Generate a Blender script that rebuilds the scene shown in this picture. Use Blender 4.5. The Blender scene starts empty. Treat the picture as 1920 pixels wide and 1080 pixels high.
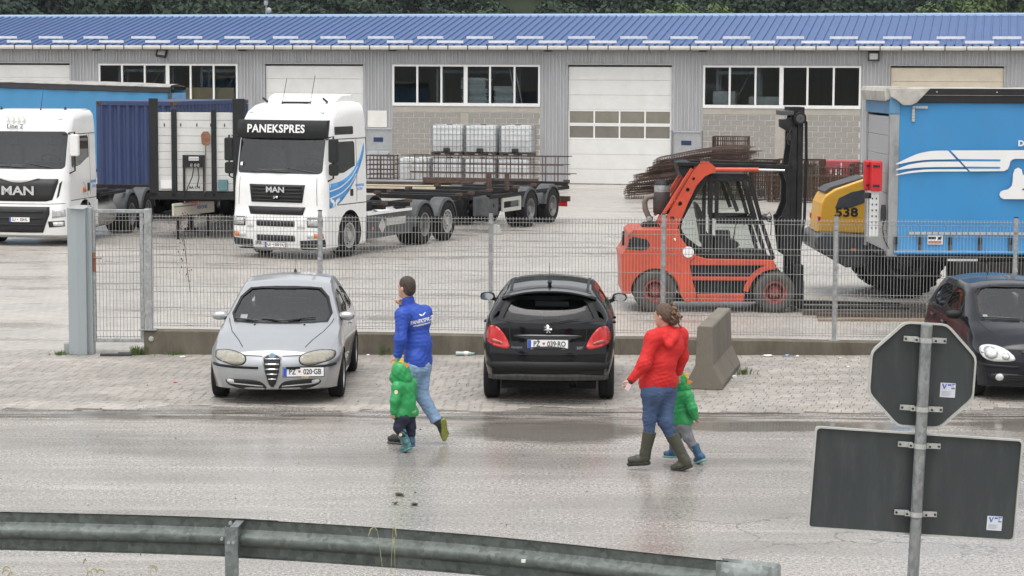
import bpy, bmesh, math, random
import numpy as np
from mathutils import Matrix, Vector, Euler
from mathutils.bvhtree import BVHTree
PI = math.pi
random.seed(7); np.random.seed(7)
scene = bpy.context.scene
COL = scene.collection

# ---------------------------------------------------------------- camera
cam_d = bpy.data.cameras.new('camera'); cam = bpy.data.objects.new('camera', cam_d); COL.objects.link(cam)
cam_d.sensor_width = 36.0; cam_d.lens = 77.0; cam_d.clip_start = 0.3; cam_d.clip_end = 3000
_th = math.atan(399/4107.0); _r = 0.0042
_fw = Vector((0, math.cos(_th), -math.sin(_th))); _up = Vector((0, math.sin(_th), math.cos(_th))); _rt = Vector((1, 0, 0))
_R = math.cos(_r)*_rt + math.sin(_r)*_up; _U = -math.sin(_r)*_rt + math.cos(_r)*_up
cam.matrix_world = Matrix(((_R.x, _U.x, -_fw.x, 0), (_R.y, _U.y, -_fw.y, 0), (_R.z, _U.z, -_fw.z, 4.25), (0, 0, 0, 1)))
scene.camera = cam

# ---------------------------------------------------------------- sky and sun (overcast)
SUN_EL, SUN_AZ = math.radians(74), math.radians(200)
world = bpy.data.worlds.new('World'); scene.world = world; world.use_nodes = True
nt = world.node_tree; nt.nodes.clear()
sky = nt.nodes.new('ShaderNodeTexSky'); sky.sky_type = 'NISHITA'; sky.sun_disc = False
sky.sun_elevation = SUN_EL; sky.sun_rotation = SUN_AZ; sky.air_density = 1.0; sky.dust_density = 3.0; sky.ozone_density = 1.0
hsv = nt.nodes.new('ShaderNodeHueSaturation'); hsv.inputs['Saturation'].default_value = 0.12
bg = nt.nodes.new('ShaderNodeBackground'); bg.inputs['Strength'].default_value = 0.15
out = nt.nodes.new('ShaderNodeOutputWorld')
nt.links.new(sky.outputs[0], hsv.inputs['Color']); nt.links.new(hsv.outputs[0], bg.inputs[0]); nt.links.new(bg.outputs[0], out.inputs[0])
sun_d = bpy.data.lights.new('sun', 'SUN'); sun_d.energy = 0.7; sun_d.angle = math.radians(50); sun_d.color = (1, 0.965, 0.92)
sun = bpy.data.objects.new('sun', sun_d); COL.objects.link(sun)
# direction to the sun: behind the camera, to the left
_sd = Vector((math.sin(SUN_AZ)*math.cos(SUN_EL), math.cos(SUN_AZ)*math.cos(SUN_EL), math.sin(SUN_EL)))
sun.rotation_euler = _sd.to_track_quat('Z', 'Y').to_euler(); sun.location = _sd*60
vs = scene.view_settings
vs.view_transform = 'Standard'; vs.look = 'None'; vs.exposure = 0.93; vs.gamma = 1.0; vs.use_curve_mapping = False
scene.render.engine = 'CYCLES'
cy = scene.cycles
cy.use_denoising = True; cy.max_bounces = 7; cy.transparent_max_bounces = 24; cy.caustics_reflective = False; cy.caustics_refractive = False
cy.sample_clamp_indirect = 6.0

# ---------------------------------------------------------------- materials
_mats = {}
def _n(t, typ, **kw):
    n = t.nodes.new(typ)
    for k, v in kw.items(): setattr(n, k, v)
    return n
def mat(name, col, rough=0.5, metal=0.0, var=0.12, vs=3.0, bump=0.0, bs=60.0, coat=0.0, spec=0.5, dirt=0.0, dcol=(0.16, 0.14, 0.12), ds=1.2, stretch=None, rvar=0.0, island=0.0, objrand=0.0, world=False, spangle=0.0, ss=30.0):
    """A principled material with two noise layers: tint variation and a dirt / wear layer."""
    if name in _mats: return _mats[name]
    m = bpy.data.materials.new(name); m.use_nodes = True; t = m.node_tree; b = t.nodes['Principled BSDF']; L = t.links.new
    tc = _n(t, 'ShaderNodeTexCoord'); mp = _n(t, 'ShaderNodeMapping'); L(_n(t, 'ShaderNodeNewGeometry').outputs['Position'] if world else tc.outputs['Object'], mp.inputs['Vector'])
    if stretch: mp.inputs['Scale'].default_value = stretch
    nz = _n(t, 'ShaderNodeTexNoise'); nz.inputs['Scale'].default_value = vs; nz.inputs['Detail'].default_value = 6; nz.inputs['Roughness'].default_value = 0.65
    L(mp.outputs[0], nz.inputs['Vector'])
    mx = _n(t, 'ShaderNodeMix', data_type='RGBA')
    c0 = tuple(max(0, c*(1-var)) for c in col); c1 = tuple(min(1, c*(1+var)) for c in col)
    mx.inputs[6].default_value = (*c0, 1); mx.inputs[7].default_value = (*c1, 1)
    mr = _n(t, 'ShaderNodeMapRange'); mr.inputs[1].default_value = 0.3; mr.inputs[2].default_value = 0.7; L(nz.outputs['Fac'], mr.inputs[0])
    L(mr.outputs[0], mx.inputs[0]); cout = mx.outputs[2]
    if island or objrand:
        g = _n(t, 'ShaderNodeObjectInfo' if objrand else 'ShaderNodeNewGeometry'); island = island or objrand; hs = _n(t, 'ShaderNodeHueSaturation')
        ir = _n(t, 'ShaderNodeMapRange'); ir.inputs[3].default_value = 1-island; ir.inputs[4].default_value = 1+island
        L(g.outputs['Random' if objrand else 'Random Per Island'], ir.inputs[0]); L(ir.outputs[0], hs.inputs['Value']); L(cout, hs.inputs['Color']); cout = hs.outputs[0]
    if spangle:
        vo = _n(t, 'ShaderNodeTexVoronoi'); vo.inputs['Scale'].default_value = ss; L(mp.outputs[0], vo.inputs['Vector']); bw = _n(t, 'ShaderNodeRGBToBW'); L(vo.outputs['Color'], bw.inputs[0])
        vr = _n(t, 'ShaderNodeMapRange'); vr.inputs[3].default_value = 1-spangle; vr.inputs[4].default_value = 1+spangle; L(bw.outputs[0], vr.inputs[0]); h2 = _n(t, 'ShaderNodeHueSaturation'); L(vr.outputs[0], h2.inputs['Value']); L(cout, h2.inputs['Color']); cout = h2.outputs[0]
    if dirt:
        n2 = _n(t, 'ShaderNodeTexNoise'); n2.inputs['Scale'].default_value = ds; n2.inputs['Detail'].default_value = 9; n2.inputs['Roughness'].default_value = 0.72
        L(mp.outputs[0], n2.inputs['Vector'])
        r2 = _n(t, 'ShaderNodeMapRange'); r2.inputs[1].default_value = 0.46; r2.inputs[2].default_value = 0.74; r2.inputs[4].default_value = dirt
        L(n2.outputs['Fac'], r2.inputs[0])
        m2 = _n(t, 'ShaderNodeMix', data_type='RGBA'); L(cout, m2.inputs[6]); m2.inputs[7].default_value = (*dcol, 1); L(r2.outputs[0], m2.inputs[0]); cout = m2.outputs[2]
    L(cout, b.inputs['Base Color'])
    b.inputs['Roughness'].default_value = rough; b.inputs['Metallic'].default_value = metal; b.inputs['Specular IOR Level'].default_value = spec
    b.inputs['Coat Weight'].default_value = coat; b.inputs['Coat Roughness'].default_value = 0.06
    if rvar:
        rr = _n(t, 'ShaderNodeMapRange'); rr.inputs[1].default_value = 0.3; rr.inputs[2].default_value = 0.7
        rr.inputs[3].default_value = max(0.02, rough-rvar); rr.inputs[4].default_value = min(1, rough+rvar); L(nz.outputs['Fac'], rr.inputs[0]); L(rr.outputs[0], b.inputs['Roughness'])
    if bump:
        nb = _n(t, 'ShaderNodeTexNoise'); nb.inputs['Scale'].default_value = bs; nb.inputs['Detail'].default_value = 4; L(mp.outputs[0], nb.inputs['Vector'])
        bp = _n(t, 'ShaderNodeBump'); bp.inputs['Strength'].default_value = bump; bp.inputs['Distance'].default_value = 0.02
        L(nb.outputs['Fac'], bp.inputs['Height']); L(bp.outputs[0], b.inputs['Normal'])
    _mats[name] = m; return m
def glass_mat(name, tint=(0.55, 0.6, 0.58), rough=0.03, ior=1.5, refl=1.0):
    if name in _mats: return _mats[name]
    m = bpy.data.materials.new(name); m.use_nodes = True; t = m.node_tree; t.nodes.clear(); L = t.links.new
    o = _n(t, 'ShaderNodeOutputMaterial'); tr = _n(t, 'ShaderNodeBsdfTransparent'); gl = _n(t, 'ShaderNodeBsdfGlossy'); mx = _n(t, 'ShaderNodeMixShader'); fr = _n(t, 'ShaderNodeFresnel')
    tr.inputs[0].default_value = (*tint, 1); gl.inputs['Roughness'].default_value = rough; fr.inputs['IOR'].default_value = ior; gl.inputs['Color'].default_value = (refl, refl, refl, 1)
    nz = _n(t, 'ShaderNodeTexNoise'); nz.inputs['Scale'].default_value = 1.3; tc = _n(t, 'ShaderNodeTexCoord'); L(tc.outputs['Object'], nz.inputs['Vector'])
    bp = _n(t, 'ShaderNodeBump'); bp.inputs['Strength'].default_value = 0.04; L(nz.outputs['Fac'], bp.inputs['Height']); L(bp.outputs[0], gl.inputs['Normal'])
    L(fr.outputs[0], mx.inputs[0]); L(tr.outputs[0], mx.inputs[1]); L(gl.outputs[0], mx.inputs[2]); L(mx.outputs[0], o.inputs[0])
    _mats[name] = m; return m

# ---------------------------------------------------------------- mesh helpers
class MB:
    def __init__(s, M=None): s.v = []; s.f = []; s.M = M
    def add(s, vs, fs):
        n = len(s.v)
        if s.M is not None: vs = [s.M @ Vector(v) for v in vs]
        s.v += [tuple(v) for v in vs]; s.f += [tuple(i+n for i in f) for f in fs]; return s
    def box(s, x0, x1, y0, y1, z0, z1):
        return s.add([(x0,y0,z0),(x1,y0,z0),(x1,y1,z0),(x0,y1,z0),(x0,y0,z1),(x1,y0,z1),(x1,y1,z1),(x0,y1,z1)],
                     [(3,2,1,0),(4,5,6,7),(0,1,5,4),(1,2,6,5),(2,3,7,6),(3,0,4,7)])
    def obox(s, c, size, rot=(0,0,0)):
        a, b, d = [k/2 for k in size]; R = Euler(rot).to_matrix(); c = Vector(c)
        P = [c + R @ Vector(p) for p in [(-a,-b,-d),(a,-b,-d),(a,b,-d),(-a,b,-d),(-a,-b,d),(a,-b,d),(a,b,d),(-a,b,d)]]
        return s.add(P, [(3,2,1,0),(4,5,6,7),(0,1,5,4),(1,2,6,5),(2,3,7,6),(3,0,4,7)])
    def beam(s, p0, p1, w, h, up=(0,0,1)):
        p0, p1 = Vector(p0), Vector(p1); d = (p1-p0).normalized(); u = Vector(up)
        if abs(d.dot(u)) > 0.99: u = Vector((1,0,0))
        sd = d.cross(u).normalized(); u = sd.cross(d)
        P = [q + sd*a*w/2 + u*b*h/2 for q in (p0, p1) for a, b in ((-1,-1),(1,-1),(1,1),(-1,1))]
        return s.add(P, [(3,2,1,0),(4,5,6,7),(0,1,5,4),(1,2,6,5),(2,3,7,6),(3,0,4,7)])
    def prism(s, poly, ax, a, b):
        f = {'x': lambda p, t: (t, p[0], p[1]), 'y': lambda p, t: (p[0], t, p[1]), 'z': lambda p, t: (p[0], p[1], t)}[ax]
        n = len(poly)
        return s.add([f(p, a) for p in poly] + [f(p, b) for p in poly],
                     [tuple(range(n-1, -1, -1)), tuple(range(n, 2*n))] + [(i, (i+1) % n, n+(i+1) % n, n+i) for i in range(n)])
    def loft(s, rings, cap=True, closed=True):
        n = len(rings[0]); V = [p for r in rings for p in r]; F = []
        for k in range(len(rings)-1):
            for i in range(n if closed else n-1):
                j = (i+1) % n; F.append((k*n+i, k*n+j, (k+1)*n+j, (k+1)*n+i))
        if cap and closed: F.append(tuple(range(n-1, -1, -1))); F.append(tuple((len(rings)-1)*n+i for i in range(n)))
        return s.add(V, F)
    def cyl(s, p0, p1, r0, r1=None, n=12, cap=True):
        r1 = r0 if r1 is None else r1; p0, p1 = Vector(p0), Vector(p1); d = (p1-p0).normalized()
        u = d.orthogonal().normalized(); w = d.cross(u)
        return s.loft([[q + (u*math.cos(2*PI*i/n) + w*math.sin(2*PI*i/n))*r for i in range(n)] for q, r in ((p0, r0), (p1, r1))], cap)
    def tube(s, pts, r, n=6, closed=False):
        pts = [Vector(p) for p in pts]; rings = []; m = len(pts); u = None
        for i, p in enumerate(pts):
            a = pts[i-1] if (i > 0 or closed) else pts[i]; b = pts[(i+1) % m] if (i < m-1 or closed) else pts[i]
            d = (b-a)
            d = d.normalized() if d.length > 1e-9 else Vector((0,0,1))
            if u is None: u = d.orthogonal().normalized()
            u = (u - d*u.dot(d)); u = u.normalized() if u.length > 1e-6 else d.orthogonal().normalized(); w = d.cross(u)
            rr = r[i] if isinstance(r, (list, tuple)) else r
            rings.append([p + (u*math.cos(2*PI*k/n) + w*math.sin(2*PI*k/n))*rr for k in range(n)])
        if closed: rings.append(rings[0])
        return s.loft(rings, not closed)
    def lathe(s, prof, n=24, c=(0,0,0), axis='y', cap=True):
        c = Vector(c); rings = []
        for r, h in prof:
            R = []
            for i in range(n):
                a = 2*PI*i/n; p, q = r*math.cos(a), r*math.sin(a)
                R.append(c + Vector({'y': (p, h, q), 'z': (p, q, h), 'x': (h, p, q)}[axis]))
            rings.append(R)
        return s.loft(rings, cap)
    def mesh(s, name='mesh'):
        me = bpy.data.meshes.new(name); me.from_pydata(s.v, [], s.f); me.update(); return me
    def build(s, name, m, parent=None, smooth=None, bevel=None, loc=None, rot=None, segs=2, fix=True):
        me = s.mesh(name)
        if fix:
            bm = bmesh.new(); bm.from_mesh(me); bmesh.ops.recalc_face_normals(bm, faces=bm.faces[:]); bm.to_mesh(me); bm.free()
        return link(name, me, m, parent, smooth, bevel, loc, rot, segs)
def link(name, me, m, parent=None, smooth=None, bevel=None, loc=None, rot=None, segs=2):
    if m is not None and not me.materials: me.materials.append(m)
    o = bpy.data.objects.new(name, me); COL.objects.link(o)
    if parent is not None: o.parent = parent
    if loc is not None: o.location = loc
    if rot is not None: o.rotation_euler = rot
    if smooth is not None:
        me.polygons.foreach_set('use_smooth', [True]*len(me.polygons)); me.set_sharp_from_angle(angle=math.radians(smooth))
    if bevel:
        b = o.modifiers.new('bevel', 'BEVEL'); b.width = bevel; b.segments = segs; b.limit_method = 'ANGLE'; b.angle_limit = math.radians(35); b.harden_normals = False
        if smooth is None:
            me.polygons.foreach_set('use_smooth', [False]*len(me.polygons))
    return o
def tag(o, label, cat, group=None):
    o['label'] = label; o['category'] = cat
    if group: o['group'] = group
    return o
def thing(name, label, cat, loc=(0,0,0), rz=0.0, group=None):
    o = bpy.data.objects.new(name, None); COL.objects.link(o); o.location = loc; o.rotation_euler = (0, 0, rz); o.empty_display_size = 0.3
    return tag(o, label, cat, group)
def struct(o): o['kind'] = 'structure'; return o
def stuff(o): o['kind'] = 'stuff'; return o
def copy_tree(o, parent=None):
    c = o.copy(); COL.objects.link(c); c.parent = parent
    for ch in list(o.children): copy_tree(ch, c)
    return c
def cutmesh(me, cutters):
    """Subtract each cutter (an MB or mesh) from mesh me; the cut faces carry the cutter's own material."""
    o = bpy.data.objects.new('tmp', me); COL.objects.link(o); tmp = []
    for c in cutters:
        cm, cmat = c
        m2 = cm.mesh('cut') if isinstance(cm, MB) else cm
        bm = bmesh.new(); bm.from_mesh(m2); bmesh.ops.recalc_face_normals(bm, faces=bm.faces[:]); bm.to_mesh(m2); bm.free()
        m2.materials.clear(); m2.materials.append(cmat)
        if not any(k == cmat for k in me.materials): me.materials.append(cmat)
        k = bpy.data.objects.new('tmpc', m2); COL.objects.link(k); tmp.append(k)
        md = o.modifiers.new('b', 'BOOLEAN'); md.operation = 'DIFFERENCE'; md.solver = 'EXACT'; md.object = k; md.material_mode = 'TRANSFER'
    dg = bpy.context.evaluated_depsgraph_get(); dg.update()
    r = bpy.data.meshes.new_from_object(o.evaluated_get(dg))
    for k in tmp + [o]: bpy.data.objects.remove(k)
    return r
def bvh_of(me):
    bm = bmesh.new(); bm.from_mesh(me); t = BVHTree.FromBMesh(bm); bm.free(); return t
ZMAP = [None]
AX = {'x': (lambda u, v, d: (d, u, v)), 'y': (lambda u, v, d: (u, d, v)), 'z': (lambda u, v, d: (u, v, d))}
def patch(name, poly, ax, sgn, bvh, m, parent, off=0.003, thick=0.006, cell=0.06, smooth=40, far=6.0, raw=False, pull=0.0):
    """A thin curved panel: the polygon (in the plane across axis ax) laid on the surface seen from the sgn side of that axis."""
    bm = bmesh.new(); f3 = AX[ax]
    if ZMAP[0] and ax != 'z': poly = [(p[0], ZMAP[0](p[1])) for p in poly]
    bm.faces.new([bm.verts.new((p[0], p[1], 0)) for p in poly])
    for k in (0, 1):
        lo = min(p[k] for p in poly); hi = max(p[k] for p in poly); nn = int((hi-lo)/cell)
        for i in range(1, nn+1):
            co = [0, 0, 0]; no = [0, 0, 0]; co[k] = lo + (hi-lo)*i/(nn+1); no[k] = 1
            bmesh.ops.bisect_plane(bm, geom=bm.verts[:]+bm.edges[:]+bm.faces[:], plane_co=co, plane_no=no)
    d = Vector(f3(0, 0, -sgn)); miss = []
    for v in bm.verts:
        u, w = v.co.x, v.co.y
        h = bvh.ray_cast(Vector(f3(u, w, sgn*far)), d)
        if h[0] is None: miss.append(v); v.co = Vector(f3(u, w, 0)); continue
        v.co = (h[0] + h[1]*off if h[1].dot(d) < 0 else h[0] - h[1]*off) - d*pull
    if miss: bmesh.ops.delete(bm, geom=miss, context='VERTS')
    bmesh.ops.recalc_face_normals(bm, faces=bm.faces[:])
    s_ = sum((f.normal.dot(d) for f in bm.faces))
    if s_ > 0: bmesh.ops.reverse_faces(bm, faces=bm.faces[:])
    me = bpy.data.meshes.new(name); bm.to_mesh(me); bm.free()
    if raw: return me
    o = link(name, me, m, parent, smooth)
    if thick:
        s = o.modifiers.new('solid', 'SOLIDIFY'); s.thickness = thick; s.offset = -1
    return o
def line_patch(name, pts, w, ax, sgn, bvh, m, parent, off=0.002, step=0.03, far=6.0, zoff=0):
    """A thin strip of width w laid along a path on a surface (panel gaps, mouldings)."""
    f3 = AX[ax]; d = Vector(f3(0, 0, -sgn)); P = []
    if ZMAP[0] and ax != 'z': pts = [(p[0], ZMAP[0](p[1])) for p in pts]
    for a, b in zip(pts[:-1], pts[1:]):
        n = max(1, int(math.dist(a, b)/step)); P += [(a[0]+(b[0]-a[0])*i/n, a[1]+(b[1]-a[1])*i/n) for i in range(n)]
    P.append(pts[-1]); mb = MB(); V = []
    for i, p in enumerate(P):
        a = P[max(0, i-1)]; b = P[min(len(P)-1, i+1)]; t = Vector((b[0]-a[0], b[1]-a[1])); t.normalize(); nrm = (-t.y, t.x)
        row = []
        for k in (-1, 1):
            h = bvh.ray_cast(Vector(f3(p[0]+nrm[0]*w/2*k, p[1]+nrm[1]*w/2*k, sgn*far)), d)
            if h[0] is None: row = None; break
            row.append(h[0] + h[1]*(off if h[1].dot(d) < 0 else -off))
        if row: V.append(row)
    if len(V) < 2: return None
    mb.add([q for r in V for q in r], [(2*i, 2*i+1, 2*i+3, 2*i+2) for i in range(len(V)-1)])
    return mb.build(name, m, parent, fix=False)
def text(name, s, size, m, parent, loc, rot, depth=0.004, bold=0.0, sx=1.0, align='CENTER', space=1.0):
    cu = bpy.data.curves.new(name, 'FONT'); cu.body = s; cu.size = size; cu.extrude = depth; cu.offset = bold; cu.align_x = align; cu.align_y = 'CENTER'; cu.resolution_u = 3; cu.space_character = space
    o = bpy.data.objects.new('t', cu); COL.objects.link(o)
    dg = bpy.context.evaluated_depsgraph_get(); me = bpy.data.meshes.new_from_object(o.evaluated_get(dg)); bpy.data.objects.remove(o); bpy.data.curves.remove(cu)
    me.materials.clear(); me.transform(Matrix.Diagonal((sx, 1, 1, 1)))
    return link(name, me, m, parent, None, None, loc, rot)
def rrect(x0, x1, z0, z1, r, n=4):
    P = []
    for cx, cz, a in ((x1-r, z1-r, 0), (x0+r, z1-r, 90), (x0+r, z0+r, 180), (x1-r, z0+r, 270)):
        P += [(cx+r*math.cos(math.radians(a+90*i/n)), cz+r*math.sin(math.radians(a+90*i/n))) for i in range(n+1)]
    return P
def spline(pts, n=8):
    """Catmull-Rom through 2-D or 3-D points."""
    P = [Vector(p) for p in pts]; P = [P[0]*2-P[1]] + P + [P[-1]*2-P[-2]]; R = []
    for i in range(1, len(P)-2):
        for k in range(n):
            t = k/n; a, b, c, d = P[i-1], P[i], P[i+1], P[i+2]
            R.append(0.5*((2*b)+(c-a)*t+(2*a-5*b+4*c-d)*t*t+(3*b-a-3*c+d)*t**3))
    R.append(P[-2]); return R
def interp(x, xs, ys): return float(np.interp(x, xs, ys))
def smoothpoly(poly, n=4):
    """Closed polygon with each corner cut twice (Chaikin)."""
    P = [tuple(p) for p in poly]
    for _ in range(n):
        Q = []
        for i in range(len(P)):
            a, b = P[i], P[(i+1) % len(P)]
            Q += [(a[0]*.75+b[0]*.25, a[1]*.75+b[1]*.25), (a[0]*.25+b[0]*.75, a[1]*.25+b[1]*.75)]
        P = Q
    return P
# ================================================================ GROUND
def road_material():
    m = bpy.data.materials.new('wet_asphalt'); m.use_nodes = True; t = m.node_tree; b = t.nodes['Principled BSDF']; L = t.links.new
    tc = _n(t, 'ShaderNodeTexCoord')
    def noise(scale, detail=4, rough=0.6, sc=(1, 1, 1), off=(0, 0, 0)):
        mp = _n(t, 'ShaderNodeMapping'); mp.inputs['Scale'].default_value = sc; mp.inputs['Location'].default_value = off; L(tc.outputs['Object'], mp.inputs['Vector'])
        z = _n(t, 'ShaderNodeTexNoise'); z.inputs['Scale'].default_value = scale; z.inputs['Detail'].default_value = detail; z.inputs['Roughness'].default_value = rough; L(mp.outputs[0], z.inputs['Vector']); return z.outputs['Fac']
    def rng(s, a, b_, c=0.0, d=1.0):
        r = _n(t, 'ShaderNodeMapRange'); r.inputs[1].default_value = a; r.inputs[2].default_value = b_; r.inputs[3].default_value = c; r.inputs[4].default_value = d; L(s, r.inputs[0]); return r.outputs[0]
    def mth(op, a, b_=None):
        q = _n(t, 'ShaderNodeMath', operation=op)
        for i, k in enumerate((a, b_)):
            if k is None: continue
            if isinstance(k, (int, float)): q.inputs[i].default_value = k
            else: L(k, q.inputs[i])
        return q.outputs[0]
    def mix(f, a, b_):
        x = _n(t, 'ShaderNodeMix', data_type='RGBA'); L(f, x.inputs[0])
        for k, v in ((6, a), (7, b_)):
            if isinstance(v, tuple): x.inputs[k].default_value = (*v, 1)
            else: L(v, x.inputs[k])
        return x.outputs[2]
    agg = noise(28, 4, 0.8); agg2 = noise(62, 3, 0.75); big = noise(0.5, 5, 0.62, (0.35, 1.3, 1)); streak = noise(1.0, 6, 0.7, (0.16, 2.2, 1), (3, 1, 0))
    base = mix(rng(agg, 0.38, 0.62), (0.128, 0.117, 0.106), (0.445, 0.413, 0.376))
    base = mix(rng(agg2, 0.55, 0.68, 0, 0.65), base, (0.72, 0.69, 0.645))
    base = mix(rng(agg2, 0.41, 0.33, 0, 0.7), base, (0.045, 0.040, 0.035))
    base = mix(rng(big, 0.42, 0.70, 0, 0.66), base, (0.165, 0.149, 0.133))
    base = mix(rng(streak, 0.54, 0.70, 0, 0.5), base, (0.50, 0.465, 0.425))
    sep = _n(t, 'ShaderNodeSeparateXYZ'); L(tc.outputs['Object'], sep.inputs[0]); X, Y = sep.outputs[0], sep.outputs[1]
    wob = mth('MULTIPLY', mth('SUBTRACT', noise(0.9, 5, 0.65), 0.5), 0.9)
    yy = mth('ADD', Y, wob)
    # the silted seam where the asphalt meets the paving, with wet dark streaks in it
    seam = mth('SUBTRACT', 1.0, rng(mth('ABSOLUTE', mth('SUBTRACT', yy, 27.10)), 0.12, 0.75)); 
    seamn = rng(noise(1.0, 7, 0.75, (0.5, 5, 1), (5, 2, 0)), 0.46, 0.56)
    wetseam = mth('MULTIPLY', seam, seamn)
    silt = mth('MULTIPLY', mth('SUBTRACT', 1.0, rng(mth('ABSOLUTE', mth('SUBTRACT', yy, 26.55)), 0.1, 0.95)), rng(noise(2.2, 6, 0.7, (0.5, 2.5, 1)), 0.42, 0.66, 0, 0.8))
    base = mix(silt, base, (0.40, 0.355, 0.30))
    base = mix(mth('MULTIPLY', wetseam, 0.85), base, (0.075, 0.064, 0.052))
    # puddle films: behind the dark hatchback and in front of the woman
    def blob(cx, cy, rx, ry, nz):
        dx = mth('DIVIDE', mth('SUBTRACT', X, cx), rx); dy = mth('DIVIDE', mth('SUBTRACT', Y, cy), ry)
        d = mth('SQRT', mth('ADD', mth('MULTIPLY', dx, dx), mth('MULTIPLY', dy, dy)))
        return mth('SUBTRACT', 1.0, rng(mth('ADD', d, mth('MULTIPLY', mth('SUBTRACT', nz, 0.5), 1.1)), 0.72, 1.05))
    nz = noise(1.5, 6, 0.7, (0.7, 2.4, 1))
    pud = mth('MAXIMUM', mth('MAXIMUM', blob(0.55, 26.0, 1.25, 0.95, nz), blob(3.4, 26.4, 1.8, 0.45, nz)), mth('MAXIMUM', blob(7.0, 26.6, 1.7, 0.6, nz), mth('MULTIPLY', blob(-4.6, 26.95, 2.2, 0.16, nz), 0.8)))
    base = mix(mth('MULTIPLY', pud, 0.62), base, (0.10, 0.088, 0.074))
    # fine cracks near the guard rail
    vo = _n(t, 'ShaderNodeTexVoronoi', feature='DISTANCE_TO_EDGE'); vo.inputs['Scale'].default_value = 0.9
    mpv = _n(t, 'ShaderNodeMapping'); L(tc.outputs['Object'], mpv.inputs['Vector']); 
    dis = _n(t, 'ShaderNodeVectorMath', operation='ADD'); nv = _n(t, 'ShaderNodeTexNoise'); nv.inputs['Scale'].default_value = 2.2; nv.inputs['Detail'].default_value = 5; L(tc.outputs['Object'], nv.inputs['Vector'])
    sc = _n(t, 'ShaderNodeVectorMath', operation='SCALE'); sc.inputs['Scale'].default_value = 0.7; L(nv.outputs['Color'], sc.inputs[0]); L(mpv.outputs[0], dis.inputs[0]); L(sc.outputs[0], dis.inputs[1]); L(dis.outputs[0], vo.inputs['Vector'])
    crack = mth('MULTIPLY', mth('SUBTRACT', 1.0, rng(vo.outputs['Distance'], 0.004, 0.016)), rng(noise(0.28, 3), 0.52, 0.62))
    crack = mth('MULTIPLY', crack, rng(Y, 20.5, 23.0, 0.75, 0.0))
    base = mix(crack, base, (0.08, 0.072, 0.064))
    L(base, b.inputs['Base Color'])
    wet = rng(big, 0.38, 0.66, 0.27, 0.12)
    rough = mth('ADD', wet, rng(agg, 0.3, 0.7, -0.04, 0.08))
    rough = mth('MULTIPLY', rough, rng(pud, 0.0, 1.0, 1.0, 0.32)); rough = mth('MULTIPLY', rough, rng(wetseam, 0, 1, 1.0, 0.5))
    L(mth('MAXIMUM', rough, 0.06), b.inputs['Roughness']); b.inputs['Specular IOR Level'].default_value = 0.5
    hh = mth('ADD', agg, mth('MULTIPLY', agg2, 0.5)); hh = mth('MULTIPLY', hh, rng(pud, 0, 1, 1, 0.12))
    bp = _n(t, 'ShaderNodeBump'); bp.inputs['Strength'].default_value = 0.12; bp.inputs['Distance'].default_value = 0.01; L(hh, bp.inputs['Height']); L(bp.outputs[0], b.inputs['Normal'])
    return m
def yard_material():
    """Concrete pavers too far off to tell apart one by one."""
    m = bpy.data.materials.new('yard_pavers'); m.use_nodes = True; t = m.node_tree; b = t.nodes['Principled BSDF']; L = t.links.new
    tc = _n(t, 'ShaderNodeTexCoord'); mp = _n(t, 'ShaderNodeMapping'); mp.inputs['Rotation'].default_value = (0, 0, math.radians(12.57)); L(tc.outputs['Object'], mp.inputs['Vector'])
    br = _n(t, 'ShaderNodeTexBrick'); br.inputs['Scale'].default_value = 1.0; br.inputs['Brick Width'].default_value = 0.165; br.inputs['Row Height'].default_value = 0.2; br.inputs['Mortar Size'].default_value = 0.011
    br.inputs['Color1'].default_value = (0.325, 0.304, 0.276, 1); br.inputs['Color2'].default_value = (0.42, 0.392, 0.356, 1); br.offset = 0.27; br.inputs['Mortar'].default_value = (0.23, 0.21, 0.185, 1); br.inputs['Mortar Smooth'].default_value = 0.3
    L(mp.outputs[0], br.inputs['Vector'])
    def noise(scale, detail=5, sc=(1, 1, 1)):
        q = _n(t, 'ShaderNodeMapping'); q.inputs['Scale'].default_value = sc; L(tc.outputs['Object'], q.inputs['Vector'])
        z = _n(t, 'ShaderNodeTexNoise'); z.inputs['Scale'].default_value = scale; z.inputs['Detail'].default_value = detail; z.inputs['Roughness'].default_value = 0.68; L(q.outputs[0], z.inputs['Vector']); return z.outputs['Fac']
    def rng(s, a, b_, c=0.0, d=1.0):
        r = _n(t, 'ShaderNodeMapRange'); r.inputs[1].default_value = a; r.inputs[2].default_value = b_; r.inputs[3].default_value = c; r.inputs[4].default_value = d; L(s, r.inputs[0]); return r.outputs[0]
    def mix(f, a, c):
        x = _n(t, 'ShaderNodeMix', data_type='RGBA'); L(f, x.inputs[0]); L(a, x.inputs[6]); x.inputs[7].default_value = (*c, 1); return x.outputs[2]
    n1 = noise(0.16, 6, (0.7, 1.6, 1)); n2 = noise(0.55, 7, (0.5, 1.5, 1)); n3 = noise(1.4, 6, (0.6, 2, 1))
    c = mix(rng(n1, 0.42, 0.66, 0, 0.6), br.outputs['Color'], (0.455, 0.422, 0.382))
    c = mix(rng(n2, 0.52, 0.68, 0, 0.65), c, (0.19, 0.165, 0.138))
    c = mix(rng(n3, 0.63, 0.69, 0, 0.85), c, (0.085, 0.075, 0.065))
    L(c, b.inputs['Base Color'])
    L(rng(n2, 0.35, 0.68, 0.44, 0.20), b.inputs['Roughness'])
    bp = _n(t, 'ShaderNodeBump'); bp.inputs['Strength'].default_value = 0.25; bp.inputs['Distance'].default_value = 0.006; bp.invert = True
    L(br.outputs['Fac'], bp.inputs['Height']); L(bp.outputs[0], b.inputs['Normal'])
    return m
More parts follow.
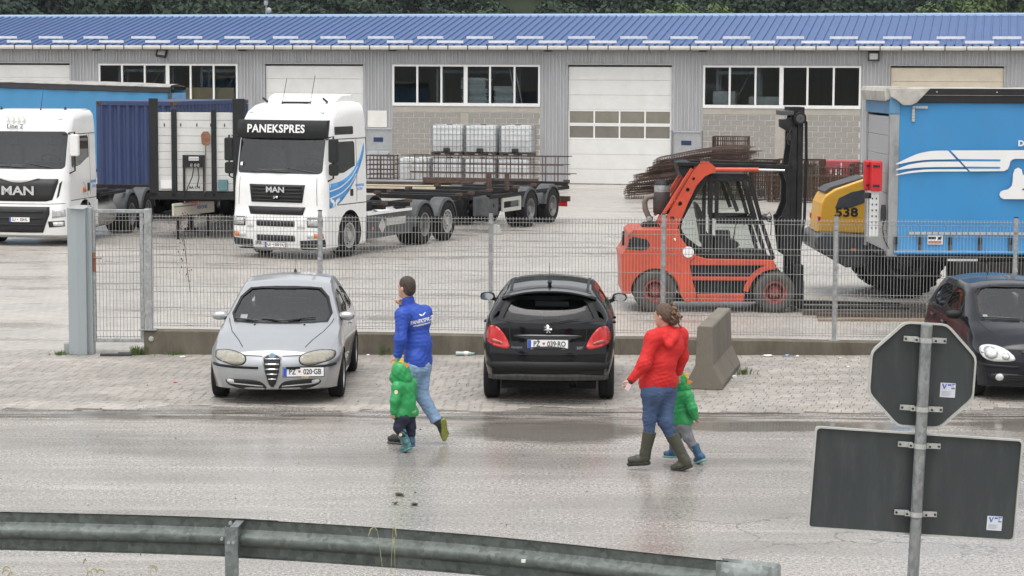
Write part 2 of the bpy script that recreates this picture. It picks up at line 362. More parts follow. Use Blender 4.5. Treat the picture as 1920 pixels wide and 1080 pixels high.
def sheet(name, x0, x1, y0, y1, z, m):
    return struct(MB().add([(x0, y0, z), (x1, y0, z), (x1, y1, z), (x0, y1, z)], [(0, 1, 2, 3)]).build(name, m, fix=False))
M_yard = yard_material(); M_road = road_material()
sheet('ground', -1500, 1500, -900, 2000, -0.03, mat('earth', (0.10, 0.10, 0.06), 0.95, var=0.4, vs=0.2))
sheet('road', -120, 120, 5, 27.5, 0.0, M_road)
YD = 33.6
sheet('yard', -120, 120, YD-0.1, 118, -0.004, M_yard)
parking = sheet('parking_paving', -120, 120, 27.5, YD, -0.009, mat('joint_sand', (0.12, 0.108, 0.092), 0.75, var=0.35, vs=6, bump=0.3))
# pavers of the parking strip: real stones, laid square to the warehouse
M_pav = mat('paver_concrete', (0.32, 0.293, 0.263), 0.46, var=0.22, vs=0.9, dirt=0.75, dcol=(0.17, 0.15, 0.128), ds=0.8, bump=0.25, bs=120, rvar=0.14, island=0.13, stretch=(0.6, 1.5, 1), world=True)
M_pav1 = mat('paver_concrete_single', (0.32, 0.293, 0.263), 0.46, var=0.22, vs=0.9, dirt=0.75, dcol=(0.17, 0.15, 0.128), ds=0.8, bump=0.25, bs=120, rvar=0.14, objrand=0.13, stretch=(0.6, 1.5, 1), world=True)
def paver_mb(mb, x, y, a, w=0.1605, d=0.188, z=0.0, tx=0.0):
    ca, sa = math.cos(a), math.sin(a); c = 0.006
    P = []
    for (i, zz) in ((0, z-0.008), (1, z)):
        k = 0 if i == 0 else c
        for sx, sy in ((-1, -1), (1, -1), (1, 1), (-1, 1)):
            u, v = sx*(w/2-k), sy*(d/2-k); P.append((x+u*ca-v*sa, y+u*sa+v*ca, zz+(tx*u if i else 0)))
    mb.add(P, [(4, 5, 6, 7), (0, 1, 5, 4), (1, 2, 6, 5), (2, 3, 7, 6), (3, 0, 4, 7)])
rest = MB(); cand = []; A_P = -math.radians(12.57)
ca, sa = math.cos(A_P), math.sin(A_P)
rp = random.Random(3)
for j in range(-60, 240):
    for i in range(-140, 140):
        lx = i*0.165 + (0.045 if j % 2 else 0) + 0.0824*(j//5 % 2); ly = j*0.2
        x = lx*ca - ly*sa; y = 27.0 + lx*sa + ly*ca
        if not (27.62 < y < YD+0.02) or not (-9.5 < x < 10.5): continue
        edge = 27.72 + 0.25*math.sin(x*1.3) + 0.15*math.sin(x*4.1)
        if y < edge: continue
        cand.append((x, y, rp.uniform(-0.0015, 0.0015), rp.uniform(-0.006, 0.006)))
cand.sort(key=lambda p: (abs(p[1]-31.9) + max(0, abs(p[0]-0.5)-6.0)*2))
one = MB(); paver_mb(one, 0, 0, 0); one_me = one.mesh('paver'); one_me.materials.append(M_pav1)
for k, (x, y, z, tx) in enumerate(cand):
    if k < 300: link('paver', one_me, M_pav1, parking, loc=(x, y, z), rot=(0, -tx, A_P + rp.uniform(-0.01, 0.01)))
    else: paver_mb(rest, x, y, A_P + rp.uniform(-0.01, 0.01), z=z, tx=tx)
stuff(rest.build('paver_field', M_pav, parking, fix=False))
for n_, a0, a1 in (('parking_left', -120, -9.6), ('parking_right', 10.6, 120)):
    sheet('paving', a0, a1, 27.5, YD, -0.003, M_yard)
# silt washed over the paver edge
sl = MB(); NX = 160; rows = []
for i in range(NX+1):
    x = -9.6 + 20.2*i/NX
    rows.append((x, 27.45, 27.80 + 0.28*math.sin(x*1.3) + 0.17*math.sin(x*4.1+1) + 0.10*math.sin(x*9.7)))
sl.add([p for x, a, b in rows for p in ((x, a, 0.0045), (x, b, -0.0085))], [(2*i, 2*i+2, 2*i+3, 2*i+1) for i in range(NX)])
struct(sl.build('silt_strip', M_road, fix=False))

# ================================================================ HILLSIDE WOOD
def hill_h(x, y):
    t = max(0.0, y-200-18*math.sin(x*0.011+1.0)); return min(95, 0.42*t) + 2.0*math.sin(x*0.02)
hb = MB(); NXH, NYH = 60, 24
hb.add([(-700+1400*i/NXH, 190+330*j/NYH, hill_h(-700+1400*i/NXH, 190+330*j/NYH)-2.0 if j else -0.5) for j in range(NYH+1) for i in range(NXH+1)],
       [(j*(NXH+1)+i, j*(NXH+1)+i+1, (j+1)*(NXH+1)+i+1, (j+1)*(NXH+1)+i) for j in range(NYH) for i in range(NXH)])
struct(hb.build('hillside', mat('forest_floor', (0.030, 0.045, 0.022), 1.0, var=0.6, vs=0.12), fix=False, smooth=80))
def leaf_cloud(rng, n, rx, rz, cz, size, lobes=9):
    """Leaf clusters spread over the shells of several lobes: uneven outline with gaps."""
    L = [(rng.normal(0, rx*0.42), rng.normal(0, rx*0.42), cz + rng.uniform(-0.55, 0.6)*rz, rng.uniform(0.32, 0.58)*rx) for _ in range(lobes)]
    w = np.array([l[3]**2 for l in L]); w /= w.sum(); k = rng.choice(lobes, n, p=w)
    d = rng.normal(size=(n, 3)); d /= np.linalg.norm(d, axis=1)[:, None]; d[:, 2] = np.where(d[:, 2] < -0.35, -d[:, 2], d[:, 2])
    c = np.array([[l[0], l[1], l[2]] for l in L])[k] + d*(np.array([l[3] for l in L])[k]*rng.uniform(0.72, 1.06, n))[:, None]
    nrm = d + rng.normal(0, 0.55, (n, 3)); nrm /= np.linalg.norm(nrm, axis=1)[:, None]
    a = np.cross(nrm, rng.normal(size=(n, 3))); a /= np.linalg.norm(a, axis=1)[:, None]; b = np.cross(nrm, a)
    s = (size*rng.uniform(0.5, 1.25, n))[:, None]
    V = np.stack([c-a*s-b*s*0.45, c+a*s*0.2-b*s*0.7, c+a*s-b*s*0.05, c+a*s*0.1+b*s*0.75], 1)
    return V.reshape(-1, 3)
def leaf_material(name, c0, c1, hs=0.35):
    m = bpy.data.materials.new(name); m.use_nodes = True; t = m.node_tree; b = t.nodes['Principled BSDF']; L = t.links.new
    g = _n(t, 'ShaderNodeNewGeometry'); mx = _n(t, 'ShaderNodeMix', data_type='RGBA'); mx.inputs[6].default_value = (*c0, 1); mx.inputs[7].default_value = (*c1, 1)
    tc = _n(t, 'ShaderNodeTexCoord'); nz = _n(t, 'ShaderNodeTexNoise'); nz.inputs['Scale'].default_value = 0.16; nz.inputs['Detail'].default_value = 4; L(tc.outputs['Object'], nz.inputs['Vector'])
    ad = _n(t, 'ShaderNodeMath', operation='MULTIPLY_ADD'); L(g.outputs['Random Per Island'], ad.inputs[0]); ad.inputs[1].default_value = hs
    mr = _n(t, 'ShaderNodeMapRange'); mr.inputs[1].default_value = 0.35; mr.inputs[2].default_value = 0.68; mr.inputs[4].default_value = 1-hs; L(nz.outputs['Fac'], mr.inputs[0]); L(mr.outputs[0], ad.inputs[2])
    L(ad.outputs[0], mx.inputs[0]); L(mx.outputs[2], b.inputs['Base Color']); b.inputs['Roughness'].default_value = 0.75; b.inputs['Specular IOR Level'].default_value = 0.2
    return m
M_leaf = leaf_material('wood_leaves', (0.010, 0.020, 0.014), (0.052, 0.080, 0.048))
M_leaf2 = leaf_material('pale_leaves', (0.05, 0.085, 0.035), (0.12, 0.16, 0.06))
M_bark = mat('bark', (0.09, 0.075, 0.06), 0.9, var=0.4, vs=8)
rng = np.random.default_rng(5)
clouds = [leaf_cloud(rng, 3600, 4.4, 4.6, 7.2, 0.25, 15) for _ in range(5)]
lite = [c.reshape(-1, 4, 3)[::10].copy() for c in clouds]
lite = [((c - c.mean(1, keepdims=True))*3.0 + c.mean(1, keepdims=True)).reshape(-1, 3) for c in lite]
allv = []
for row in range(9):
    y0 = 196 + row*13; n = 44 if row < 4 else 30; span = 92 + row*13
    for i in range(n):
        x = -span/1.0 + 2*span*(i+rng.uniform(0.1, 0.9))/n; y = y0 + rng.uniform(-5, 5) + 18*math.sin(x*0.011+1.0); s = rng.uniform(0.8, 1.3)
        V = (clouds if row < 3 else lite)[rng.integers(5)]; a = rng.uniform(0, 2*PI); R = np.array([[math.cos(a), -math.sin(a), 0], [math.sin(a), math.cos(a), 0], [0, 0, 1]])
        allv.append((V @ R.T)*np.array([s, s, s*rng.uniform(0.9, 1.2)]) + np.array([x, y, hill_h(x, y)-2.2]))
V = np.concatenate(allv); nq = len(V)//4
me = bpy.data.meshes.new('hillside_wood'); me.vertices.add(len(V)); me.vertices.foreach_set('co', V.astype(np.float32).ravel())
me.loops.add(nq*4); me.loops.foreach_set('vertex_index', np.arange(nq*4, dtype=np.int32)); me.polygons.add(nq); me.polygons.foreach_set('loop_start', np.arange(0, nq*4, 4, dtype=np.int32)); me.update(calc_edges=True)
wood = stuff(link('hillside_wood', me, M_leaf)); wood['label'] = 'dense dark green wood covering the hillside behind the warehouse'; wood['category'] = 'wood'
def tree(label, x, y, s, seed):
    r = np.random.default_rng(seed); z = hill_h(x, y)
    z = max(-0.03, z-2)
    t = thing('broadleaf_tree', label, 'tree', (x, y, z), 0, 'pale trees in front of the wood'); mb = MB()
    mb.tube([(0, 0, -0.2), (0.1, 0, 3*s), (0.0, 0.1, 7*s)], [0.22*s, 0.17*s, 0.06*s], 7)
    for k in range(6):
        a = k*1.05; mb.tube([(0.05, 0, (2.6+0.5*k)*s), (math.cos(a)*1.2*s, math.sin(a)*1.2*s, (4.2+0.5*k)*s), (math.cos(a)*2.1*s, math.sin(a)*2.1*s, (5.4+0.45*k)*s)], [0.10*s, 0.06*s, 0.02*s], 5)
    mb.build('trunk', M_bark, t, smooth=60)
    V = leaf_cloud(r, 4200, 3.0*s, 3.4*s, 6.6*s, 0.19, 11); q = MB(); q.v = [tuple(p) for p in V]; q.f = [(4*i, 4*i+1, 4*i+2, 4*i+3) for i in range(len(V)//4)]
    q.build('crown', M_leaf2, t, fix=False)
tree('pale green broadleaf tree at the right, the wider of two above the blue roof', 40.3, 193, 1.32, 1)
tree('pale green broadleaf tree, the narrower one nearest the right picture edge', 46.2, 193, 1.22, 2)
tree('yellowish green small treetop above the roof, behind the middle garage door', 14.5, 191, 1.12, 3)

# ================================================================ WAREHOUSE
AB = -math.atan(0.223)
wh = thing('warehouse', 'long grey ribbed metal warehouse with blue ribbed roof, windows and white garage doors', 'warehouse', (0, 86.7, 0), AB)
M_clad = mat('cladding_grey', (0.42, 0.425, 0.435), 0.5, metal=0.1, var=0.07, vs=0.8, dirt=0.5, dcol=(0.28, 0.275, 0.265), ds=1.1, stretch=(2.5, 1, 0.35))
M_roof = mat('roof_blue', (0.046, 0.098, 0.235), 0.5, metal=0.0, var=0.10, vs=0.5, dirt=0.4, dcol=(0.07, 0.12, 0.24), ds=0.6)
M_white = mat('white_frame', (0.78, 0.78, 0.76), 0.45, var=0.04)
M_door = mat('door_white', (0.70, 0.695, 0.67), 0.5, var=0.05, vs=1.5, dirt=0.4, dcol=(0.58, 0.56, 0.51), ds=1.6)
M_doorb = mat('door_beige', (0.62, 0.55, 0.43), 0.5, var=0.06, vs=1.5, dirt=0.6, dcol=(0.47, 0.39, 0.29), ds=2.0)
M_trim = mat('trim_grey', (0.36, 0.365, 0.37), 0.5, metal=0.2)
M_block = mat('concrete_block', (0.30, 0.285, 0.262), 0.9, var=0.14, vs=3.5, bump=0.5, bs=40, dirt=0.4, dcol=(0.22, 0.205, 0.185), ds=2.5)
M_mortar = mat('mortar', (0.60, 0.56, 0.50), 0.9, var=0.15, vs=6, bump=0.4, bs=30)
M_conc = mat('cast_concrete', (0.40, 0.37, 0.325), 0.85, var=0.13, vs=2.2, bump=0.3, bs=25, dirt=0.5, dcol=(0.30, 0.27, 0.23), ds=1.8)
M_wglass = glass_mat('window_glass', (0.62, 0.68, 0.68), 0.02, 1.48)
M_dark = mat('dark_interior', (0.05, 0.055, 0.055), 0.9)
M_black = mat('black_plastic', (0.018, 0.018, 0.019), 0.45, var=0.2)
XL, XR = -30.0, 33.0
def clad(mb, x0, x1, z0, z1, pitch=0.145):
    k0 = math.floor(x0/pitch); P = []
    k = k0
    while k*pitch < x1:
        b = k*pitch
        for dx, dy in ((0, 0), (0.010, -0.034), (0.058, -0.034), (0.068, 0), (0.100, 0), (0.106, -0.012), (0.122, -0.012), (0.128, 0)):
            x = b + dx
            if x0 <= x <= x1: P.append((x, dy))
        k += 1
    P = [(x0, P[0][1])] + P + [(x1, P[-1][1])]
    mb.add([(x, y, z) for z in (z0, z1) for x, y in P], [(i, i+1, len(P)+i+1, len(P)+i) for i in range(len(P)-1)])
DOORS = [(-22.85, -18.72), (-10.26, -6.13), (2.21, 6.32), (14.68, 18.88)]; WINS = [(-17.45, -11.42), (-4.92, 1.10), (7.54, 13.58)]
ZO, ZG, ZS = 4.66, 5.40, 3.07
c = MB(); clad(c, XL, XR, ZO+0.002, ZG); c.build('cladding', M_clad, wh, fix=False)
for a, b, z0 in ((XL, -22.85, 0), (-18.72, -17.45, 0), (-11.42, -10.26, 0), (-6.13, -4.92, 2.14), (1.10, 2.21, 0), (6.32, 7.54, 2.14), (13.58, 14.68, 0), (18.88, XR, 0)):
    c = MB(); clad(c, a+0.001, b-0.001, z0, ZO); c.build('cladding', M_clad, wh, fix=False)
# shell: back and end walls, floor
sh = MB(); sh.box(XL, XR, 12.8, 13.0, 0, ZG); sh.box(XL, XL+0.15, 0.08, 12.8, 0, ZG); sh.box(XR-0.15, XR, 0.08, 12.8, 0, ZG); sh.build('wall', M_clad, wh)
MB().box(XL+0.16, XR-0.16, 0.05, 12.7, 0.004, 0.03).build('floor_slab', mat('slab', (0.22, 0.21, 0.2), 0.7), wh)
MB().box(XL+0.16, XR-0.16, 0.3, 12.7, 5.30, 5.34).build('ceiling', M_dark, wh)
# lining behind the cladding so that no light leaks in
lin = MB(); lin.box(XL, XR, 0.012, 0.10, ZO+0.05, ZG-0.02)
for a, b in ((XL, -22.9), (-18.70, -17.5), (-11.4, -10.3), (-6.1, -4.95), (1.15, 2.15), (6.38, 7.5), (13.6, 14.6), (18.9, XR)): lin.box(a, b, 0.012, 0.10, 0.0, ZO+0.05)
lin.build('lining', M_trim, wh)
# roof: metal sheets one metre wide, three ribs each
YE, ZE, YR, ZR = -0.42, 5.405, 6.4, 6.735
rib = []
for k in range(3):
    b = k*0.333; rib += [(b, 0), (b+0.018, 0.058), (b+0.062, 0.058), (b+0.08, 0)]
    rib += [(b+0.195, 0), (b+0.20, 0.006), (b+0.215, 0.006), (b+0.22, 0)]
rib.append((1.0, 0))
ny, nz_ = -(ZR-ZE), (YR-YE); ln = math.hypot(ny, nz_); ny, nz_ = ny/ln, nz_/ln
sm = MB(); sm.add([(x, y+h*ny, z+h*nz_) for y, z in ((YE, ZE), ((YE+YR)/2, (ZE+ZR)/2), (YR, ZR)) for x, h in rib], [(r*len(rib)+i, r*len(rib)+i+1, (r+1)*len(rib)+i+1, (r+1)*len(rib)+i) for r in range(2) for i in range(len(rib)-1)])
sme = sm.mesh('roof_sheet'); sme.materials.append(M_roof)
roof = MB().add([(XL, YE+0.02, ZE-0.03), (XR, YE+0.02, ZE-0.03), (XR, YR, ZR-0.03), (XL, YR, ZR-0.03), (XL, 13.3, ZE-0.03), (XR, 13.3, ZE-0.03)], [(0, 1, 2, 3), (3, 2, 5, 4)]).build('roof', M_roof, wh, fix=False)
rr_ = random.Random(2)
for i in range(int(XR-XL)): link('roof_sheet', sme, M_roof, roof, loc=(XL+i, 0, rr_.uniform(0, 0.006)))
rc = MB(); rc.prism([(YR-0.22, ZR-0.03), (YR-0.2, ZR+0.045), (YR, ZR+0.10), (YR+0.2, ZR+0.045), (YR+0.22, ZR-0.03)], 'x', XL, XR); rc.build('ridge_cap', mat('ridge_blue', (0.25, 0.36, 0.52), 0.35, metal=0.2), roof)
# snow guards, two staggered rows
M_guard = mat('snow_guard_white', (0.80, 0.80, 0.79), 0.5, var=0.1, vs=5)
g = MB(); g.add([(0, 0, 0.01), (1.07, 0, 0.01), (1.07, -0.012, 0.105), (0, -0.012, 0.105), (0, 0.03, 0.01), (1.07, 0.03, 0.01), (1.07, 0.018, 0.11), (0, 0.018, 0.11)], [(0, 1, 2, 3), (7, 6, 5, 4), (3, 2, 6, 7), (0, 4, 5, 1), (1, 5, 6, 2), (0, 3, 7, 4)])
for bx in (0.12, 0.53, 0.95): g.box(bx-0.025, bx+0.025, 0.012, 0.26, 0.03, 0.055)
gm = g.mesh('snow_guard'); gm.materials.append(M_guard)
for row, (yy, off) in enumerate(((-0.22, 0.0), (0.72, -1.05))):
    for i in range(31):
        x = XL + 0.4 + off + i*2.045 + rr_.uniform(-0.04, 0.04)
        if XL < x < XR-1.1: link('snow_guard', gm, M_guard, roof, loc=(x, yy, ZE + (yy-YE)/(YR-YE)*(ZR-ZE) + 0.05), rot=(rr_.uniform(-0.06, 0.02), 0, 0))
# gutter with brackets
M_gut = mat('gutter_white', (0.62, 0.61, 0.58), 0.45, var=0.08, vs=2, dirt=0.4, dcol=(0.42, 0.39, 0.34), ds=3)
pg = [(-0.40, 5.385), (-0.555, 5.40), (-0.565, 5.33), (-0.55, 5.265), (-0.45, 5.235), (-0.38, 5.265), (-0.375, 5.33), (-0.385, 5.30), (-0.45, 5.25), (-0.54, 5.275), (-0.553, 5.335), (-0.54, 5.385)]
MB().prism(pg, 'x', XL, XR).build('gutter', M_gut, wh)
MB().box(XL, XR, -0.39, -0.02, 5.272, 5.30).build('soffit', M_trim, wh)
bk = MB(); bk.box(-0.016, 0.016, -0.580, -0.568, 5.23, 5.41); bk.box(-0.016, 0.016, -0.580, -0.40, 5.402, 5.417); bm_ = bk.mesh('gutter_bracket'); bm_.materials.append(M_black)
x = XL+0.3
while x < XR: link('gutter_bracket', bm_, M_black, wh, loc=(x, 0, 0)); x += 0.80
# garage doors
def garage_door(x0, x1, m, lights):
    w = x1-x0; d = MB(); d.box(x0-0.07, x0, -0.03, 0.13, 0, ZO); d.box(x1, x1+0.07, -0.03, 0.13, 0, ZO); d.box(x0-0.07, x1+0.07, -0.05, 0.13, ZO-0.0, ZO+0.05)
    o = d.build('garage_door', M_trim, wh); ph = 0.58; z = 0.02; i = 0
    pm = None
    while z < ZO-0.06:
        h = min(ph, ZO-0.06-z)
        if lights and 1.92 < z+0.29 < 3.16:
            f = MB(); f.box(x0+0.01, x1-0.01, 0.06, 0.09, z, z+0.06); f.box(x0+0.01, x1-0.01, 0.06, 0.09, z+h-0.06, z+h-0.006)
            for k in range(5): xx = x0+0.01 + (w-0.08)*k/4; f.box(xx, xx+0.06, 0.06, 0.09, z+0.06, z+h-0.06)
            f.build('door_panel', M_white, o)
            for k in range(4):
                xa = x0+0.07+(w-0.08)*k/4; MB().box(xa, xa+(w-0.08)/4-0.06, 0.072, 0.08, z+0.06, z+h-0.06).build('pane', M_pane[(k*3+i) % 3], o)
        else:
            p = MB(); p.box(x0+0.01, x1-0.01, 0.06, 0.10, z, z+h-0.008); p.build('door_panel', m, o, bevel=0.006)
        z += ph; i += 1
M_pane = [mat('dusty_pane_%s' % 'abc'[i], c, 0.18, var=0.12, vs=2.0, bump=0.05, bs=8) for i, c in enumerate(((0.19, 0.175, 0.15), (0.22, 0.205, 0.165), (0.20, 0.205, 0.21)))]
for i, (a, b) in enumerate(DOORS): garage_door(a, b, M_doorb if i == 3 else M_door, i in (1, 2))
# window bands: six panes each
def quad(a, b, y, z0, z1): return MB().add([(a, y, z0), (b, y, z0), (b, y, z1), (a, y, z1)], [(0, 1, 2, 3)])
def window(x0, x1):
    w = x1-x0; f = MB(); t = 0.075
    f.box(x0, x1, -0.04, 0.06, ZS-0.05, ZS+t); f.box(x0, x1, -0.04, 0.06, ZO-t, ZO)
    xs = [x0 + (w-t)*k/6 for k in range(7)]
    for k, xx in enumerate(xs):
        e = 0.04 if k == 3 else 0.0
        f.box(xx-e, xx+t+e, -0.035, 0.06, ZS+t, ZO-t)
    o = f.build('window', M_white, wh); MB().box(x0-0.04, x1+0.04, -0.07, 0.01, ZO+0.004, ZO+0.045).build('drip_trim', M_trim, o)
    for k in range(6): quad(xs[k]+t+(0.04 if k == 3 else 0)-0.004, xs[k+1]-(0.04 if k == 2 else 0)+0.004, 0.012, ZS+t-0.004, ZO-t+0.004).build('pane', M_wglass, o, fix=False)
for a, b in WINS: window(a, b)
# block infill below the windows
bw, bh, jt = 0.44, 0.208, 0.026
bl = MB(); bl.box(0, bw-jt, 0, 0.05, 0, bh-jt); blm = bl.mesh('concrete_block'); blm.materials.append(M_block)
rb = random.Random(4)
for wi, (a, b) in enumerate(WINS):
    MB().box(a+0.002, b-0.002, -0.012, 0.10, 2.77, ZS-0.055).build('lintel', M_conc, wh, bevel=0.01)
    MB().box(a+0.002, b-0.002, 0.0, 0.10, 0, 2.768).build('mortar_bed', M_mortar, wh)
    mid = (a+b)/2 - 0.05
    MB().box(mid-0.17, mid+0.17, -0.014, -0.001, 0.0, 2.766).build('concrete_column', M_conc, wh)
    low = MB(); nrow = int(2.766/bh)
    for r in range(nrow):
        z = 2.766 - (r+1)*bh + jt*0.5
        for seg0, seg1 in ((a+0.01, mid-0.175), (mid+0.175, b-0.01)):
            x = seg0 - (bw/2 if r % 2 else 0)
            while x < seg1-0.02:
                xa, xb = max(x, seg0), min(x+bw-jt, seg1)
                if xb-xa > 0.05:
                    full = abs((xb-xa)-(bw-jt)) < 1e-4
                    dy = rb.uniform(-0.004, 0.003)
                    if wi > 0 and z > 0.75 and r < 11:
                        if full: link('concrete_block', blm, M_block, wh, loc=(xa, -0.012+dy, z), rot=(0, rb.uniform(-0.008, 0.008), 0))
                        else: MB().box(xa, xb, -0.012+dy, 0.03, z, z+bh-jt).build('concrete_block', M_block, wh)
                    else: low.box(xa, xb, -0.012+dy, 0.03, z, z+bh-jt)
                x += bw
    stuff(low.build('block_courses', M_block, wh))
# personnel doors
M_pd = mat('steel_door', (0.43, 0.445, 0.465), 0.5, metal=0.1, var=0.07, vs=3, dirt=0.3, dcol=(0.33, 0.33, 0.33), ds=3)
M_blueglass = mat('blue_pane', (0.03, 0.05, 0.11), 0.12)
for a, b in ((-6.03, -4.94), (6.39, 7.49)):
    f = MB(); f.box(a-0.09, a, -0.03, 0.1, 0, 2.13); f.box(b, b+0.02, -0.03, 0.1, 0, 2.13); f.box(a-0.09, b+0.02, -0.03, 0.1, 2.07, 2.135)
    o = f.build('door_frame', M_pd, wh)
    b2 = b-0.12; MB().box(a, b-0.002, 0.02, 0.07, 0.02, 2.07).build('door', M_pd, o)
    w2 = b2-a
    for z0, z1 in ((0.10, 0.60), (0.65, 1.20)):
        for k in range(2): MB().box(a+0.06+k*w2/2, a+0.02+(k+1)*w2/2-0.02, 0.002, 0.03, z0, z1).build('door_panel', M_pd, o, bevel=0.012)
    cx, cz = (a+b2)/2+0.03, 1.66
    for sx, sz in ((1, 1), (1, -1), (-1, 1), (-1, -1)): q = MB(); q.beam((cx+sx*0.2, 0.012, cz+sz*0.09), (cx+sx*0.40, 0.012, cz+sz*0.33), 0.02, 0.02, (0, 1, 0)); q.build('door_moulding', M_pd, o)
    for dz in (0.345, -0.345): MB().box(cx-0.42, cx+0.42, 0.004, 0.03, cz+dz-0.015, cz+dz+0.015).build('door_moulding', M_pd, o)
    MB().box(cx-0.2, cx+0.2, 0.006, 0.03, cz-0.09, cz+0.09).build('pane', M_blueglass, o)
    h = MB(); h.box(b2-0.03, b2-0.005, -0.005, 0.02, 0.93, 1.13); h.cyl((b2-0.02, -0.005, 1.06), (b2-0.02, -0.05, 1.06), 0.012, n=6); h.cyl((b2-0.01, -0.05, 1.06), (b2-0.16, -0.05, 1.06), 0.011, n=6); h.build('handle', M_black, o)
MB().box(-5.94, -5.14, -0.045, -0.024, 2.155, 2.82).build('notice_board', mat('board_white', (0.72, 0.70, 0.66), 0.6, var=0.06, dirt=0.3, dcol=(0.5, 0.47, 0.42), ds=4), wh, bevel=0.004)
# floodlights and cameras under the eaves, the small mast on the roof
FW = Matrix.Translation((0, 86.7, 0)) @ Matrix.Rotation(AB, 4, 'Z')
def at_wall(x, y, z): return FW @ Vector((x, y, z))
M_lens = mat('lamp_lens', (0.45, 0.45, 0.43), 0.15, var=0.2, vs=14)
for x, tilt, lab in ((-14.7, 0.55, 'black floodlight on the wall under the eaves, above the left window band'), (14.05, 0.15, 'black floodlight on the wall under the eaves, near the right window band')):
    t = thing('floodlight', lab, 'floodlight', at_wall(x, 0, 4.86), AB, 'floodlights under the eaves')
    R = Matrix.Rotation(-tilt, 4, 'X') @ Matrix.Rotation(0.25 if x < 0 else 0, 4, 'Z')
    m = MB(R); m.box(-0.22, 0.22, -0.30, -0.20, -0.06, 0.34); m.box(-0.15, 0.15, -0.20, -0.14, 0.02, 0.26); m.build('housing', M_black, t, bevel=0.012)
    m = MB(R); m.box(-0.15, 0.15, -0.308, -0.298, 0.0, 0.22); m.build('lens', M_lens, t)
    m = MB(); m.beam((0, -0.015, 0.36), (0, -0.22, 0.30), 0.05, 0.02); m.box(-0.06, 0.06, -0.04, -0.002, 0.30, 0.42); m.build('bracket', M_black, t)
for x, lab in ((-17.6, 'small eaves camera left of the left window band'), (-11.3, 'small eaves camera right of the left window band'), (-5.0, 'small eaves camera at the left end of the middle window band'), (1.3, 'small eaves camera at the right end of the middle window band'), (7.4, 'small eaves camera at the left end of the right window band')):
    t = thing('security_camera', lab, 'camera', at_wall(x, 0, 5.20), AB, 'cameras under the eaves')
    m = MB(); m.box(-0.02, 0.26, -0.24, -0.12, -0.02, 0.05); m.box(0.26, 0.32, -0.26, -0.10, 0.0, 0.06); m.build('housing', M_black, t, bevel=0.008)
    m = MB(); m.box(-0.18, -0.02, -0.22, -0.14, -0.005, 0.04); m.beam((0.1, -0.18, 0.04), (0.1, -0.18, 0.075), 0.05, 0.05); m.build('bracket', M_trim, t)
t = thing('roof_antenna', 'small pale antenna mast on the roof ridge at the left', 'antenna', at_wall(-12.4, 6.4, 6.8), AB)
m = MB(); m.cyl((0, 0, -0.1), (0, 0, 0.55), 0.025, n=6); m.build('mast', M_trim, t); m = MB(); m.box(-0.08, 0.08, -0.05, 0.05, 0.42, 0.62); m.build('receiver', M_trim, t, bevel=0.01); m = MB(); m.lathe([(0.0, 0.0), (0.09, 0.02), (0.13, 0.05)], 10, (0.12, -0.06, 0.2), 'y', cap=False); m.build('dish', M_trim, t, fix=False)
# what can be made out behind the panes; right-band contents are added to lighten it
M_rack = mat('rack_grey', (0.30, 0.32, 0.34), 0.5, metal=0.3)
def rack(x0, x1, y, lab):
    t = thing('storage_rack', lab, 'rack', at_wall((x0+x1)/2, y, 0.03), AB, 'racks inside the warehouse'); h = (x1-x0)/2
    for sx in (-1, 1):
        m = MB(); m.box(sx*h-0.05, sx*h+0.05, -0.05, 0.05, 0, 4.5); m.box(sx*h-0.05, sx*h+0.05, 0.85, 0.95, 0, 4.5); m.build('upright', M_rack, t)
    for z in (1.6, 3.05, 4.35):
        m = MB(); m.box(-h, h, -0.04, 0.02, z-0.06, z+0.06); m.box(-h, h, 0.88, 0.94, z-0.06, z+0.06); m.build('beam', M_rack, t)
    m = MB()
    for k in range(3): m.beam((-h*0.3+k*0.0, 0.9, 0.6+k*1.3), (h*0.5, 0.9, 1.8+k*1.3), 0.04, 0.04)
    m.build('brace', M_rack, t)
rack(-16.9, -14.9, 0.9, 'grey steel rack seen behind the left part of the left window band'); rack(-13.3, -11.7, 0.9, 'grey steel rack with a cardboard box behind the left window band')
rack(8.0, 9.6, 0.8, 'added grey steel rack behind the left panes of the right window band'); rack(-3.4, -0.2, 1.3, 'grey steel rack behind the middle window band')  # right-band rack is added to break up black panes that lack a reflection
M_card = mat('cardboard', (0.62, 0.45, 0.26), 0.8, var=0.1, vs=4)
b_ = MB(); b_.box(-1.05, 1.05, -0.35, 0.35, 0, 0.58); o = b_.build('cardboard_box', M_card, loc=at_wall(-12.7, 0.55, 3.12), rot=(0, 0, AB), bevel=0.01); tag(o, 'long brown cardboard box behind the left window band', 'box')
M_board = mat('board_grey', (0.72, 0.75, 0.76), 0.6, var=0.2, vs=8, island=0.25)
for x, n, w, lab in ((-1.6, 20, 1.0, 'taller stack of pale boards behind the middle window'), (-0.35, 14, 0.85, 'lower stack of pale boards behind the middle window')):
    m = MB(); z = 0; rb2 = random.Random(n)
    m.box(-w/2, w/2, -0.3, 0.5, -3.0, 0)
    for k in range(n):
        dx = rb2.uniform(-0.07, 0.07); m.box(-w/2+dx, w/2+dx, -0.3+rb2.uniform(-.03, .03), 0.5, z, z+0.045); z += 0.055
    o = m.build('board_stack', M_board, loc=at_wall(x, 0.5, 3.05), rot=(0, 0, AB)); tag(o, lab, 'boards', 'board stacks inside the warehouse')
m = MB()
for dx in (0, 0.22): m.cyl((dx-0.35, 0, 0), (dx-0.75, 0.1, 1.75), 0.025, n=6)
o = m.build('leaning_poles', M_board, loc=at_wall(0.45, 0.45, 2.95), rot=(0, 0, AB)); tag(o, 'two pale poles leaning behind the middle window', 'poles')
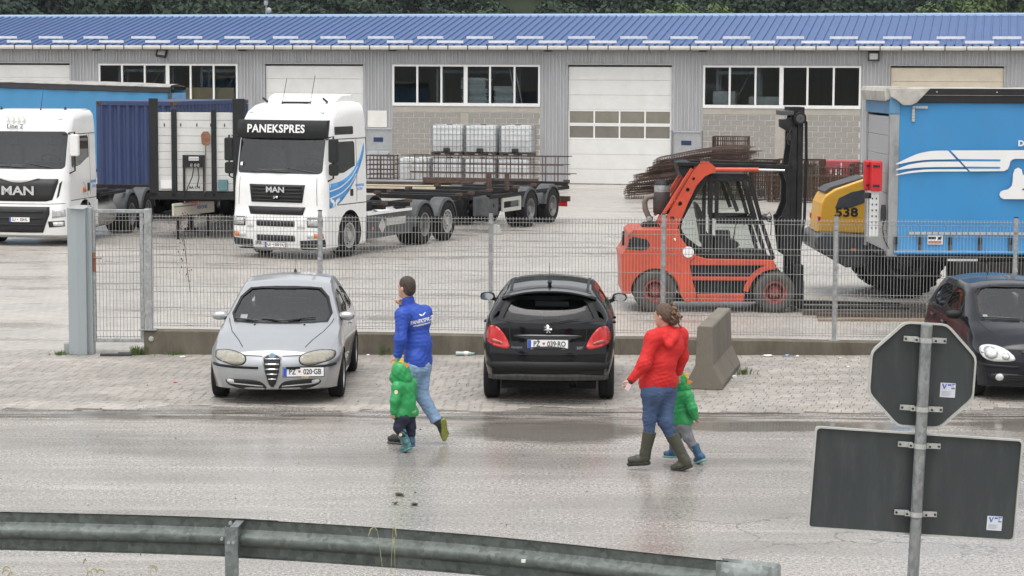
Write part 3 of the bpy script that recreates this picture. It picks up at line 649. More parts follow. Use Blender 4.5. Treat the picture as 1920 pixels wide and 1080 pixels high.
for x, w, h, lab in ((8.3, 0.9, 0.55, 'added pale parcel behind the left panes of the right window band'), (9.9, 1.3, 0.35, 'lower added pale parcel behind the middle panes of the right window band')):  # pale boxes added to lighten the black panes in place of reflections
    m = MB(); m.box(-w/2, w/2, -0.3, 0.3, 0, h); tag(m.build('brightener', M_board, loc=at_wall(x, 0.75, 3.12), rot=(0, 0, AB), bevel=0.05), lab, 'brightener', 'brighteners added inside the warehouse')
# ================================================================ FENCE, WALL, GATE
M_galv = mat('galvanised', (0.36, 0.37, 0.37), 0.42, metal=0.45, spangle=0.22, ss=30, var=0.16, vs=9, dirt=0.35, dcol=(0.30, 0.30, 0.29), ds=5)
M_wire = mat('fence_wire', (0.36, 0.36, 0.35), 0.5, metal=0.4, var=0.1)
M_wall = mat('mossy_concrete', (0.135, 0.118, 0.090), 0.85, var=0.22, vs=2.5, bump=0.6, bs=22, dirt=0.7, dcol=(0.06, 0.053, 0.036), ds=2.2, stretch=(1.6, 1, 0.45))
M_grass = mat('weed_green', (0.10, 0.15, 0.04), 0.8, var=0.4, vs=12)
M_straw = mat('weed_straw', (0.33, 0.31, 0.16), 0.8, var=0.3, vs=12)
def fy(x): return 33.05 + 0.025*(x+5.59)
def fz(x): return 0.373 - 0.0150*(x+5.59)
w = MB(); N = 40; x0, x1 = -5.59, 22.0; rw = random.Random(1); rings = []
for i in range(N+1):
    x = x0 + (x1-x0)*i/N; y = fy(x); z = max(0.12, fz(x)) + rw.uniform(-.006, .006)
    rings.append([(x, y, -0.02), (x, y+rw.uniform(-.006, .006), z-0.015), (x, y+0.015, z), (x, y+0.235, z), (x, y+0.25, z-0.015), (x, y+0.25, -0.02)])
w.loft(rings); o = w.build('kerb_wall', M_wall, smooth=30); tag(o, 'low stained concrete wall carrying the wire fence behind the parked cars', 'wall')
m = MB(); m.cyl((-5.48, fy(-5.48)+0.004, 0.24), (-5.48, fy(-5.48)-0.02, 0.24), 0.042, 0.036, 12); m.cyl((-5.48, fy(-5.48)-0.019, 0.24), (-5.48, fy(-5.48)-0.03, 0.24), 0.018, 0.015, 8)
m.build('drain_plug', mat('plug', (0.45, 0.44, 0.4), 0.6), o)
fence = thing('wire_fence', 'grey welded wire mesh fence on galvanised posts along the low wall', 'fence', (0, 0, 0))
PX = [-5.49, -2.923, -0.326, 2.309, 4.955, 7.72, 10.35]
FYO = 0.12
for i, x in enumerate(PX):
    y = fy(x)+FYO; zb = fz(x); top = 2.205 - 0.0075*(x+5.49)
    if i == 0: continue
    m = MB(); m.box(x-0.03, x+0.03, y-0.02, y+0.02, zb-0.02, top); m.box(x-0.075, x+0.075, y-0.06, y+0.06, zb-0.004, zb+0.008); o = m.build('post', M_galv, fence, bevel=0.004)
    m = MB(); m.box(x-0.033, x+0.033, y-0.023, y+0.023, top, top+0.015); m.build('cap', M_black, o)
    for zz in (0.5, 1.1, 1.7): m = MB(); m.box(x-0.035, x+0.035, y-0.032, y-0.021, zb+zz, zb+zz+0.05); m.build('clamp', M_galv, o)
def wire_panel(x0, x1, zb0, zb1, zt0, zt1, y0, y1, parent, name='wire_panel', folds=(0.0, 0.34, 0.72, 0.98), pitch=0.05):
    """Welded mesh: upright wires, cross wires and V-folds with doubled cross wires."""
    m = MB(); n = int((x1-x0)/pitch); r = 0.0042
    def pt(x, t, dy=0): k = (x-x0)/(x1-x0); zb = zb0+(zb1-zb0)*k; zt = zt0+(zt1-zt0)*k; return (x, y0+(y1-y0)*k+dy, zb+(zt-zb)*t)
    vs_ = []
    for fo in folds: vs_ += [(max(0, fo-0.03), 0), (min(1, fo+0.0), -0.022), (min(1, fo+0.03), 0)]
    prof = sorted({(round(a, 3), b) for a, b in vs_ if 0.0 <= a <= 1.0} | {(0.0, 0), (1.0, 0)})
    P = [prof[0]]
    for q in prof[1:]:
        if q[0]-P[-1][0] > 1e-3: P.append(q)
    for i in range(n+1):
        x = x0 + (x1-x0)*i/n
        m.tube([pt(x, t, d) for t, d in P], r, 3)
    hs = []
    for fo in folds: hs += [fo+0.03 if fo < 0.5 else fo-0.03] if fo in (0.0,) else [fo-0.027, fo+0.022 if fo < 0.97 else fo+0.004]
    hs += [0.17, 0.53, 0.86, 0.012]
    for t in hs:
        if 0 < t <= 1: m.tube([pt(x0, t, 0.004), pt(x1, t, 0.004)], 0.0048, 3)
    return m.build(name, M_wire, parent, fix=False)
for a, b in zip(PX[:-1], PX[1:]):
    xa, xb = a+0.04, b-0.04
    wire_panel(xa, xb, fz(xa)+0.05, fz(xb)+0.05, 2.125-0.0045*(xa+5.26), 2.125-0.0045*(xb+5.26), fy(xa)+FYO-0.028, fy(xb)+FYO-0.028, fence)
# gate leaf, its hinge post and the wide sheet-steel pillar
g = thing('gate', 'galvanised wire mesh gate leaf between the steel pillar and the low wall', 'gate', (0, 0, 0)); yg = 33.12
m = MB(); m.box(-5.575, -5.465, yg-0.05, yg+0.05, 0.36, 2.215); o = m.build('hinge_post', M_galv, g, bevel=0.008)
m = MB(); m.box(-5.66, -5.40, yg-0.10, yg+0.10, 0.371, 0.384); m.build('base_plate', M_galv, g)
m = MB(); m.box(-6.375, -6.32, yg-0.025, yg+0.025, 0.18, 2.21); m.box(-5.64, -5.59, yg-0.025, yg+0.025, 0.18, 2.145); m.box(-6.32, -5.575, yg-0.025, yg+0.025, 2.15, 2.205); m.box(-6.32, -5.64, yg-0.025, yg+0.025, 0.18, 0.235)
m.build('gate_frame', M_galv, g, bevel=0.006)
wire_panel(-6.315, -5.645, 0.24, 0.24, 2.145, 2.145, yg-0.01, yg-0.01, g, 'wire_infill', (0.04, 0.42, 0.68, 0.97))
m = MB(); m.box(-6.36, -6.31, yg-0.04, yg-0.026, 1.26, 1.55); m.cyl((-6.335, yg-0.04, 1.47), (-6.335, yg-0.09, 1.47), 0.01, n=6); m.cyl((-6.335, yg-0.09, 1.47), (-6.21, yg-0.09, 1.465), 0.009, n=6); m.build('lock', mat('rusty_lock', (0.24, 0.11, 0.06), 0.8, var=0.4, vs=20), g, bevel=0.004)
m = MB()
for z in (0.55, 1.15, 1.98): m.cyl((-5.58, yg-0.045, z), (-5.58, yg-0.045, z+0.09), 0.016, n=8)
m.build('hinge', M_galv, g)
p = thing('gate_pillar', 'wide folded sheet steel gate pillar, pale blue grey, left of the gate', 'pillar', (-6.55, 33.10, 0))
M_pill = mat('pillar_steel', (0.36, 0.40, 0.41), 0.42, metal=0.35, var=0.07, vs=2.5, dirt=0.4, dcol=(0.27, 0.30, 0.305), ds=2.5, stretch=(2, 2, 0.4))
pp = [(-0.165, -0.13), (-0.02, -0.17), (0.115, -0.15), (0.115, -0.05), (0.19, -0.05), (0.19, 0.15), (-0.165, 0.15)]
MB().prism(pp, 'z', 0, 2.235).build('pillar_body', M_pill, p, bevel=0.008)
MB().add([(-0.12, -0.20, 2.225), (0.10, -0.22, 2.215), (0.17, 0.12, 2.252), (-0.10, 0.14, 2.262), (-0.12, -0.20, 2.229), (0.10, -0.22, 2.219), (0.17, 0.12, 2.256), (-0.10, 0.14, 2.266)], [(0, 1, 2, 3), (4, 5, 6, 7), (0, 1, 5, 4), (1, 2, 6, 5), (2, 3, 7, 6), (3, 0, 4, 7)]).build('bent_cap', M_galv, p)
MB().box(-0.26, -0.17, -0.05, 0.12, 0, 0.17).build('stop_block', M_trim, p, bevel=0.01)
m = MB(); m.tube([(0.13, 0.0, 2.23), (0.135, 0.0, 2.40), (0.10, -0.02, 2.56), (0.07, -0.03, 2.62)], 0.008, 5); m.build('cable', M_trim, p)
# dead branch caught in the fence
M_dead = mat('dead_leaf', (0.10, 0.05, 0.035), 0.8, var=0.4, vs=25)
rd = random.Random(11); t = thing('dead_branch', 'withered brown creeper hanging in the fence beside the gate', 'branch', (-5.0, 33.18, 0.9))
m = MB(); m.tube([(0.10, 0, 0.05), (0.06, 0, 0.4), (0.02, 0.01, 0.8), (-0.06, 0, 1.2)], 0.006, 4); m.tube([(0.02, 0, 0.75), (-0.1, -0.02, 1.1)], 0.005, 4); m.build('stem', M_dead, t)
m = MB()
for k in range(70):
    z = rd.choice([rd.uniform(0.95, 1.28), rd.uniform(0.95, 1.28), rd.uniform(0.28, 0.6), rd.uniform(0.2, 1.0)]); x = 0.06*(1-z) + rd.gauss(-0.02, 0.09); y = rd.uniform(-0.07, -0.02); a = rd.uniform(0, PI); L = rd.uniform(0.02, 0.05)
    m.add([(x, y, z), (x+0.012*math.cos(a), y+0.01, z-L*0.5), (x+0.012*math.sin(a), y-0.006, z-L), (x-0.012, y, z-L*0.5)], [(0, 1, 2, 3)])
m.build('leaves', M_dead, t, fix=False)
# two dark bars lying by the gate, tufts and litter
for (x, y, L, lab) in ((-5.98, 32.86, 0.48, 'longer dark plastic bar lying on the paving under the gate, nearer one'), (-5.78, 33.02, 0.40, 'shorter dark plastic bar lying on the paving under the gate, farther one')):
    m = MB(); m.prism([(-0.03, 0), (0.03, 0), (0.022, 0.035), (-0.022, 0.035)], 'x', -L/2, L/2); tag(m.build('floor_bar', M_black, loc=(x, y, 0.002), rot=(0, 0, 0.05), bevel=0.006), lab, 'bar', 'bars under the gate')
def tuft(x, y, n, h, lab, m_=None, cat='grass tuft', spread=0.09, z=0.0, grp='weeds along the wall', y_s=0.4):
    r = random.Random(int(x*1000) % 9973); mb = MB()
    for k in range(n):
        a = r.uniform(0, 2*PI); d = abs(r.gauss(0, spread)); px, py = d*math.cos(a), d*math.sin(a)*y_s; L = h*r.uniform(0.4, 1.0); b = r.uniform(0.1, 0.6)*L; w_ = 0.006+0.004*r.random()
        q = [Vector((px, py, -0.01)), Vector((px+math.cos(a)*b*0.4, py+math.sin(a)*b*0.4, L*0.6)), Vector((px+math.cos(a)*b, py+math.sin(a)*b, L))]; sd = Vector((-math.sin(a+0.6), math.cos(a+0.6), 0))*w_
        mb.add([q[0]-sd, q[0]+sd, q[1]+sd*0.8, q[2], q[1]-sd*0.8], [(0, 1, 2, 3, 4)])
    return stuff(tag(mb.build('grass_tuft', m_ or M_grass, loc=(x, y, z), fix=False), lab, cat, grp))
tuft(-5.68, 32.98, 70, 0.17, 'green grass tuft at the left end of the low wall')
tuft(-6.83, 32.95, 40, 0.08, 'green tuft at the foot of the steel gate pillar')
tuft(-5.1, 33.02, 40, 0.09, 'sparse moss tuft at the foot of the low wall near its left end', spread=0.2)
tuft(-1.98, 33.10, 16, 0.2, 'small weed against the low wall beside the silver car')
tuft(3.32, 31.1, 30, 0.13, 'green tuft at the far foot of the concrete barrier')
M_trash = mat('litter_white', (0.72, 0.71, 0.68), 0.5, var=0.1)
def bottle(x, y, rz, lab):
    t = thing('plastic_bottle', lab, 'bottle', (x, y, 0.035), rz)
    MB().lathe([(0.0, -0.14), (0.03, -0.14), (0.036, -0.12), (0.032, -0.05), (0.036, 0.0), (0.035, 0.05), (0.014, 0.11), (0.013, 0.13)], 12, axis='x').build('bottle_body', mat('pet', (0.42, 0.50, 0.47), 0.15, var=0.15, vs=12), t, smooth=50)
    MB().lathe([(0.0365, -0.01), (0.0367, 0.045)], 12, axis='x', cap=False).build('bottle_label', M_trash, t, fix=False); MB().cyl((0.125, 0, 0), (0.145, 0, 0), 0.016, n=10).build('bottle_cap', mat('cap_teal', (0.12, 0.36, 0.34), 0.4), t)
bottle(-0.71, 33.05, 0.05, 'crushed clear plastic bottle with white label lying against the low wall')
def crumple(name, x, y, w_, h, d, m_, lab, grp='litter along the wall'):
    r = random.Random(int(x*977) % 991); bm = bmesh.new(); bmesh.ops.create_icosphere(bm, subdivisions=2, radius=1)
    for v in bm.verts: v.co = Vector((v.co.x*w_, v.co.y*d, v.co.z*h))*r.uniform(0.6, 1.15); v.co.z += h*0.7
    me = bpy.data.meshes.new(name); bm.to_mesh(me); bm.free(); return tag(link(name, me, m_, loc=(x, y, 0.001)), lab, 'litter', grp)
crumple('paper_cup', 3.90, 33.10, 0.085, 0.022, 0.04, M_trash, 'largest white crushed cup against the wall right of the barrier')
crumple('drink_can', 4.20, 33.14, 0.05, 0.022, 0.03, mat('can_blue', (0.22, 0.33, 0.5), 0.4, metal=0.4, var=0.4, vs=20), 'small blue crushed can against the wall right of the barrier')
crumple('paper_scrap', 4.35, 33.08, 0.032, 0.02, 0.03, M_trash, 'small white scrap just right of the blue can')
crumple('paper_scrap', 4.98, 33.0, 0.05, 0.006, 0.03, M_trash, 'flat white scrap by the wall near the fence post')
crumple('paper_scrap', 5.25, 33.05, 0.06, 0.006, 0.02, M_trash, 'flat white scrap by the wall, the rightmost one')
crumple('paper_scrap', 4.95, 31.95, 0.035, 0.008, 0.03, M_trash, 'white scrap lying out on the pavers behind the octagonal sign')
crumple('cigarette_pack', 3.15, 30.75, 0.05, 0.022, 0.03, M_trash, 'white and black crumpled pack beside the concrete barrier')
crumple('paper_scrap', -4.95, 32.75, 0.06, 0.014, 0.03, M_trash, 'white torn scrap on the pavers in front of the wall near the gate')
crumple('paper_scrap', -2.18, 33.0, 0.03, 0.014, 0.02, M_trash, 'tiny white scrap by the wall beside the silver car')
crumple('red_scrap', -4.65, 30.0, 0.03, 0.01, 0.03, mat('scrap_red', (0.5, 0.06, 0.05), 0.6), 'tiny red scrap on the pavers left of the silver car')
M_leafd = mat('leaf_dark', (0.055, 0.035, 0.025), 0.7, var=0.3, vs=20)
def leaf(x, y, L, w_, a, lab):
    m = MB(); pts = [(-L/2, 0), (-L/4, w_*0.7), (0, w_), (L/4, w_*0.7), (L/2, 0), (L/4, -w_*0.7), (0, -w_), (-L/4, -w_*0.7)]
    m.add([(p[0], p[1], 0.012+0.02*abs(p[0])/L+0.008*(i % 2)) for i, p in enumerate(pts)] + [(0, 0, 0.004)], [(i, (i+1) % 8, 8) for i in range(8)])
    tag(m.build('fallen_leaf', M_leafd, loc=(x, y, 0.0), rot=(0, 0, a), fix=False), lab, 'leaf', 'dead leaves on the road')
leaf(-1.13, 21.9, 0.13, 0.05, -0.9, 'long curled dead leaf on the road below the blue-jacketed man'); leaf(-1.15, 21.45, 0.07, 0.04, 0.3, 'small dead leaf on the road just below the curled one'); leaf(-0.96, 21.4, 0.10, 0.04, 1.1, 'dead leaf on the road right of the two others'); leaf(-1.16, 19.7, 0.1, 0.03, 0.4, 'dead leaf on the road just above the guard rail')
gr = MB(); rg = random.Random(21)
for k in range(260):
    x = rg.uniform(-5.5, 7.5); y = rg.choice([rg.uniform(18.5, 27), rg.gauss(26.7, 0.5), rg.uniform(27.5, 31)]); s = rg.uniform(0.006, 0.02); zz = 0.0
    P = [(x+s*rg.uniform(-1, 1), y+s*rg.uniform(-1, 1), zz) for _ in range(3)] + [(x, y, zz+s*0.9)]
    gr.add(P, [(0, 1, 3), (1, 2, 3), (2, 0, 3)])
o = stuff(gr.build('road_grit', mat('grit', (0.10, 0.09, 0.08), 0.9, var=0.5, vs=3), fix=False)); o['label'] = 'scattered grit and small stones on the wet road'; o['category'] = 'grit'

# ================================================================ CONCRETE BARRIER
M_jer = mat('barrier_concrete', (0.17, 0.150, 0.120), 0.85, var=0.14, vs=3, bump=0.35, bs=30, dirt=0.6, dcol=(0.085, 0.073, 0.056), ds=1.7, stretch=(1, 1, 0.5))
jp = [(-0.24, 0), (0.24, 0), (0.24, 0.07), (0.118, 0.33), (0.098, 0.85), (0.08, 0.87), (-0.08, 0.87), (-0.098, 0.85), (-0.118, 0.33), (-0.24, 0.07)]
jb = MB(); jb.prism([(x*1.06, z) for x, z in jp], 'y', 0, 2.45); bme = jb.build('concrete_barrier', M_jer, loc=(2.62, 29.55, 0.0), rot=(0, 0, -0.20), bevel=0.012, segs=2)
tag(bme, 'concrete road barrier with sloping foot standing beside the woman in red', 'barrier')

# ================================================================ GUARD RAIL
M_rail = mat('rail_galvanised', (0.095, 0.110, 0.100), 0.55, metal=0.25, spangle=0.38, ss=24, var=0.24, vs=7, dirt=0.5, dcol=(0.15, 0.165, 0.155), ds=8)
M_rail2 = mat('rail_end_galvanised', (0.16, 0.18, 0.175), 0.45, metal=0.35, spangle=0.35, ss=28, var=0.2, vs=7, dirt=0.4, dcol=(0.25, 0.265, 0.26), ds=9)
path = [(-9.5, 17.5), (-6.5, 17.42), (-4.08, 17.23), (-2.22, 17.01), (-0.40, 16.485), (1.14, 15.77), (1.86, 15.44)]
SP = [Vector((p[0], p[1], 0)) for p in spline(path, 10)]
# W-beam section: (depth away from camera, height)
wp = [(0.060, 0.752), (0.078, 0.740), (0.082, 0.668), (0.070, 0.652), (0.008, 0.630), (-0.004, 0.612), (-0.004, 0.578), (0.008, 0.560), (0.070, 0.538), (0.082, 0.522), (0.078, 0.452), (0.060, 0.440)]
gr_t = thing('guard_rail', 'curved galvanised steel guard rail seen from behind along the near roadside', 'guard rail', (SP[0].x, SP[0].y, 0))
org = Vector((SP[0].x, SP[0].y, 0))
def rail_piece(P, name, m_, dz=0.0, dn=0.0, sc=1.0):
    V = []
    for i, p in enumerate(P):
        t_ = (P[min(i+1, len(P)-1)]-P[max(i-1, 0)]).normalized(); n_ = Vector((-t_.y, t_.x, 0))
        V.append([p + n_*(d+dn) + Vector((0, 0, 0.595+(h-0.595)*sc+dz)) - org for d, h in wp] + [p + n_*(d+dn+0.004) + Vector((0, 0, 0.595+(h-0.595)*sc+dz)) - org for d, h in reversed(wp)])
    return MB().loft(V).build(name, m_, gr_t, smooth=40)
k = next(i for i, p in enumerate(SP) if p.x > -2.13); e = next(i for i, p in enumerate(SP) if p.x > 1.52)
rail_piece(SP[:k+2], 'beam', M_rail); rail_piece(SP[k-1:e+1], 'beam', M_rail, -0.004, -0.006)
# curled end piece
P0 = SP[e-1:]; t_ = (P0[-1]-P0[-2]).normalized(); n_ = Vector((-t_.y, t_.x, 0)); C_ = P0[-1] + n_*0.055
arc = [C_ + (-n_*math.cos(a) + t_*math.sin(a))*0.055 for a in [PI*q/10 for q in range(11)]]
arc = [P0[-1]+n_*0.06*0 + (p-P0[-1]) for p in arc]; ends = [arc[-1] - t_*0.25*q for q in (1, 1.6)]
V = []
allp = list(P0) + [p + n_*0.0 for p in arc] + ends
for i, p in enumerate(allp):
    h0, h1 = 0.445, 0.752
    V.append([p + n_*(0.0 if i < len(P0) else 0) + Vector((0, 0, h0)) - org, p + Vector((0, 0, h1)) - org])
me_ = MB(); me_.add([q for r in V for q in r], [(2*i, 2*i+1, 2*i+3, 2*i+2) for i in range(len(V)-1)])
o = me_.build('end_piece', M_rail2, gr_t, fix=False, smooth=50); s_ = o.modifiers.new('s', 'SOLIDIFY'); s_.thickness = 0.004
def rail_post(p, full=True):
    q = p - org; m = MB(); x, y = q.x, q.y-0.10
    m.prism([(x-0.05, y-0.03), (x+0.05, y-0.03), (x+0.05, y-0.024), (x-0.044, y-0.024), (x-0.044, y+0.03), (x-0.05, y+0.03)], 'z', -0.3, 0.72); m.box(x+0.044, x+0.05, y-0.024, y+0.03, -0.3, 0.72)
    o = m.build('post', M_rail2, gr_t)
    m = MB(); m.beam((x+0.02, y-0.02, 0.715), (x+0.06, y+0.20, 0.742), 0.065, 0.012); m.box(x-0.03, x+0.05, y+0.03, y+0.11, 0.52, 0.64); m.build('spacer', M_rail2, o)
    for dx, dz in ((-0.02, 0.60), (0.015, 0.60), (0.13, 0.60), (-0.09, 0.60)): m = MB(); m.cyl((x+dx, y-0.045 if abs(dx) < 0.03 else y+0.085, dz), (x+dx, y-0.02 if abs(dx) < 0.03 else y+0.11, dz), 0.013, n=6); m.build('bolt', M_trim, o)
    for dx, dz in ((-0.03, 0.715), (0.16, 0.705), (0.16, 0.49)): m = MB(); m.cyl((x+dx, y+0.15, dz), (x+dx, y+0.19, dz), 0.016, n=6); m.build('bolt', M_trim, o)
for xx in (-6.2, -2.19): rail_post(Vector((xx, interp(xx, [p.x for p in SP], [p.y for p in SP]), 0)))
m = MB(); q = next(p for p in SP if p.x > 0.02) - org; m.box(q.x-0.03, q.x+0.03, q.y-0.012, q.y-0.006, 0.585, 0.612); m.build('reflector', M_trash, gr_t, bevel=0.006)
# weeds in front of the rail
for (x, y, h, n, lab) in ((-3.85, 16.6, 0.46, 3, 'thin grass stalks standing before the rail at far left'), (-3.20, 16.5, 0.56, 4, 'pair of drooping seed-head grasses left of the rail post'), (-2.80, 16.5, 0.52, 3, 'single arched grass stalk near the rail post'), (-0.92, 16.3, 0.95, 3, 'tall thin grass stalk standing in front of the rail right of the post'), (-0.55, 16.2, 0.35, 5, 'low grass blades in front of the rail, right part'), (-1.55, 16.4, 0.42, 3, 'short grass stalks just right of the rail post')):
    r = random.Random(int(h*1000)+n); t = thing('grass_stalk', lab, 'grass', (x, y, 0.0), 0, 'grass stalks at the rail'); m = MB(); hd = MB()
    for k in range(n):
        a = r.uniform(-1, 1); L = h*r.uniform(0.8, 1.08); dx = r.uniform(-0.06, 0.06)
        P = [(dx, 0, -0.02), (dx+0.02*a, 0, L*0.6), (dx+0.06*a, 0, L*0.95), (dx+0.11*a, 0.0, L*0.96)]; m.tube(P, [0.003, 0.0025, 0.0018, 0.0012], 4)
        hd.tube([P[2], ((P[2][0]+P[3][0])/2, 0, L*0.985), P[3], (P[3][0]+0.02*a, 0, L*0.90)], [0.002, 0.007, 0.007, 0.002], 5)
    m.build('stem', M_straw, t, fix=False); hd.build('seed_head', M_straw, t, fix=False)
gm_ = MB(); rg = random.Random(5)
for k in range(900):
    x = rg.uniform(-6, 3.2); yb = float(np.interp(x, [p[0] for p in path], [p[1] for p in path])); y = yb - rg.uniform(0.2, 1.4); L = rg.uniform(0.02, 0.10)*(1.6 if y < yb-0.6 else 1); a = rg.uniform(0, 6.3); s = 0.005
    gm_.add([(x-s, y, 0), (x+s, y, 0), (x+math.cos(a)*L*0.5, y+math.sin(a)*L*0.5, L)], [(0, 1, 2)])
o = stuff(gm_.build('verge_grass', M_grass, fix=False)); o['label'] = 'sparse short grass on the verge in front of the guard rail'; o['category'] = 'grass'

# ================================================================ ROAD SIGN (seen from behind)
M_sback = mat('sign_back', (0.036, 0.042, 0.043), 0.42, var=0.14, vs=2, dirt=0.7, dcol=(0.068, 0.076, 0.076), ds=4.5, stretch=(2.6, 1, 0.5))
M_edge = mat('sign_edge', (0.50, 0.50, 0.47), 0.4, metal=0.3, var=0.12, vs=8)
M_pole = mat('sign_pole', (0.235, 0.245, 0.245), 0.42, metal=0.4, spangle=0.3, ss=45, var=0.25, vs=12, dirt=0.8, dcol=(0.36, 0.365, 0.36), ds=13, stretch=(1, 1, 0.6))
sg = thing('road_sign', 'back of a grey octagonal sign and wide rectangular board on one leaning pole', 'road sign', (2.292, 12.5, 0.0)); sg.rotation_euler = (0, 0.0322, 0)
MB().cyl((0, 0, -0.3), (0, 0, 2.835), 0.0335, n=20).build('pole', M_pole, sg, smooth=40)
def plate(poly, name, z0, rot):
    M = Matrix.Translation((0, 0.062, z0)) @ Matrix.Rotation(rot, 4, 'Y')
    n = len(poly); inner = [(x*(1-0.010/max(abs(x), 0.15)), z*(1-0.010/max(abs(z), 0.15))) for x, z in poly]
    m = MB(M); m.prism(inner, 'y', 0, 0.003); o = m.build(name, M_sback, sg)
    r = MB(M); V = []
    for i in range(n):
        a, b = Vector((poly[i][0], poly[i][1])), Vector((inner[i][0], inner[i][1])); V.append([(a.x, -0.018, a.y), (b.x, -0.018, b.y), (b.x, 0.006, b.y), (a.x, 0.006, a.y)])
    V.append(V[0]); r.loft(V, cap=False); r.build('rim', M_edge, o)
    return o, M
op = [(0.331*math.cos(math.radians(22.5+45*i)), 0.331*math.sin(math.radians(22.5+45*i))) for i in range(8)]
octp = []
for i in range(8):
    a, b, c = op[i-1], op[i], op[(i+1) % 8]
    octp += [(b[0]+(a[0]-b[0])*0.12, b[1]+(a[1]-b[1])*0.12), (b[0]+(a[0]-b[0])*0.03+(c[0]-b[0])*0.03, b[1]+(a[1]-b[1])*0.03+(c[1]-b[1])*0.03), (b[0]+(c[0]-b[0])*0.12, b[1]+(c[1]-b[1])*0.12)]
o1, Mo = plate(octp, 'octagonal_plate', 2.535, 0.018)
o2, Mr = plate(rrect(-0.612, 0.598, -0.305, 0.298, 0.022), 'rectangular_plate', 1.90, 0.030)
M_strap = mat('strap_zinc', (0.55, 0.55, 0.53), 0.38, metal=0.55, var=0.15, vs=20)
for z in (2.745, 2.345, 2.13, 1.73):
    m = MB(); rot = (0, 0.025, 0)
    for sx in (-1, 1): m.obox((sx*0.082, 0.030, z-sx*0.002), (0.082, 0.012, 0.030), rot)
    V = [[(math.cos(a)*r_, -math.sin(a)*r_, z+dz) for r_, dz in ((0.0345, -0.014), (0.0345, 0.014), (0.0375, 0.014), (0.0375, -0.014))] for a in [PI*q/12 for q in range(13)]]
    m.loft(V); m.obox((0.052, 0.012, z), (0.026, 0.03, 0.026)); m.obox((-0.052, 0.012, z), (0.026, 0.03, 0.026)); o = m.build('strap', M_strap, sg)
    for dx in (-0.112, -0.055, 0.055, 0.112): m = MB(); m.cyl((dx, 0.024 if abs(dx) > .1 else -0.004, z-dx*0.025), (dx, 0.014 if abs(dx) > .1 else -0.014, z-dx*0.025), 0.007, n=6); m.build('bolt', M_black, o)
def sticker(M, x, z):
    ry = M.to_euler().y
    k = MB(M); k.box(x-0.044, x+0.044, -0.0016, -0.0006, z-0.042, z+0.042); o = k.build('sticker', mat('sticker_white', (0.60, 0.62, 0.66), 0.5, var=0.05), sg)
    k = MB(M); k.box(x+0.020, x+0.041, -0.0026, -0.0017, z+0.008, z+0.039); k.prism([(x-0.036, z+0.036), (x-0.026, z+0.036), (x-0.020, z+0.018), (x-0.014, z+0.036), (x-0.006, z+0.036), (x-0.018, z+0.006), (x-0.024, z+0.006)], 'y', -0.0026, -0.0017); k.box(x-0.002, x+0.017, -0.0026, -0.0017, z+0.026, z+0.036); k.build('print', mat('print_blue', (0.10, 0.14, 0.42), 0.5), o)
    k = MB(M)
    for i in range(4): k.box(x-0.034, x+0.02-0.01*(i % 2), -0.0026, -0.0017, z-0.010-0.007*i, z-0.0075-0.007*i)
    k.build('print', mat('print_grey', (0.33, 0.35, 0.42), 0.5), o)
    p = M @ Vector((x+0.030, -0.003, z+0.023)); text('print', '18', 0.024, M_trash, sg, p, (PI/2, -ry*0, 0), 0.0004, 0.001)
sticker(Mo, 0.155, -0.08); sticker(Mr, 0.475, -0.205)
# ================================================================ VEHICLE KIT
M_tyre = mat('tyre_rubber', (0.012, 0.012, 0.0125), 0.8, spec=0.25, var=0.3, vs=10, dirt=0.35, dcol=(0.05, 0.047, 0.042), ds=6)
M_rimS = mat('rim_silver', (0.42, 0.42, 0.42), 0.32, metal=0.7, var=0.15, vs=8, dirt=0.3, dcol=(0.18, 0.16, 0.14), ds=7)
M_hubd = mat('hub_dark', (0.03, 0.03, 0.03), 0.6)
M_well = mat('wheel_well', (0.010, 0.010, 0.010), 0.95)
M_cabin = mat('cabin_lining', (0.20, 0.205, 0.20), 0.9)
M_cglass = glass_mat('car_glass', (0.74, 0.80, 0.78), 0.02, 1.75)
M_rglass = glass_mat('car_rear_glass', (0.55, 0.60, 0.59), 0.03, 1.6)
M_sglass = glass_mat('car_side_glass', (0.42, 0.45, 0.45), 0.02, 1.6)
M_clear = mat('lamp_clear', (0.62, 0.63, 0.62), 0.12, var=0.25, vs=22, coat=0.6)
M_yellowed = mat('lamp_yellowed', (0.30, 0.285, 0.23), 0.16, var=0.22, vs=16, coat=0.5)
M_red = mat('lamp_red', (0.50, 0.02, 0.02), 0.22, var=0.35, vs=11, coat=0.3)
M_amber = mat('lamp_amber', (0.62, 0.16, 0.03), 0.2, coat=0.5)
M_chrome = mat('chrome', (0.75, 0.75, 0.75), 0.15, metal=1.0, var=0.05)
M_trimk = mat('trim_black', (0.012, 0.0125, 0.013), 0.55, var=0.15, vs=6, spec=0.3)
M_gap = mat('panel_gap', (0.012, 0.012, 0.012), 0.8)
M_pwhite = mat('plate_white', (0.78, 0.78, 0.77), 0.4, var=0.03); M_pblue = mat('plate_blue', (0.03, 0.08, 0.42), 0.4); M_ink = mat('ink_black', (0.012, 0.012, 0.013), 0.5)
M_seat = mat('seat_fabric', (0.09, 0.095, 0.095), 0.95, var=0.2, vs=10)
FRONT = (PI/2, 0, PI/2); REAR = (PI/2, 0, -PI/2); LEFT = (PI/2, 0, PI); RIGHT = (PI/2, 0, 0)
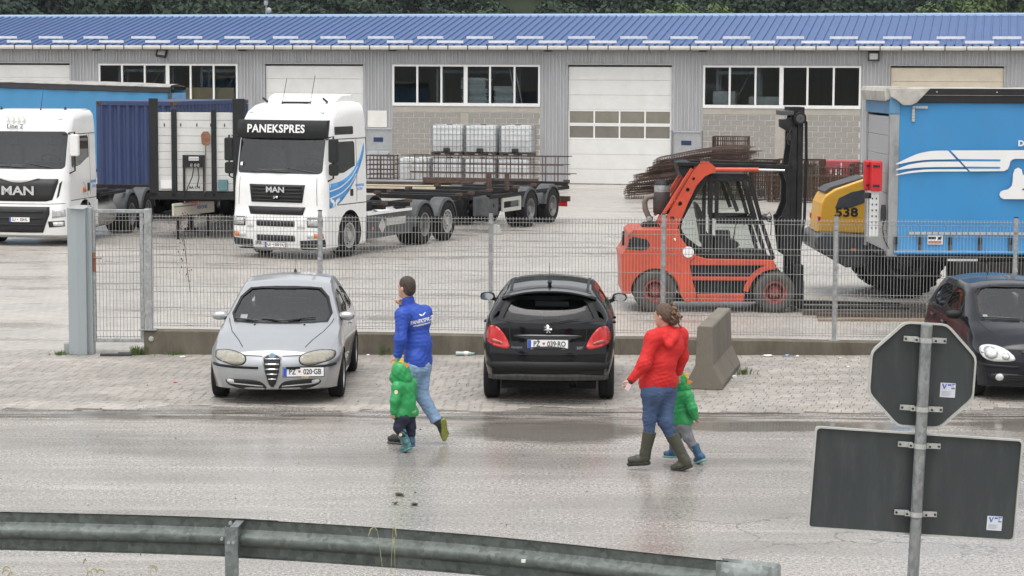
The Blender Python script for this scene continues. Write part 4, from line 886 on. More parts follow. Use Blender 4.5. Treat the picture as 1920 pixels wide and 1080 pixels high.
def number_plate(parent, x, y, z, s, rot, w=0.52, h=0.112, frame=None, crest=True, name='number_plate'):
    """Plate facing along rot, with blue band, small crest and raised-look characters."""
    R = Euler(rot).to_matrix().to_4x4(); M = Matrix.Translation((x, y, z)) @ R
    m = MB(M); m.box(-w/2-0.008, w/2+0.008, -h/2-0.010, h/2+0.008, -0.012, 0.0); o = m.build(name, frame or M_trimk, parent, bevel=0.004)
    m = MB(M); m.box(-w/2, w/2, -h/2, h/2, 0.0005, 0.003); m.build('plate_face', M_pwhite, o)
    m = MB(M); m.box(-w/2+0.002, -w/2+0.045, -h/2+0.002, h/2-0.002, 0.0032, 0.0042); m.build('blue_band', M_pblue, o)
    a, b = s.split('|')
    def tx(st, cx, sx): text('characters', st, h*0.86, M_ink, o, M @ Vector((cx, 0.0, 0.0035)), rot, 0.0006, 0.0022, sx)
    tx(a, -w*0.275, 0.78); tx(b, w*0.215, 0.78)
    if crest:
        c = -w*0.10; m = MB(M); m.prism([(c-0.016, 0.022), (c+0.016, 0.022), (c+0.016, 0.0), (c, -0.012), (c-0.016, 0.0)], 'z', 0.0032, 0.0042); m.build('crest', mat('crest_red', (0.5, 0.08, 0.08), 0.5), o)
    return o
_wcache = {}
def wheel(parent, x, y, z, side, R=0.31, w=0.2, rr=0.2, spokes=5, kind='car', rim=None, name='wheel', steer=0.0, tyre=None):
    """Tyre with tread (the part) and its rim (the sub-part); side +1 shows its face to +y."""
    key = (R, w, rr, spokes, kind, rim.name if rim else '', tyre)
    if key not in _wcache:
        h = w/2; t = MB()
        t.lathe([(rr, -h*0.8), (rr+0.02, -h*0.98), ((R+rr)/2, -h*1.06), (R-0.03*R/0.31, -h), (R-0.006, -h*0.82), (R, -h*0.55), (R, -0.02*w), (R-0.008, -0.015*w), (R-0.008, 0.015*w), (R, 0.02*w), (R, h*0.55), (R-0.006, h*0.82), (R-0.03*R/0.31, h), ((R+rr)/2, h*1.06), (rr+0.02, h*0.98), (rr, h*0.8), (rr-0.01, h*0.4), (rr-0.01, -h*0.4)], 40, cap=False)
        if kind in ('truck', 'loader'):
            n = 46 if kind == 'truck' else 26
            for i in range(n):
                a = 2*PI*i/n; M = Matrix.Rotation(-a, 4, 'Y'); q = MB(M); dz = 0.012 if kind == 'truck' else 0.03
                q.add([(R-0.01, -h*0.9, -0.4*PI*R/n), (R-0.01, -h*0.1, 0.25*PI*R/n), (R-0.01, -h*0.1, 1.05*PI*R/n), (R-0.01, -h*0.9, 0.4*PI*R/n), (R+dz, -h*0.85, -0.3*PI*R/n), (R+dz, -h*0.1, 0.3*PI*R/n), (R+dz, -h*0.1, 0.95*PI*R/n), (R+dz, -h*0.85, 0.35*PI*R/n)], [(4, 5, 6, 7), (0, 1, 5, 4), (1, 2, 6, 5), (2, 3, 7, 6), (3, 0, 4, 7)])
                t.v += [tuple(v) for v in q.v]; k = len(t.v)-8; t.f += [tuple(j+k for j in f) for f in q.f]
                q2 = [(v[0], -v[1], v[2]) for v in q.v]; k = len(t.v); t.v += q2; t.f += [tuple(j+k for j in reversed(f)) for f in q.f]
        tm = t.mesh('tyre'); tm.materials.append(tyre or M_tyre)
        r = MB()
        if kind == 'car':
            r.lathe([(rr, h*0.80), (rr+0.006, h*0.92), (rr-0.012, h*0.94), (rr-0.022, h*0.7), (rr-0.03, h*0.1), (rr-0.03, -h*0.5)], 36, cap=False)
            for i in range(spokes):
                a = 2*PI*i/spokes + PI/2; M = Matrix.Rotation(-a, 4, 'Y'); q = MB(M); tw = 0.030 if spokes > 5 else 0.042
                q.loft([[(xr, h*yy, -tt), (xr, h*yy, tt), (xr, h*yy-0.03, tt), (xr, h*yy-0.03, -tt)] for xr, yy, tt in ((0.03, 0.80, tw*0.9), (rr*0.5, 0.74, tw*0.62), (rr-0.015, 0.84, tw*0.8))]); k = len(r.v); r.v += q.v; r.f += [tuple(j+k for j in f) for f in q.f]
            r.lathe([(0.0, h*0.86), (0.03, h*0.86), (0.055, h*0.78), (0.06, h*0.4)], 16, cap=False)
            d = MB(); d.lathe([(0.0, h*0.15), (rr-0.03, h*0.15)], 24, cap=False)
        elif kind == 'disc':      # steel rim with hand holes and wheel nuts, dished for driven axles
            dish = spokes
            r.lathe([(rr, h*0.80), (rr+0.01, h*0.94), (rr-0.02, h*0.92), (rr-0.03, h*0.5), (rr-0.06, h*dish), (rr*0.52, h*(dish+0.08)), (rr*0.50, h*(dish+0.2)), (rr*0.36, h*(dish+0.24)), (rr*0.33, h*(dish+0.55)), (0.0, h*(dish+0.6))], 36, cap=False)
            for i in range(10):
                a = 2*PI*i/10; c = Vector((math.cos(a)*rr*0.43, h*(dish+0.2), math.sin(a)*rr*0.43)); r.cyl(c, c+Vector((0, 0.035, 0)), 0.016, n=6)
            d = MB()
            for i in range(10):
                a = 2*PI*(i+0.5)/10; c = Vector((math.cos(a)*rr*0.70, h*(dish+0.045), math.sin(a)*rr*0.70)); d.cyl(c, c+Vector((0, 0.012, 0)), rr*0.085, n=10)
        else:
            r.lathe([(rr, h*0.80), (rr+0.01, h*0.94), (rr-0.03, h*0.92), (rr-0.05, h*0.3), (rr*0.62, h*0.22), (rr*0.58, h*0.5), (rr*0.42, h*0.55), (rr*0.38, h*0.72), (0.0, h*0.75)], 36, cap=False)
            for i in range(10):
                a = 2*PI*i/10; c = Vector((math.cos(a)*rr*0.50, h*0.5, math.sin(a)*rr*0.50)); r.cyl(c, c+Vector((0, 0.03, 0)), 0.014, n=6)
            d = MB(); d.lathe([(0.0, -h*0.3), (rr-0.03, -h*0.3)], 24, cap=False)
        rm = r.mesh('rim'); rm.materials.append(rim or M_rimS); dm = d.mesh('hub'); dm.materials.append(M_hubd)
        _wcache[key] = (tm, rm, dm)
    tm, rm, dm = _wcache[key]
    o = link(name, tm, M_tyre, parent, smooth=35, loc=(x, y, z), rot=(0, random.uniform(0, 6), (0 if side > 0 else PI)+steer))
    link('rim', rm, None, o, smooth=40); link('rim_inner', dm, None, o)
    return o
def ring_fn(P):
    """Half cross-section (bottom centre up over the side to the roof centre) of a car at length position x."""
    I = lambda k, x: interp(x, P['X_'+k] if 'X_'+k in P else P['X'], P[k])
    def ring(x, ins=0.0):
        zt, wt, ze, wb, zb_, wm, zm, bo, wo = (I(k, x) for k in ('zt', 'wt', 'ze', 'wb', 'zbelt', 'wm', 'zm', 'zbot', 'wbot'))
        pts = [(0, bo), (wo*0.55, bo), (wo-0.03, bo), (wo, bo+0.05), (wm, zm), ((wm+wb)/2+0.012, (zm+zb_)/2), (wb, zb_), ((wb+wt)/2+P.get('tumble', 0.018), (zb_+ze)/2), (wt, ze), (wt*0.86, ze+(zt-ze)*0.42), (wt*0.45, ze+(zt-ze)*0.86), (0, zt)]
        if ins:
            pts = [(max(0, y-ins), (0.30 if i < 4 else z-(ins*0.9 if i > 7 else 0))) for i, (y, z) in enumerate(pts)]
        return pts
    return ring
def car_body(P):
    ring = ring_fn(P); xf, xr = P['xf'], P['xr']; n = 64
    xs = sorted(set([xr + (xf-xr)*i/n for i in range(n+1)] + [xf-0.03, xf-0.07, xr+0.03, xr+0.07]))
    def kf(x): t = max(0, min(1, 1-(xf-x)/0.9)); return t*t*(3-2*t)
    def kr(x): t = max(0, min(1, 1-(x-xr)/0.7)); return t*t*(3-2*t)
    def off(x, y, z):
        yy = (abs(y)/P['W'])**2.2
        return kf(x)*(interp(z, *P['pf'])-P['bowf']*yy) - kr(x)*(interp(z, *P['pr'])-P['bowr']*yy)
    rings = []; mb = MB()
    for x in xs:
        h = [(p[0], p[1]) for p in spline([(a, b) for a, b in ring(x)], 3)]
        full = [(y, z) for y, z in h] + [(-y, z) for y, z in reversed(h[1:-1])]
        rings.append([(x+off(x, y, z), y, z) for y, z in full])
    mb.loft(rings, cap=False)
    m = len(rings[0]); hn = m//2
    for k, (x, fl) in enumerate(((xs[0], True), (xs[-1], False))):
        h = [(p[0], p[1]) for p in spline([(a, b) for a, b in ring(x)], 3)]; NC = 14; V = []; 
        for y, z in h[1:-1]:
            V += [(x+off(x, y*(1-2*c/NC), z), y*(1-2*c/NC), z) for c in range(NC+1)]
        F = [(r*(NC+1)+c, r*(NC+1)+c+1, (r+1)*(NC+1)+c+1, (r+1)*(NC+1)+c) for r in range(len(h)-3) for c in range(NC)]
        b0 = len(V); V += [(x+off(x, 0, h[0][1]), 0, h[0][1]), (x+off(x, 0, h[-1][1]), 0, h[-1][1])]; top = (len(h)-3)*(NC+1)
        F += [(b0, c+1, c) for c in range(NC)] + [(b0+1, top+c, top+c+1) for c in range(NC)]
        mb.add(V, F)
    me = mb.mesh('body'); bm = bmesh.new(); bm.from_mesh(me); bmesh.ops.remove_doubles(bm, verts=bm.verts[:], dist=0.0012); bmesh.ops.dissolve_degenerate(bm, dist=0.0005, edges=bm.edges[:]); bmesh.ops.recalc_face_normals(bm, faces=bm.faces[:]); bm.to_mesh(me); bm.free()
    return me, ring
def remapP(P, Z):
    for k in ('zt', 'ze', 'zbelt', 'zm', 'zbot'): P[k] = [Z(z) for z in P[k]]
    for k in ('ws', 'rw'): P[k] = [(y, Z(z)) for y, z in P[k]]
    P['sw'] = [[(x, Z(z)) for x, z in w_] for w_ in P['sw']]
    P['seams'] = [[(x, Z(z)) for x, z in w_] for w_ in P['seams']]; P['handles'] = [(x, Z(z)) for x, z in P['handles']]
    for k in ('pf', 'pr'): P[k] = ([Z(z) for z in P[k][0]], P[k][1])
    P['mir'] = (P['mir'][0], P['mir'][1], Z(P['mir'][2])); P['zc'] = Z(P['zc'])
    return P
def make_car(P, name, label, loc, rz, paint):
    t = thing(name, label, 'car', loc, rz)
    me, ring = car_body(P); me.materials.append(paint); bv = bvh_of(me)
    cuts = []
    for ax in (P['axf'], P['axr']):
        for s in (1, -1):
            c = MB(); c.cyl((ax, s*(P['W']+0.2), P['Rt']+0.005), (ax, s*(P['W']-0.30), P['Rt']+0.005), P['Rt']+P.get('arch', 0.045), n=40); cuts.append((c, M_well))
    cv = MB(); rr = []
    for i in range(25):
        x = P['cav'][0] + (P['cav'][1]-P['cav'][0])*i/24; h = [(p[0], p[1]) for p in spline(ring(x, 0.062), 2)]; h = [(y, max(0.28, z)) for y, z in h if True]
        rr.append([(x, y, z) for y, z in h] + [(x, -y, z) for y, z in reversed(h[1:-1])])
    cv.loft(rr); cuts.append((cv, M_cabin))
    ws = P['ws']; c = MB(); c.prism(ws, 'x', P['xf']+0.6, P['wsx']); cuts.append((c, M_trimk))
    rw = P['rw']; c = MB(); c.prism(rw, 'x', P['xr']-0.6, P['cav'][1]+0.22); cuts.append((c, M_trimk))
    for sw in P['sw']:
        c = MB(); c.prism(sw, 'y', -P['W']-0.3, P['W']+0.3); cuts.append((c, M_trimk))
    for poly, ax, a, b, mm in P.get('cuts', []):
        c = MB(); c.prism(poly, ax, a, b); cuts.append((c, mm))
    body = cutmesh(me.copy(), cuts)
    link('body', body, None, t, smooth=38)
    patch('windscreen', ws, 'x', 1, bv, M_cglass, t, off=-0.010, thick=0, cell=0.10)
    patch('rear_window', rw, 'x', -1, bv, M_rglass, t, off=-0.010, thick=0, cell=0.10)
    for sw in P['sw']:
        for s in (1, -1): patch('side_window', sw, 'y', s, bv, M_sglass, t, off=-0.008, thick=0, cell=0.12)
    def frame(poly, ax, s, grow, nm):
        cx = sum(p[0] for p in poly)/len(poly); cz = sum(p[1] for p in poly)/len(poly)
        # seal strip round the glass: an inset ring
        m = MB(); f3 = AX[ax]; d = Vector(f3(0, 0, -s)); V = []
        for i, p in enumerate(poly + [poly[0]]):
            row = []
            for g in (0.0, grow):
                L = math.hypot(p[0]-cx, p[1]-cz); k = 1-g/L; q = (cx+(p[0]-cx)*k, cz+(p[1]-cz)*k)
                h = bv.ray_cast(Vector(f3(q[0], q[1], s*6)), d)
                row.append((h[0]+h[1]*(0.001 if h[1].dot(d) < 0 else -0.001)) if h[0] is not None else None)
            if None not in row: V.append(row)
        m.add([q for r in V for q in r], [(2*i, 2*i+1, 2*i+3, 2*i+2) for i in range(len(V)-1)]); m.build(nm, M_trimk, t, fix=False)
    frame(ws, 'x', 1, 0.035, 'windscreen_seal'); frame(rw, 'x', -1, P.get('rseal', 0.04), 'rear_window_seal')
    # wheels
    for ax, st in ((P['axf'], P.get('steer', 0)), (P['axr'], 0)):
        for s in (1, -1): wheel(t, ax, s*(P['track']), P['Rt'], s, P['Rt'], 0.195, P['Rt']*0.645, P.get('spokes', 5), 'car', P.get('rim'), steer=st)
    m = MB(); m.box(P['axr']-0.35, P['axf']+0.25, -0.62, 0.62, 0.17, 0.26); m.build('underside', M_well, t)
    # cabin furniture
    x0, x1 = P['cav']
    m = MB(); xd = P['cowl']-0.10; m.prism([(xd, P['zc']-0.40), (xd, P['zc']-0.06), (xd-0.15, P['zc']-0.02), (xd-0.42, P['zc']-0.06), (xd-0.48, P['zc']-0.22), (xd-0.30, P['zc']-0.40)], 'y', -0.64, 0.64); m.build('dashboard', M_trimk, t, bevel=0.02)
    for yy in (0.36, -0.36):
        xs_ = P['seat']; m = MB(); m.prism(smoothpoly([(xs_-0.12, 0.42), (xs_+0.40, 0.45), (xs_+0.42, 0.60), (xs_+0.02, 0.56), (xs_-0.14, 1.02), (xs_-0.26, 1.02)], 2), 'y', yy-0.24, yy+0.24); o = m.build('seat', M_seat, t, bevel=0.03)
        m = MB(); m.box(xs_-0.27, xs_-0.18, yy-0.13, yy+0.13, 1.04, 1.22); m.build('headrest', M_seat, o, bevel=0.03)
    xs_ = P['seat']-0.85; m = MB(); m.prism(smoothpoly([(xs_-0.12, 0.42), (xs_+0.40, 0.45), (xs_+0.42, 0.60), (xs_+0.02, 0.56), (xs_-0.14, 0.95), (xs_-0.26, 0.95)], 2), 'y', -0.58, 0.58); m.build('rear_seat', M_seat, t)
    yy = P['drv']*0.36; m = MB(); C_ = Vector((P['seat']+0.42, yy, 0.88)); ax_ = Vector((-0.86, 0, 0.5)); u = Vector((0, 1, 0)); v = ax_.cross(u)
    m.tube([C_ + (u*math.cos(2*PI*i/20)+v*math.sin(2*PI*i/20))*0.18 for i in range(20)], 0.014, 6, closed=True)
    for a in (0.2, PI-0.2, -PI/2): m.tube([C_, C_ + (u*math.cos(a)+v*math.sin(a))*0.18], 0.014, 5)
    m.cyl(C_, C_-ax_*0.3, 0.03, n=8); m.build('steering_wheel', M_trimk, t)
    # mirrors
    for s in (1, -1):
        mx, my, mz = P['mir']; m = MB(); C_ = Vector((mx, s*(my+0.10), mz+0.05)); V = []
        for i in range(9):
            a = PI*i/8; r_ = math.sin(a)**0.55; V.append([(C_.x-0.055+0.13*(1-abs(math.cos(b)))*0+0.07*math.cos(b)*r_+0.02, C_.y+s*(-0.105*math.cos(a)), C_.z+0.062*math.sin(b)*r_) for b in [2*PI*k/14 for k in range(14)]])
        m.loft(V); o = m.build('wing_mirror', P.get('mirmat', paint), t, smooth=60)
        m = MB(); m.beam((mx-0.02, s*(my-0.06), mz-0.02), (mx-0.02, s*(my+0.03), mz+0.02), 0.07, 0.05); m.build('mirror_foot', M_trimk, o)
        V = [(C_.x-0.106+0.052*0, C_.y+0.085*math.cos(b), C_.z+0.05*math.sin(b)) for b in [2*PI*k/18 for k in range(18)]]
        m = MB(); m.add([(C_.x-0.108, y_, z_) for x_, y_, z_ in V], [tuple(range(18))]); m.build('mirror_glass', mat('mirror', (0.55, 0.57, 0.58), 0.04, metal=1.0, var=0.02), o, fix=False)
    for pts in P.get('seams', []):
        for s in (1, -1): line_patch('panel_gap', pts, 0.009, 'y', s, bv, M_gap, t)
    for hx, hz in P.get('handles', []):
        for s in (1, -1):
            h = bv.ray_cast(Vector((hx, s*3, hz)), Vector((0, -s, 0)))
            if h[0] is not None: m = MB(); m.obox(h[0]+Vector((0, s*0.022, 0)), (0.17, 0.02, 0.028), (0, 0.06, 0)); m.obox(h[0]+Vector((0.06, s*0.008, 0)), (0.03, 0.03, 0.026)); m.obox(h[0]+Vector((-0.06, s*0.008, 0)), (0.03, 0.03, 0.026)); m.build('door_handle', P.get('hmat', paint), t, bevel=0.006)
    return t, bv
def wiper(t, bv, ax, s, a, b, name='wiper', base=None):
    f3 = AX[ax]; d = Vector(f3(0, 0, -s)); P_ = []
    for i in range(7):
        k = i/6; h = bv.ray_cast(Vector(f3(a[0]+(b[0]-a[0])*k, a[1]+(b[1]-a[1])*k, s*6)), d); P_.append(h[0]+h[1]*0.020)
    m = MB(); m.tube(P_, [0.010]*3+[0.012]+[0.009]*3, 5); m.tube([P_[0]+Vector((0, 0, 0.0)), (P_[3]+P_[0])/2+Vector(f3(0, 0, s*0.02)), P_[3]+Vector(f3(0, 0, s*0.012))], 0.010, 5)
    return m.build(name, M_black, t)
# ================================================================ SILVER HATCHBACK (facing the camera)
M_silver = mat('paint_silver', (0.41, 0.42, 0.435), 0.28, metal=0.6, var=0.03, vs=2, coat=0.8, dirt=0.22, dcol=(0.34, 0.33, 0.31), ds=3)
XA = [-2.03, -1.9, -1.6, -1.2, -0.5, 0.0, 0.25, 0.60, 0.95, 1.10, 1.5, 1.8, 2.0, 2.08, 2.13]
PA = dict(X=XA, W=0.865, xf=2.13, xr=-2.03, axf=1.273, axr=-1.273, Rt=0.31, track=0.765,
  zt=   [0.96, 1.04, 1.33, 1.435, 1.468, 1.435, 1.375, 1.185, 0.985, 0.955, 0.890, 0.825, 0.765, 0.735, 0.705],
  ze=   [0.92, 0.97, 1.23, 1.365, 1.405, 1.365, 1.30, 1.125, 0.945, 0.915, 0.850, 0.785, 0.725, 0.69, 0.66],
  wt=   [0.52, 0.53, 0.54, 0.565, 0.590, 0.600, 0.615, 0.670, 0.725, 0.720, 0.680, 0.630, 0.580, 0.54, 0.51],
  zbelt=[0.86, 0.92, 0.95, 0.945, 0.925, 0.910, 0.905, 0.895, 0.875, 0.860, 0.800, 0.740, 0.685, 0.65, 0.62],
  wb=   [0.66, 0.74, 0.79, 0.805, 0.815, 0.815, 0.815, 0.810, 0.805, 0.800, 0.790, 0.770, 0.725, 0.68, 0.62],
  zm=   [0.62, 0.62, 0.62, 0.60, 0.56, 0.55, 0.55, 0.55, 0.55, 0.56, 0.60, 0.54, 0.50, 0.48, 0.47],
  wm=   [0.70, 0.78, 0.845, 0.86, 0.855, 0.855, 0.855, 0.855, 0.858, 0.862, 0.865, 0.845, 0.795, 0.75, 0.70],
  zbot= [0.30, 0.24, 0.20, 0.18, 0.17, 0.17, 0.17, 0.17, 0.17, 0.17, 0.18, 0.18, 0.19, 0.195, 0.21],
  wbot= [0.60, 0.70, 0.77, 0.80, 0.80, 0.80, 0.80, 0.80, 0.80, 0.80, 0.81, 0.80, 0.74, 0.70, 0.65],
  pf=([0.15, 0.22, 0.33, 0.45, 0.56, 0.66, 0.72], [-0.10, -0.02, 0.02, 0.03, 0.02, -0.03, -0.09]), bowf=0.30,
  pr=([0.2, 0.3, 0.45, 0.6, 0.8, 1.0], [-0.04, 0.0, 0.02, 0.0, -0.02, -0.05]), bowr=0.16,
  cav=(0.92, -1.75), cowl=0.92, zc=0.93, seat=-0.10, drv=1, rear_clear=True,
  ws=smoothpoly([(-0.715, 0.96), (-0.35, 0.95), (0.35, 0.95), (0.715, 0.96), (0.565, 1.34), (0.25, 1.372), (-0.25, 1.372), (-0.565, 1.34)], 1), wsx=0.22,
  rw=smoothpoly([(-0.52, 1.0), (0.52, 1.0), (0.42, 1.22), (-0.42, 1.22)], 2),
  sw=[smoothpoly([(0.72, 0.945), (0.16, 1.265), (-0.36, 1.30), (-0.42, 0.955)], 1), smoothpoly([(-0.47, 0.958), (-0.43, 1.295), (-0.95, 1.265), (-1.38, 1.12), (-1.30, 0.985)], 1)],
  mir=(0.66, 0.755, 0.955), spokes=7,
  seams=[[(0.80, 0.30), (0.86, 0.60), (0.80, 0.93)], [(-0.42, 0.26), (-0.45, 0.95)], [(-1.02, 0.62), (-0.80, 0.30)], [(0.80, 0.28), (-0.70, 0.28)]], handles=[(-0.30, 0.82)], steer=0.0)
t, bv = make_car(PA, 'hatchback_car', 'silver hatchback with yellowed headlights parked facing the road', (-3.09, 30.05, 0), -PI/2+0.006, M_silver)
sv = t
for s in (1, -1):
    f = lambda P_: [(s*a, b) for a, b in P_]
    patch('headlight_seal', smoothpoly(f([(0.79, 0.675), (0.785, 0.575), (0.62, 0.545), (0.52, 0.513), (0.39, 0.518), (0.332, 0.57), (0.342, 0.648), (0.46, 0.688), (0.62, 0.702)]), 2), 'x', 1, bv, M_gap, t, off=0.003, thick=0.01, cell=0.04)
    o = patch('headlight', smoothpoly(f([(0.775, 0.665), (0.77, 0.585), (0.62, 0.555), (0.52, 0.525), (0.40, 0.53), (0.345, 0.575), (0.355, 0.64), (0.46, 0.675), (0.62, 0.69)]), 2), 'x', 1, bv, M_yellowed, t, off=0.012, thick=0.012, cell=0.04)
    patch('headlight_lens', [(s*0.435+0.075*math.cos(a), 0.598+0.062*math.sin(a)) for a in [2*PI*k/20 for k in range(20)]], 'x', 1, bv, mat('lamp_lens_old', (0.42, 0.41, 0.36), 0.15, coat=0.4), o, off=0.010, thick=0.01, cell=0.05)
    patch('bumper_strip', f([(0.79, 0.528), (0.79, 0.496), (0.50, 0.480), (0.18, 0.478), (0.18, 0.508), (0.50, 0.512)]), 'x', 1, bv, M_trimk, t, off=0.014, thick=0.03, cell=0.04)
    o = patch('lower_intake', smoothpoly(f([(0.63, 0.345), (0.60, 0.265), (0.42, 0.205), (0.06, 0.195), (0.10, 0.285), (0.20, 0.340)]), 2), 'x', 1, bv, M_ink, t, off=0.003, thick=0.01, cell=0.04)
    patch('intake_bar', f([(0.56, 0.292), (0.12, 0.262), (0.12, 0.248), (0.56, 0.276)]), 'x', 1, bv, M_rimS, o, off=0.010, thick=0.01, cell=0.05)
    patch('fog_lamp', smoothpoly(f([(0.60, 0.335), (0.59, 0.29), (0.50, 0.275), (0.50, 0.335)]), 2), 'x', 1, bv, M_clear, t, off=0.008, thick=0.01, cell=0.04)
    h2 = bv.ray_cast(Vector((1.16, s*0.33, 3)), Vector((0, 0, -1))); m = MB(); m.lathe([(0.016, -0.004), (0.012, 0.014), (0, 0.017)], 8, h2[0], 'z'); m.build('washer_jet', M_black, t)
    # bonnet shut line and side repeater
    line_patch('panel_gap', [(0.86, s*0.70), (1.4, s*0.60), (1.72, s*0.47), (1.90, s*0.405)], 0.010, 'z', 1, bv, M_gap, t)
    patch('side_repeater', [(1.02, 0.66), (1.09, 0.66), (1.09, 0.69), (1.02, 0.69)], 'y', s, bv, M_amber, t, off=0.004)
line_patch('panel_gap', [(-0.52, 0.648), (-0.13, 0.640)], 0.009, 'x', 1, bv, M_gap, t); line_patch('panel_gap', [(0.52, 0.648), (0.13, 0.640)], 0.009, 'x', 1, bv, M_gap, t)
shield = [(-0.108, 0.648), (0.108, 0.648), (0.102, 0.50), (0.055, 0.31), (0.0, 0.235), (-0.055, 0.31), (-0.102, 0.50)]
patch('grille_surround', smoothpoly([(x*1.14, 0.44+(z-0.44)*1.06) for x, z in shield], 1), 'x', 1, bv, M_silver, t, off=0.010, thick=0.02, cell=0.05)
o = patch('shield_grille', smoothpoly(shield, 1), 'x', 1, bv, M_ink, t, off=0.016, thick=0.01, cell=0.05)
for k in range(5):
    z = 0.595-k*0.062; wx = interp(z, [0.235, 0.31, 0.50, 0.65], [0.0, 0.045, 0.090, 0.098]); patch('grille_bar', [(-wx, z), (wx, z), (wx, z+0.014), (-wx, z+0.014)], 'x', 1, bv, M_chrome, o, off=0.026, thick=0.008, cell=0.08)
h = bv.ray_cast(Vector((6, 0, 0.652)), Vector((-1, 0, 0)))[0]
MB().lathe([(0.048, 0.0), (0.048, 0.018), (0.040, 0.024), (0.0, 0.025)], 20, h+Vector((0.004, 0, 0)), 'x').build('badge', M_chrome, t, smooth=40); MB().lathe([(0.034, 0.0), (0.0, 0.001)], 16, h+Vector((0.0298, 0, 0)), 'x').build('badge_face', mat('badge_blue', (0.25, 0.42, 0.55), 0.3), t)
number_plate(t, 2.118, 0.400, 0.440, 'PZ|020·GB', (PI/2, 0, PI/2+0.13))
text('plate_strip', 'AGP', 0.034, mat('strip_gold', (0.5, 0.38, 0.12), 0.5), t, (2.122, 0.42, 0.369), (PI/2, 0, PI/2+0.13), 0.0008, 0.0012, 1.5)
wiper(t, bv, 'x', 1, (0.05, 0.965), (0.46, 1.0)); wiper(t, bv, 'x', 1, (-0.30, 0.965), (-0.62, 0.985)); wiper(t, bv, 'x', 1, (0.05, 0.965), (-0.25, 0.985))
h = bv.ray_cast(Vector((-1.15, 0, 3)), Vector((0, 0, -1)))[0]; m = MB(); m.lathe([(0.022, -0.01), (0.018, 0.02), (0.006, 0.05)], 8, h, 'z'); m.tube([h+Vector((0, 0, 0.04)), h+Vector((-0.15, 0, 0.30))], 0.004, 4); m.build('aerial', M_black, t)
patch('windscreen_sticker', [(-0.555, 1.005), (-0.465, 1.005), (-0.465, 1.05), (-0.555, 1.05)], 'x', 1, bv, M_pwhite, t, off=-0.013, thick=0)
MB().box(0.18, 0.22, -0.10, 0.10, 1.275, 1.325).build('rear_view_mirror', M_black, t, bevel=0.01)

# ================================================================ BLACK HATCHBACK (seen from behind)
M_blackp = mat('paint_black', (0.004, 0.004, 0.005), 0.12, metal=0.0, var=0.1, vs=2, spec=0.3, coat=0.05, dirt=0.2, dcol=(0.02, 0.019, 0.018), ds=3.0)
XB = [-2.01, -1.97, -1.92, -1.86, -1.70, -1.52, -1.3, -0.9, -0.3, 0.1, 0.35, 0.75, 1.10, 1.25, 1.6, 1.85, 1.98, 2.02]
PB = dict(X=XB, W=0.874, xf=2.02, xr=-2.01, axf=1.27, axr=-1.27, Rt=0.31, track=0.755, tumble=0.03,
  zt=   [0.96, 0.985, 1.02, 1.08, 1.24, 1.395, 1.43, 1.462, 1.470, 1.455, 1.42, 1.22, 1.045, 1.00, 0.90, 0.82, 0.74, 0.68],
  ze=   [0.93, 0.95, 0.98, 1.03, 1.18, 1.325, 1.36, 1.385, 1.390, 1.37, 1.33, 1.15, 0.995, 0.955, 0.86, 0.78, 0.70, 0.65],
  wt=   [0.62, 0.63, 0.63, 0.63, 0.60, 0.575, 0.575, 0.580, 0.59, 0.595, 0.60, 0.64, 0.68, 0.68, 0.66, 0.61, 0.55, 0.50],
  zbelt=[0.90, 0.91, 0.93, 0.95, 0.965, 0.965, 0.955, 0.945, 0.93, 0.92, 0.915, 0.91, 0.90, 0.885, 0.82, 0.75, 0.69, 0.64],
  wb=   [0.70, 0.72, 0.745, 0.765, 0.795, 0.81, 0.82, 0.825, 0.825, 0.825, 0.82, 0.815, 0.81, 0.81, 0.79, 0.75, 0.68, 0.60],
  zm=   [0.60]*18, wm=[0.755, 0.78, 0.80, 0.825, 0.85, 0.862, 0.868, 0.872, 0.872, 0.872, 0.87, 0.87, 0.87, 0.87, 0.86, 0.83, 0.76, 0.68],
  zbot= [0.265, 0.262, 0.26, 0.25, 0.23, 0.21, 0.19, 0.17, 0.17, 0.17, 0.17, 0.17, 0.17, 0.17, 0.18, 0.19, 0.2, 0.22],
  wbot= [0.72, 0.74, 0.76, 0.78, 0.80, 0.81, 0.82, 0.82, 0.82, 0.82, 0.82, 0.82, 0.82, 0.82, 0.82, 0.79, 0.72, 0.64],
  pf=([0.2, 0.4, 0.6, 0.7], [-0.04, 0.02, 0.0, -0.06]), bowf=0.3,
  pr=([0.2, 0.28, 0.33, 0.42, 0.47, 0.56, 0.60, 0.64, 0.75, 0.9, 1.0], [-0.03, 0.0, 0.025, 0.03, 0.035, 0.045, 0.04, -0.005, -0.01, -0.02, -0.05]), bowr=0.20,
  cav=(1.05, -1.72), cowl=1.05, zc=0.97, seat=0.05, drv=1, rear_clear=True, rseal=0.07,
  ws=smoothpoly([(-0.64, 1.05), (0.64, 1.05), (0.50, 1.31), (-0.50, 1.31)], 2),
  rw=smoothpoly([(-0.665, 1.00), (-0.645, 0.965), (-0.3, 0.945), (0.3, 0.945), (0.645, 0.965), (0.665, 1.00), (0.535, 1.315), (0.30, 1.335), (-0.30, 1.335), (-0.535, 1.315)], 1),
  sw=[smoothpoly([(0.84, 0.985), (0.22, 1.315), (-0.28, 1.34), (-0.34, 0.98)], 1), smoothpoly([(-0.39, 0.985), (-0.35, 1.34), (-0.90, 1.31), (-1.16, 1.24), (-1.10, 1.02)], 1)],
  mir=(0.72, 0.83, 0.985), spokes=7,
  seams=[[(0.90, 0.30), (0.93, 0.60), (0.88, 0.96)], [(-0.36, 0.26), (-0.36, 0.97)], [(-1.20, 1.0), (-1.10, 0.72), (-0.82, 0.40)]], handles=[(-0.20, 0.83), (-1.02, 0.86)])
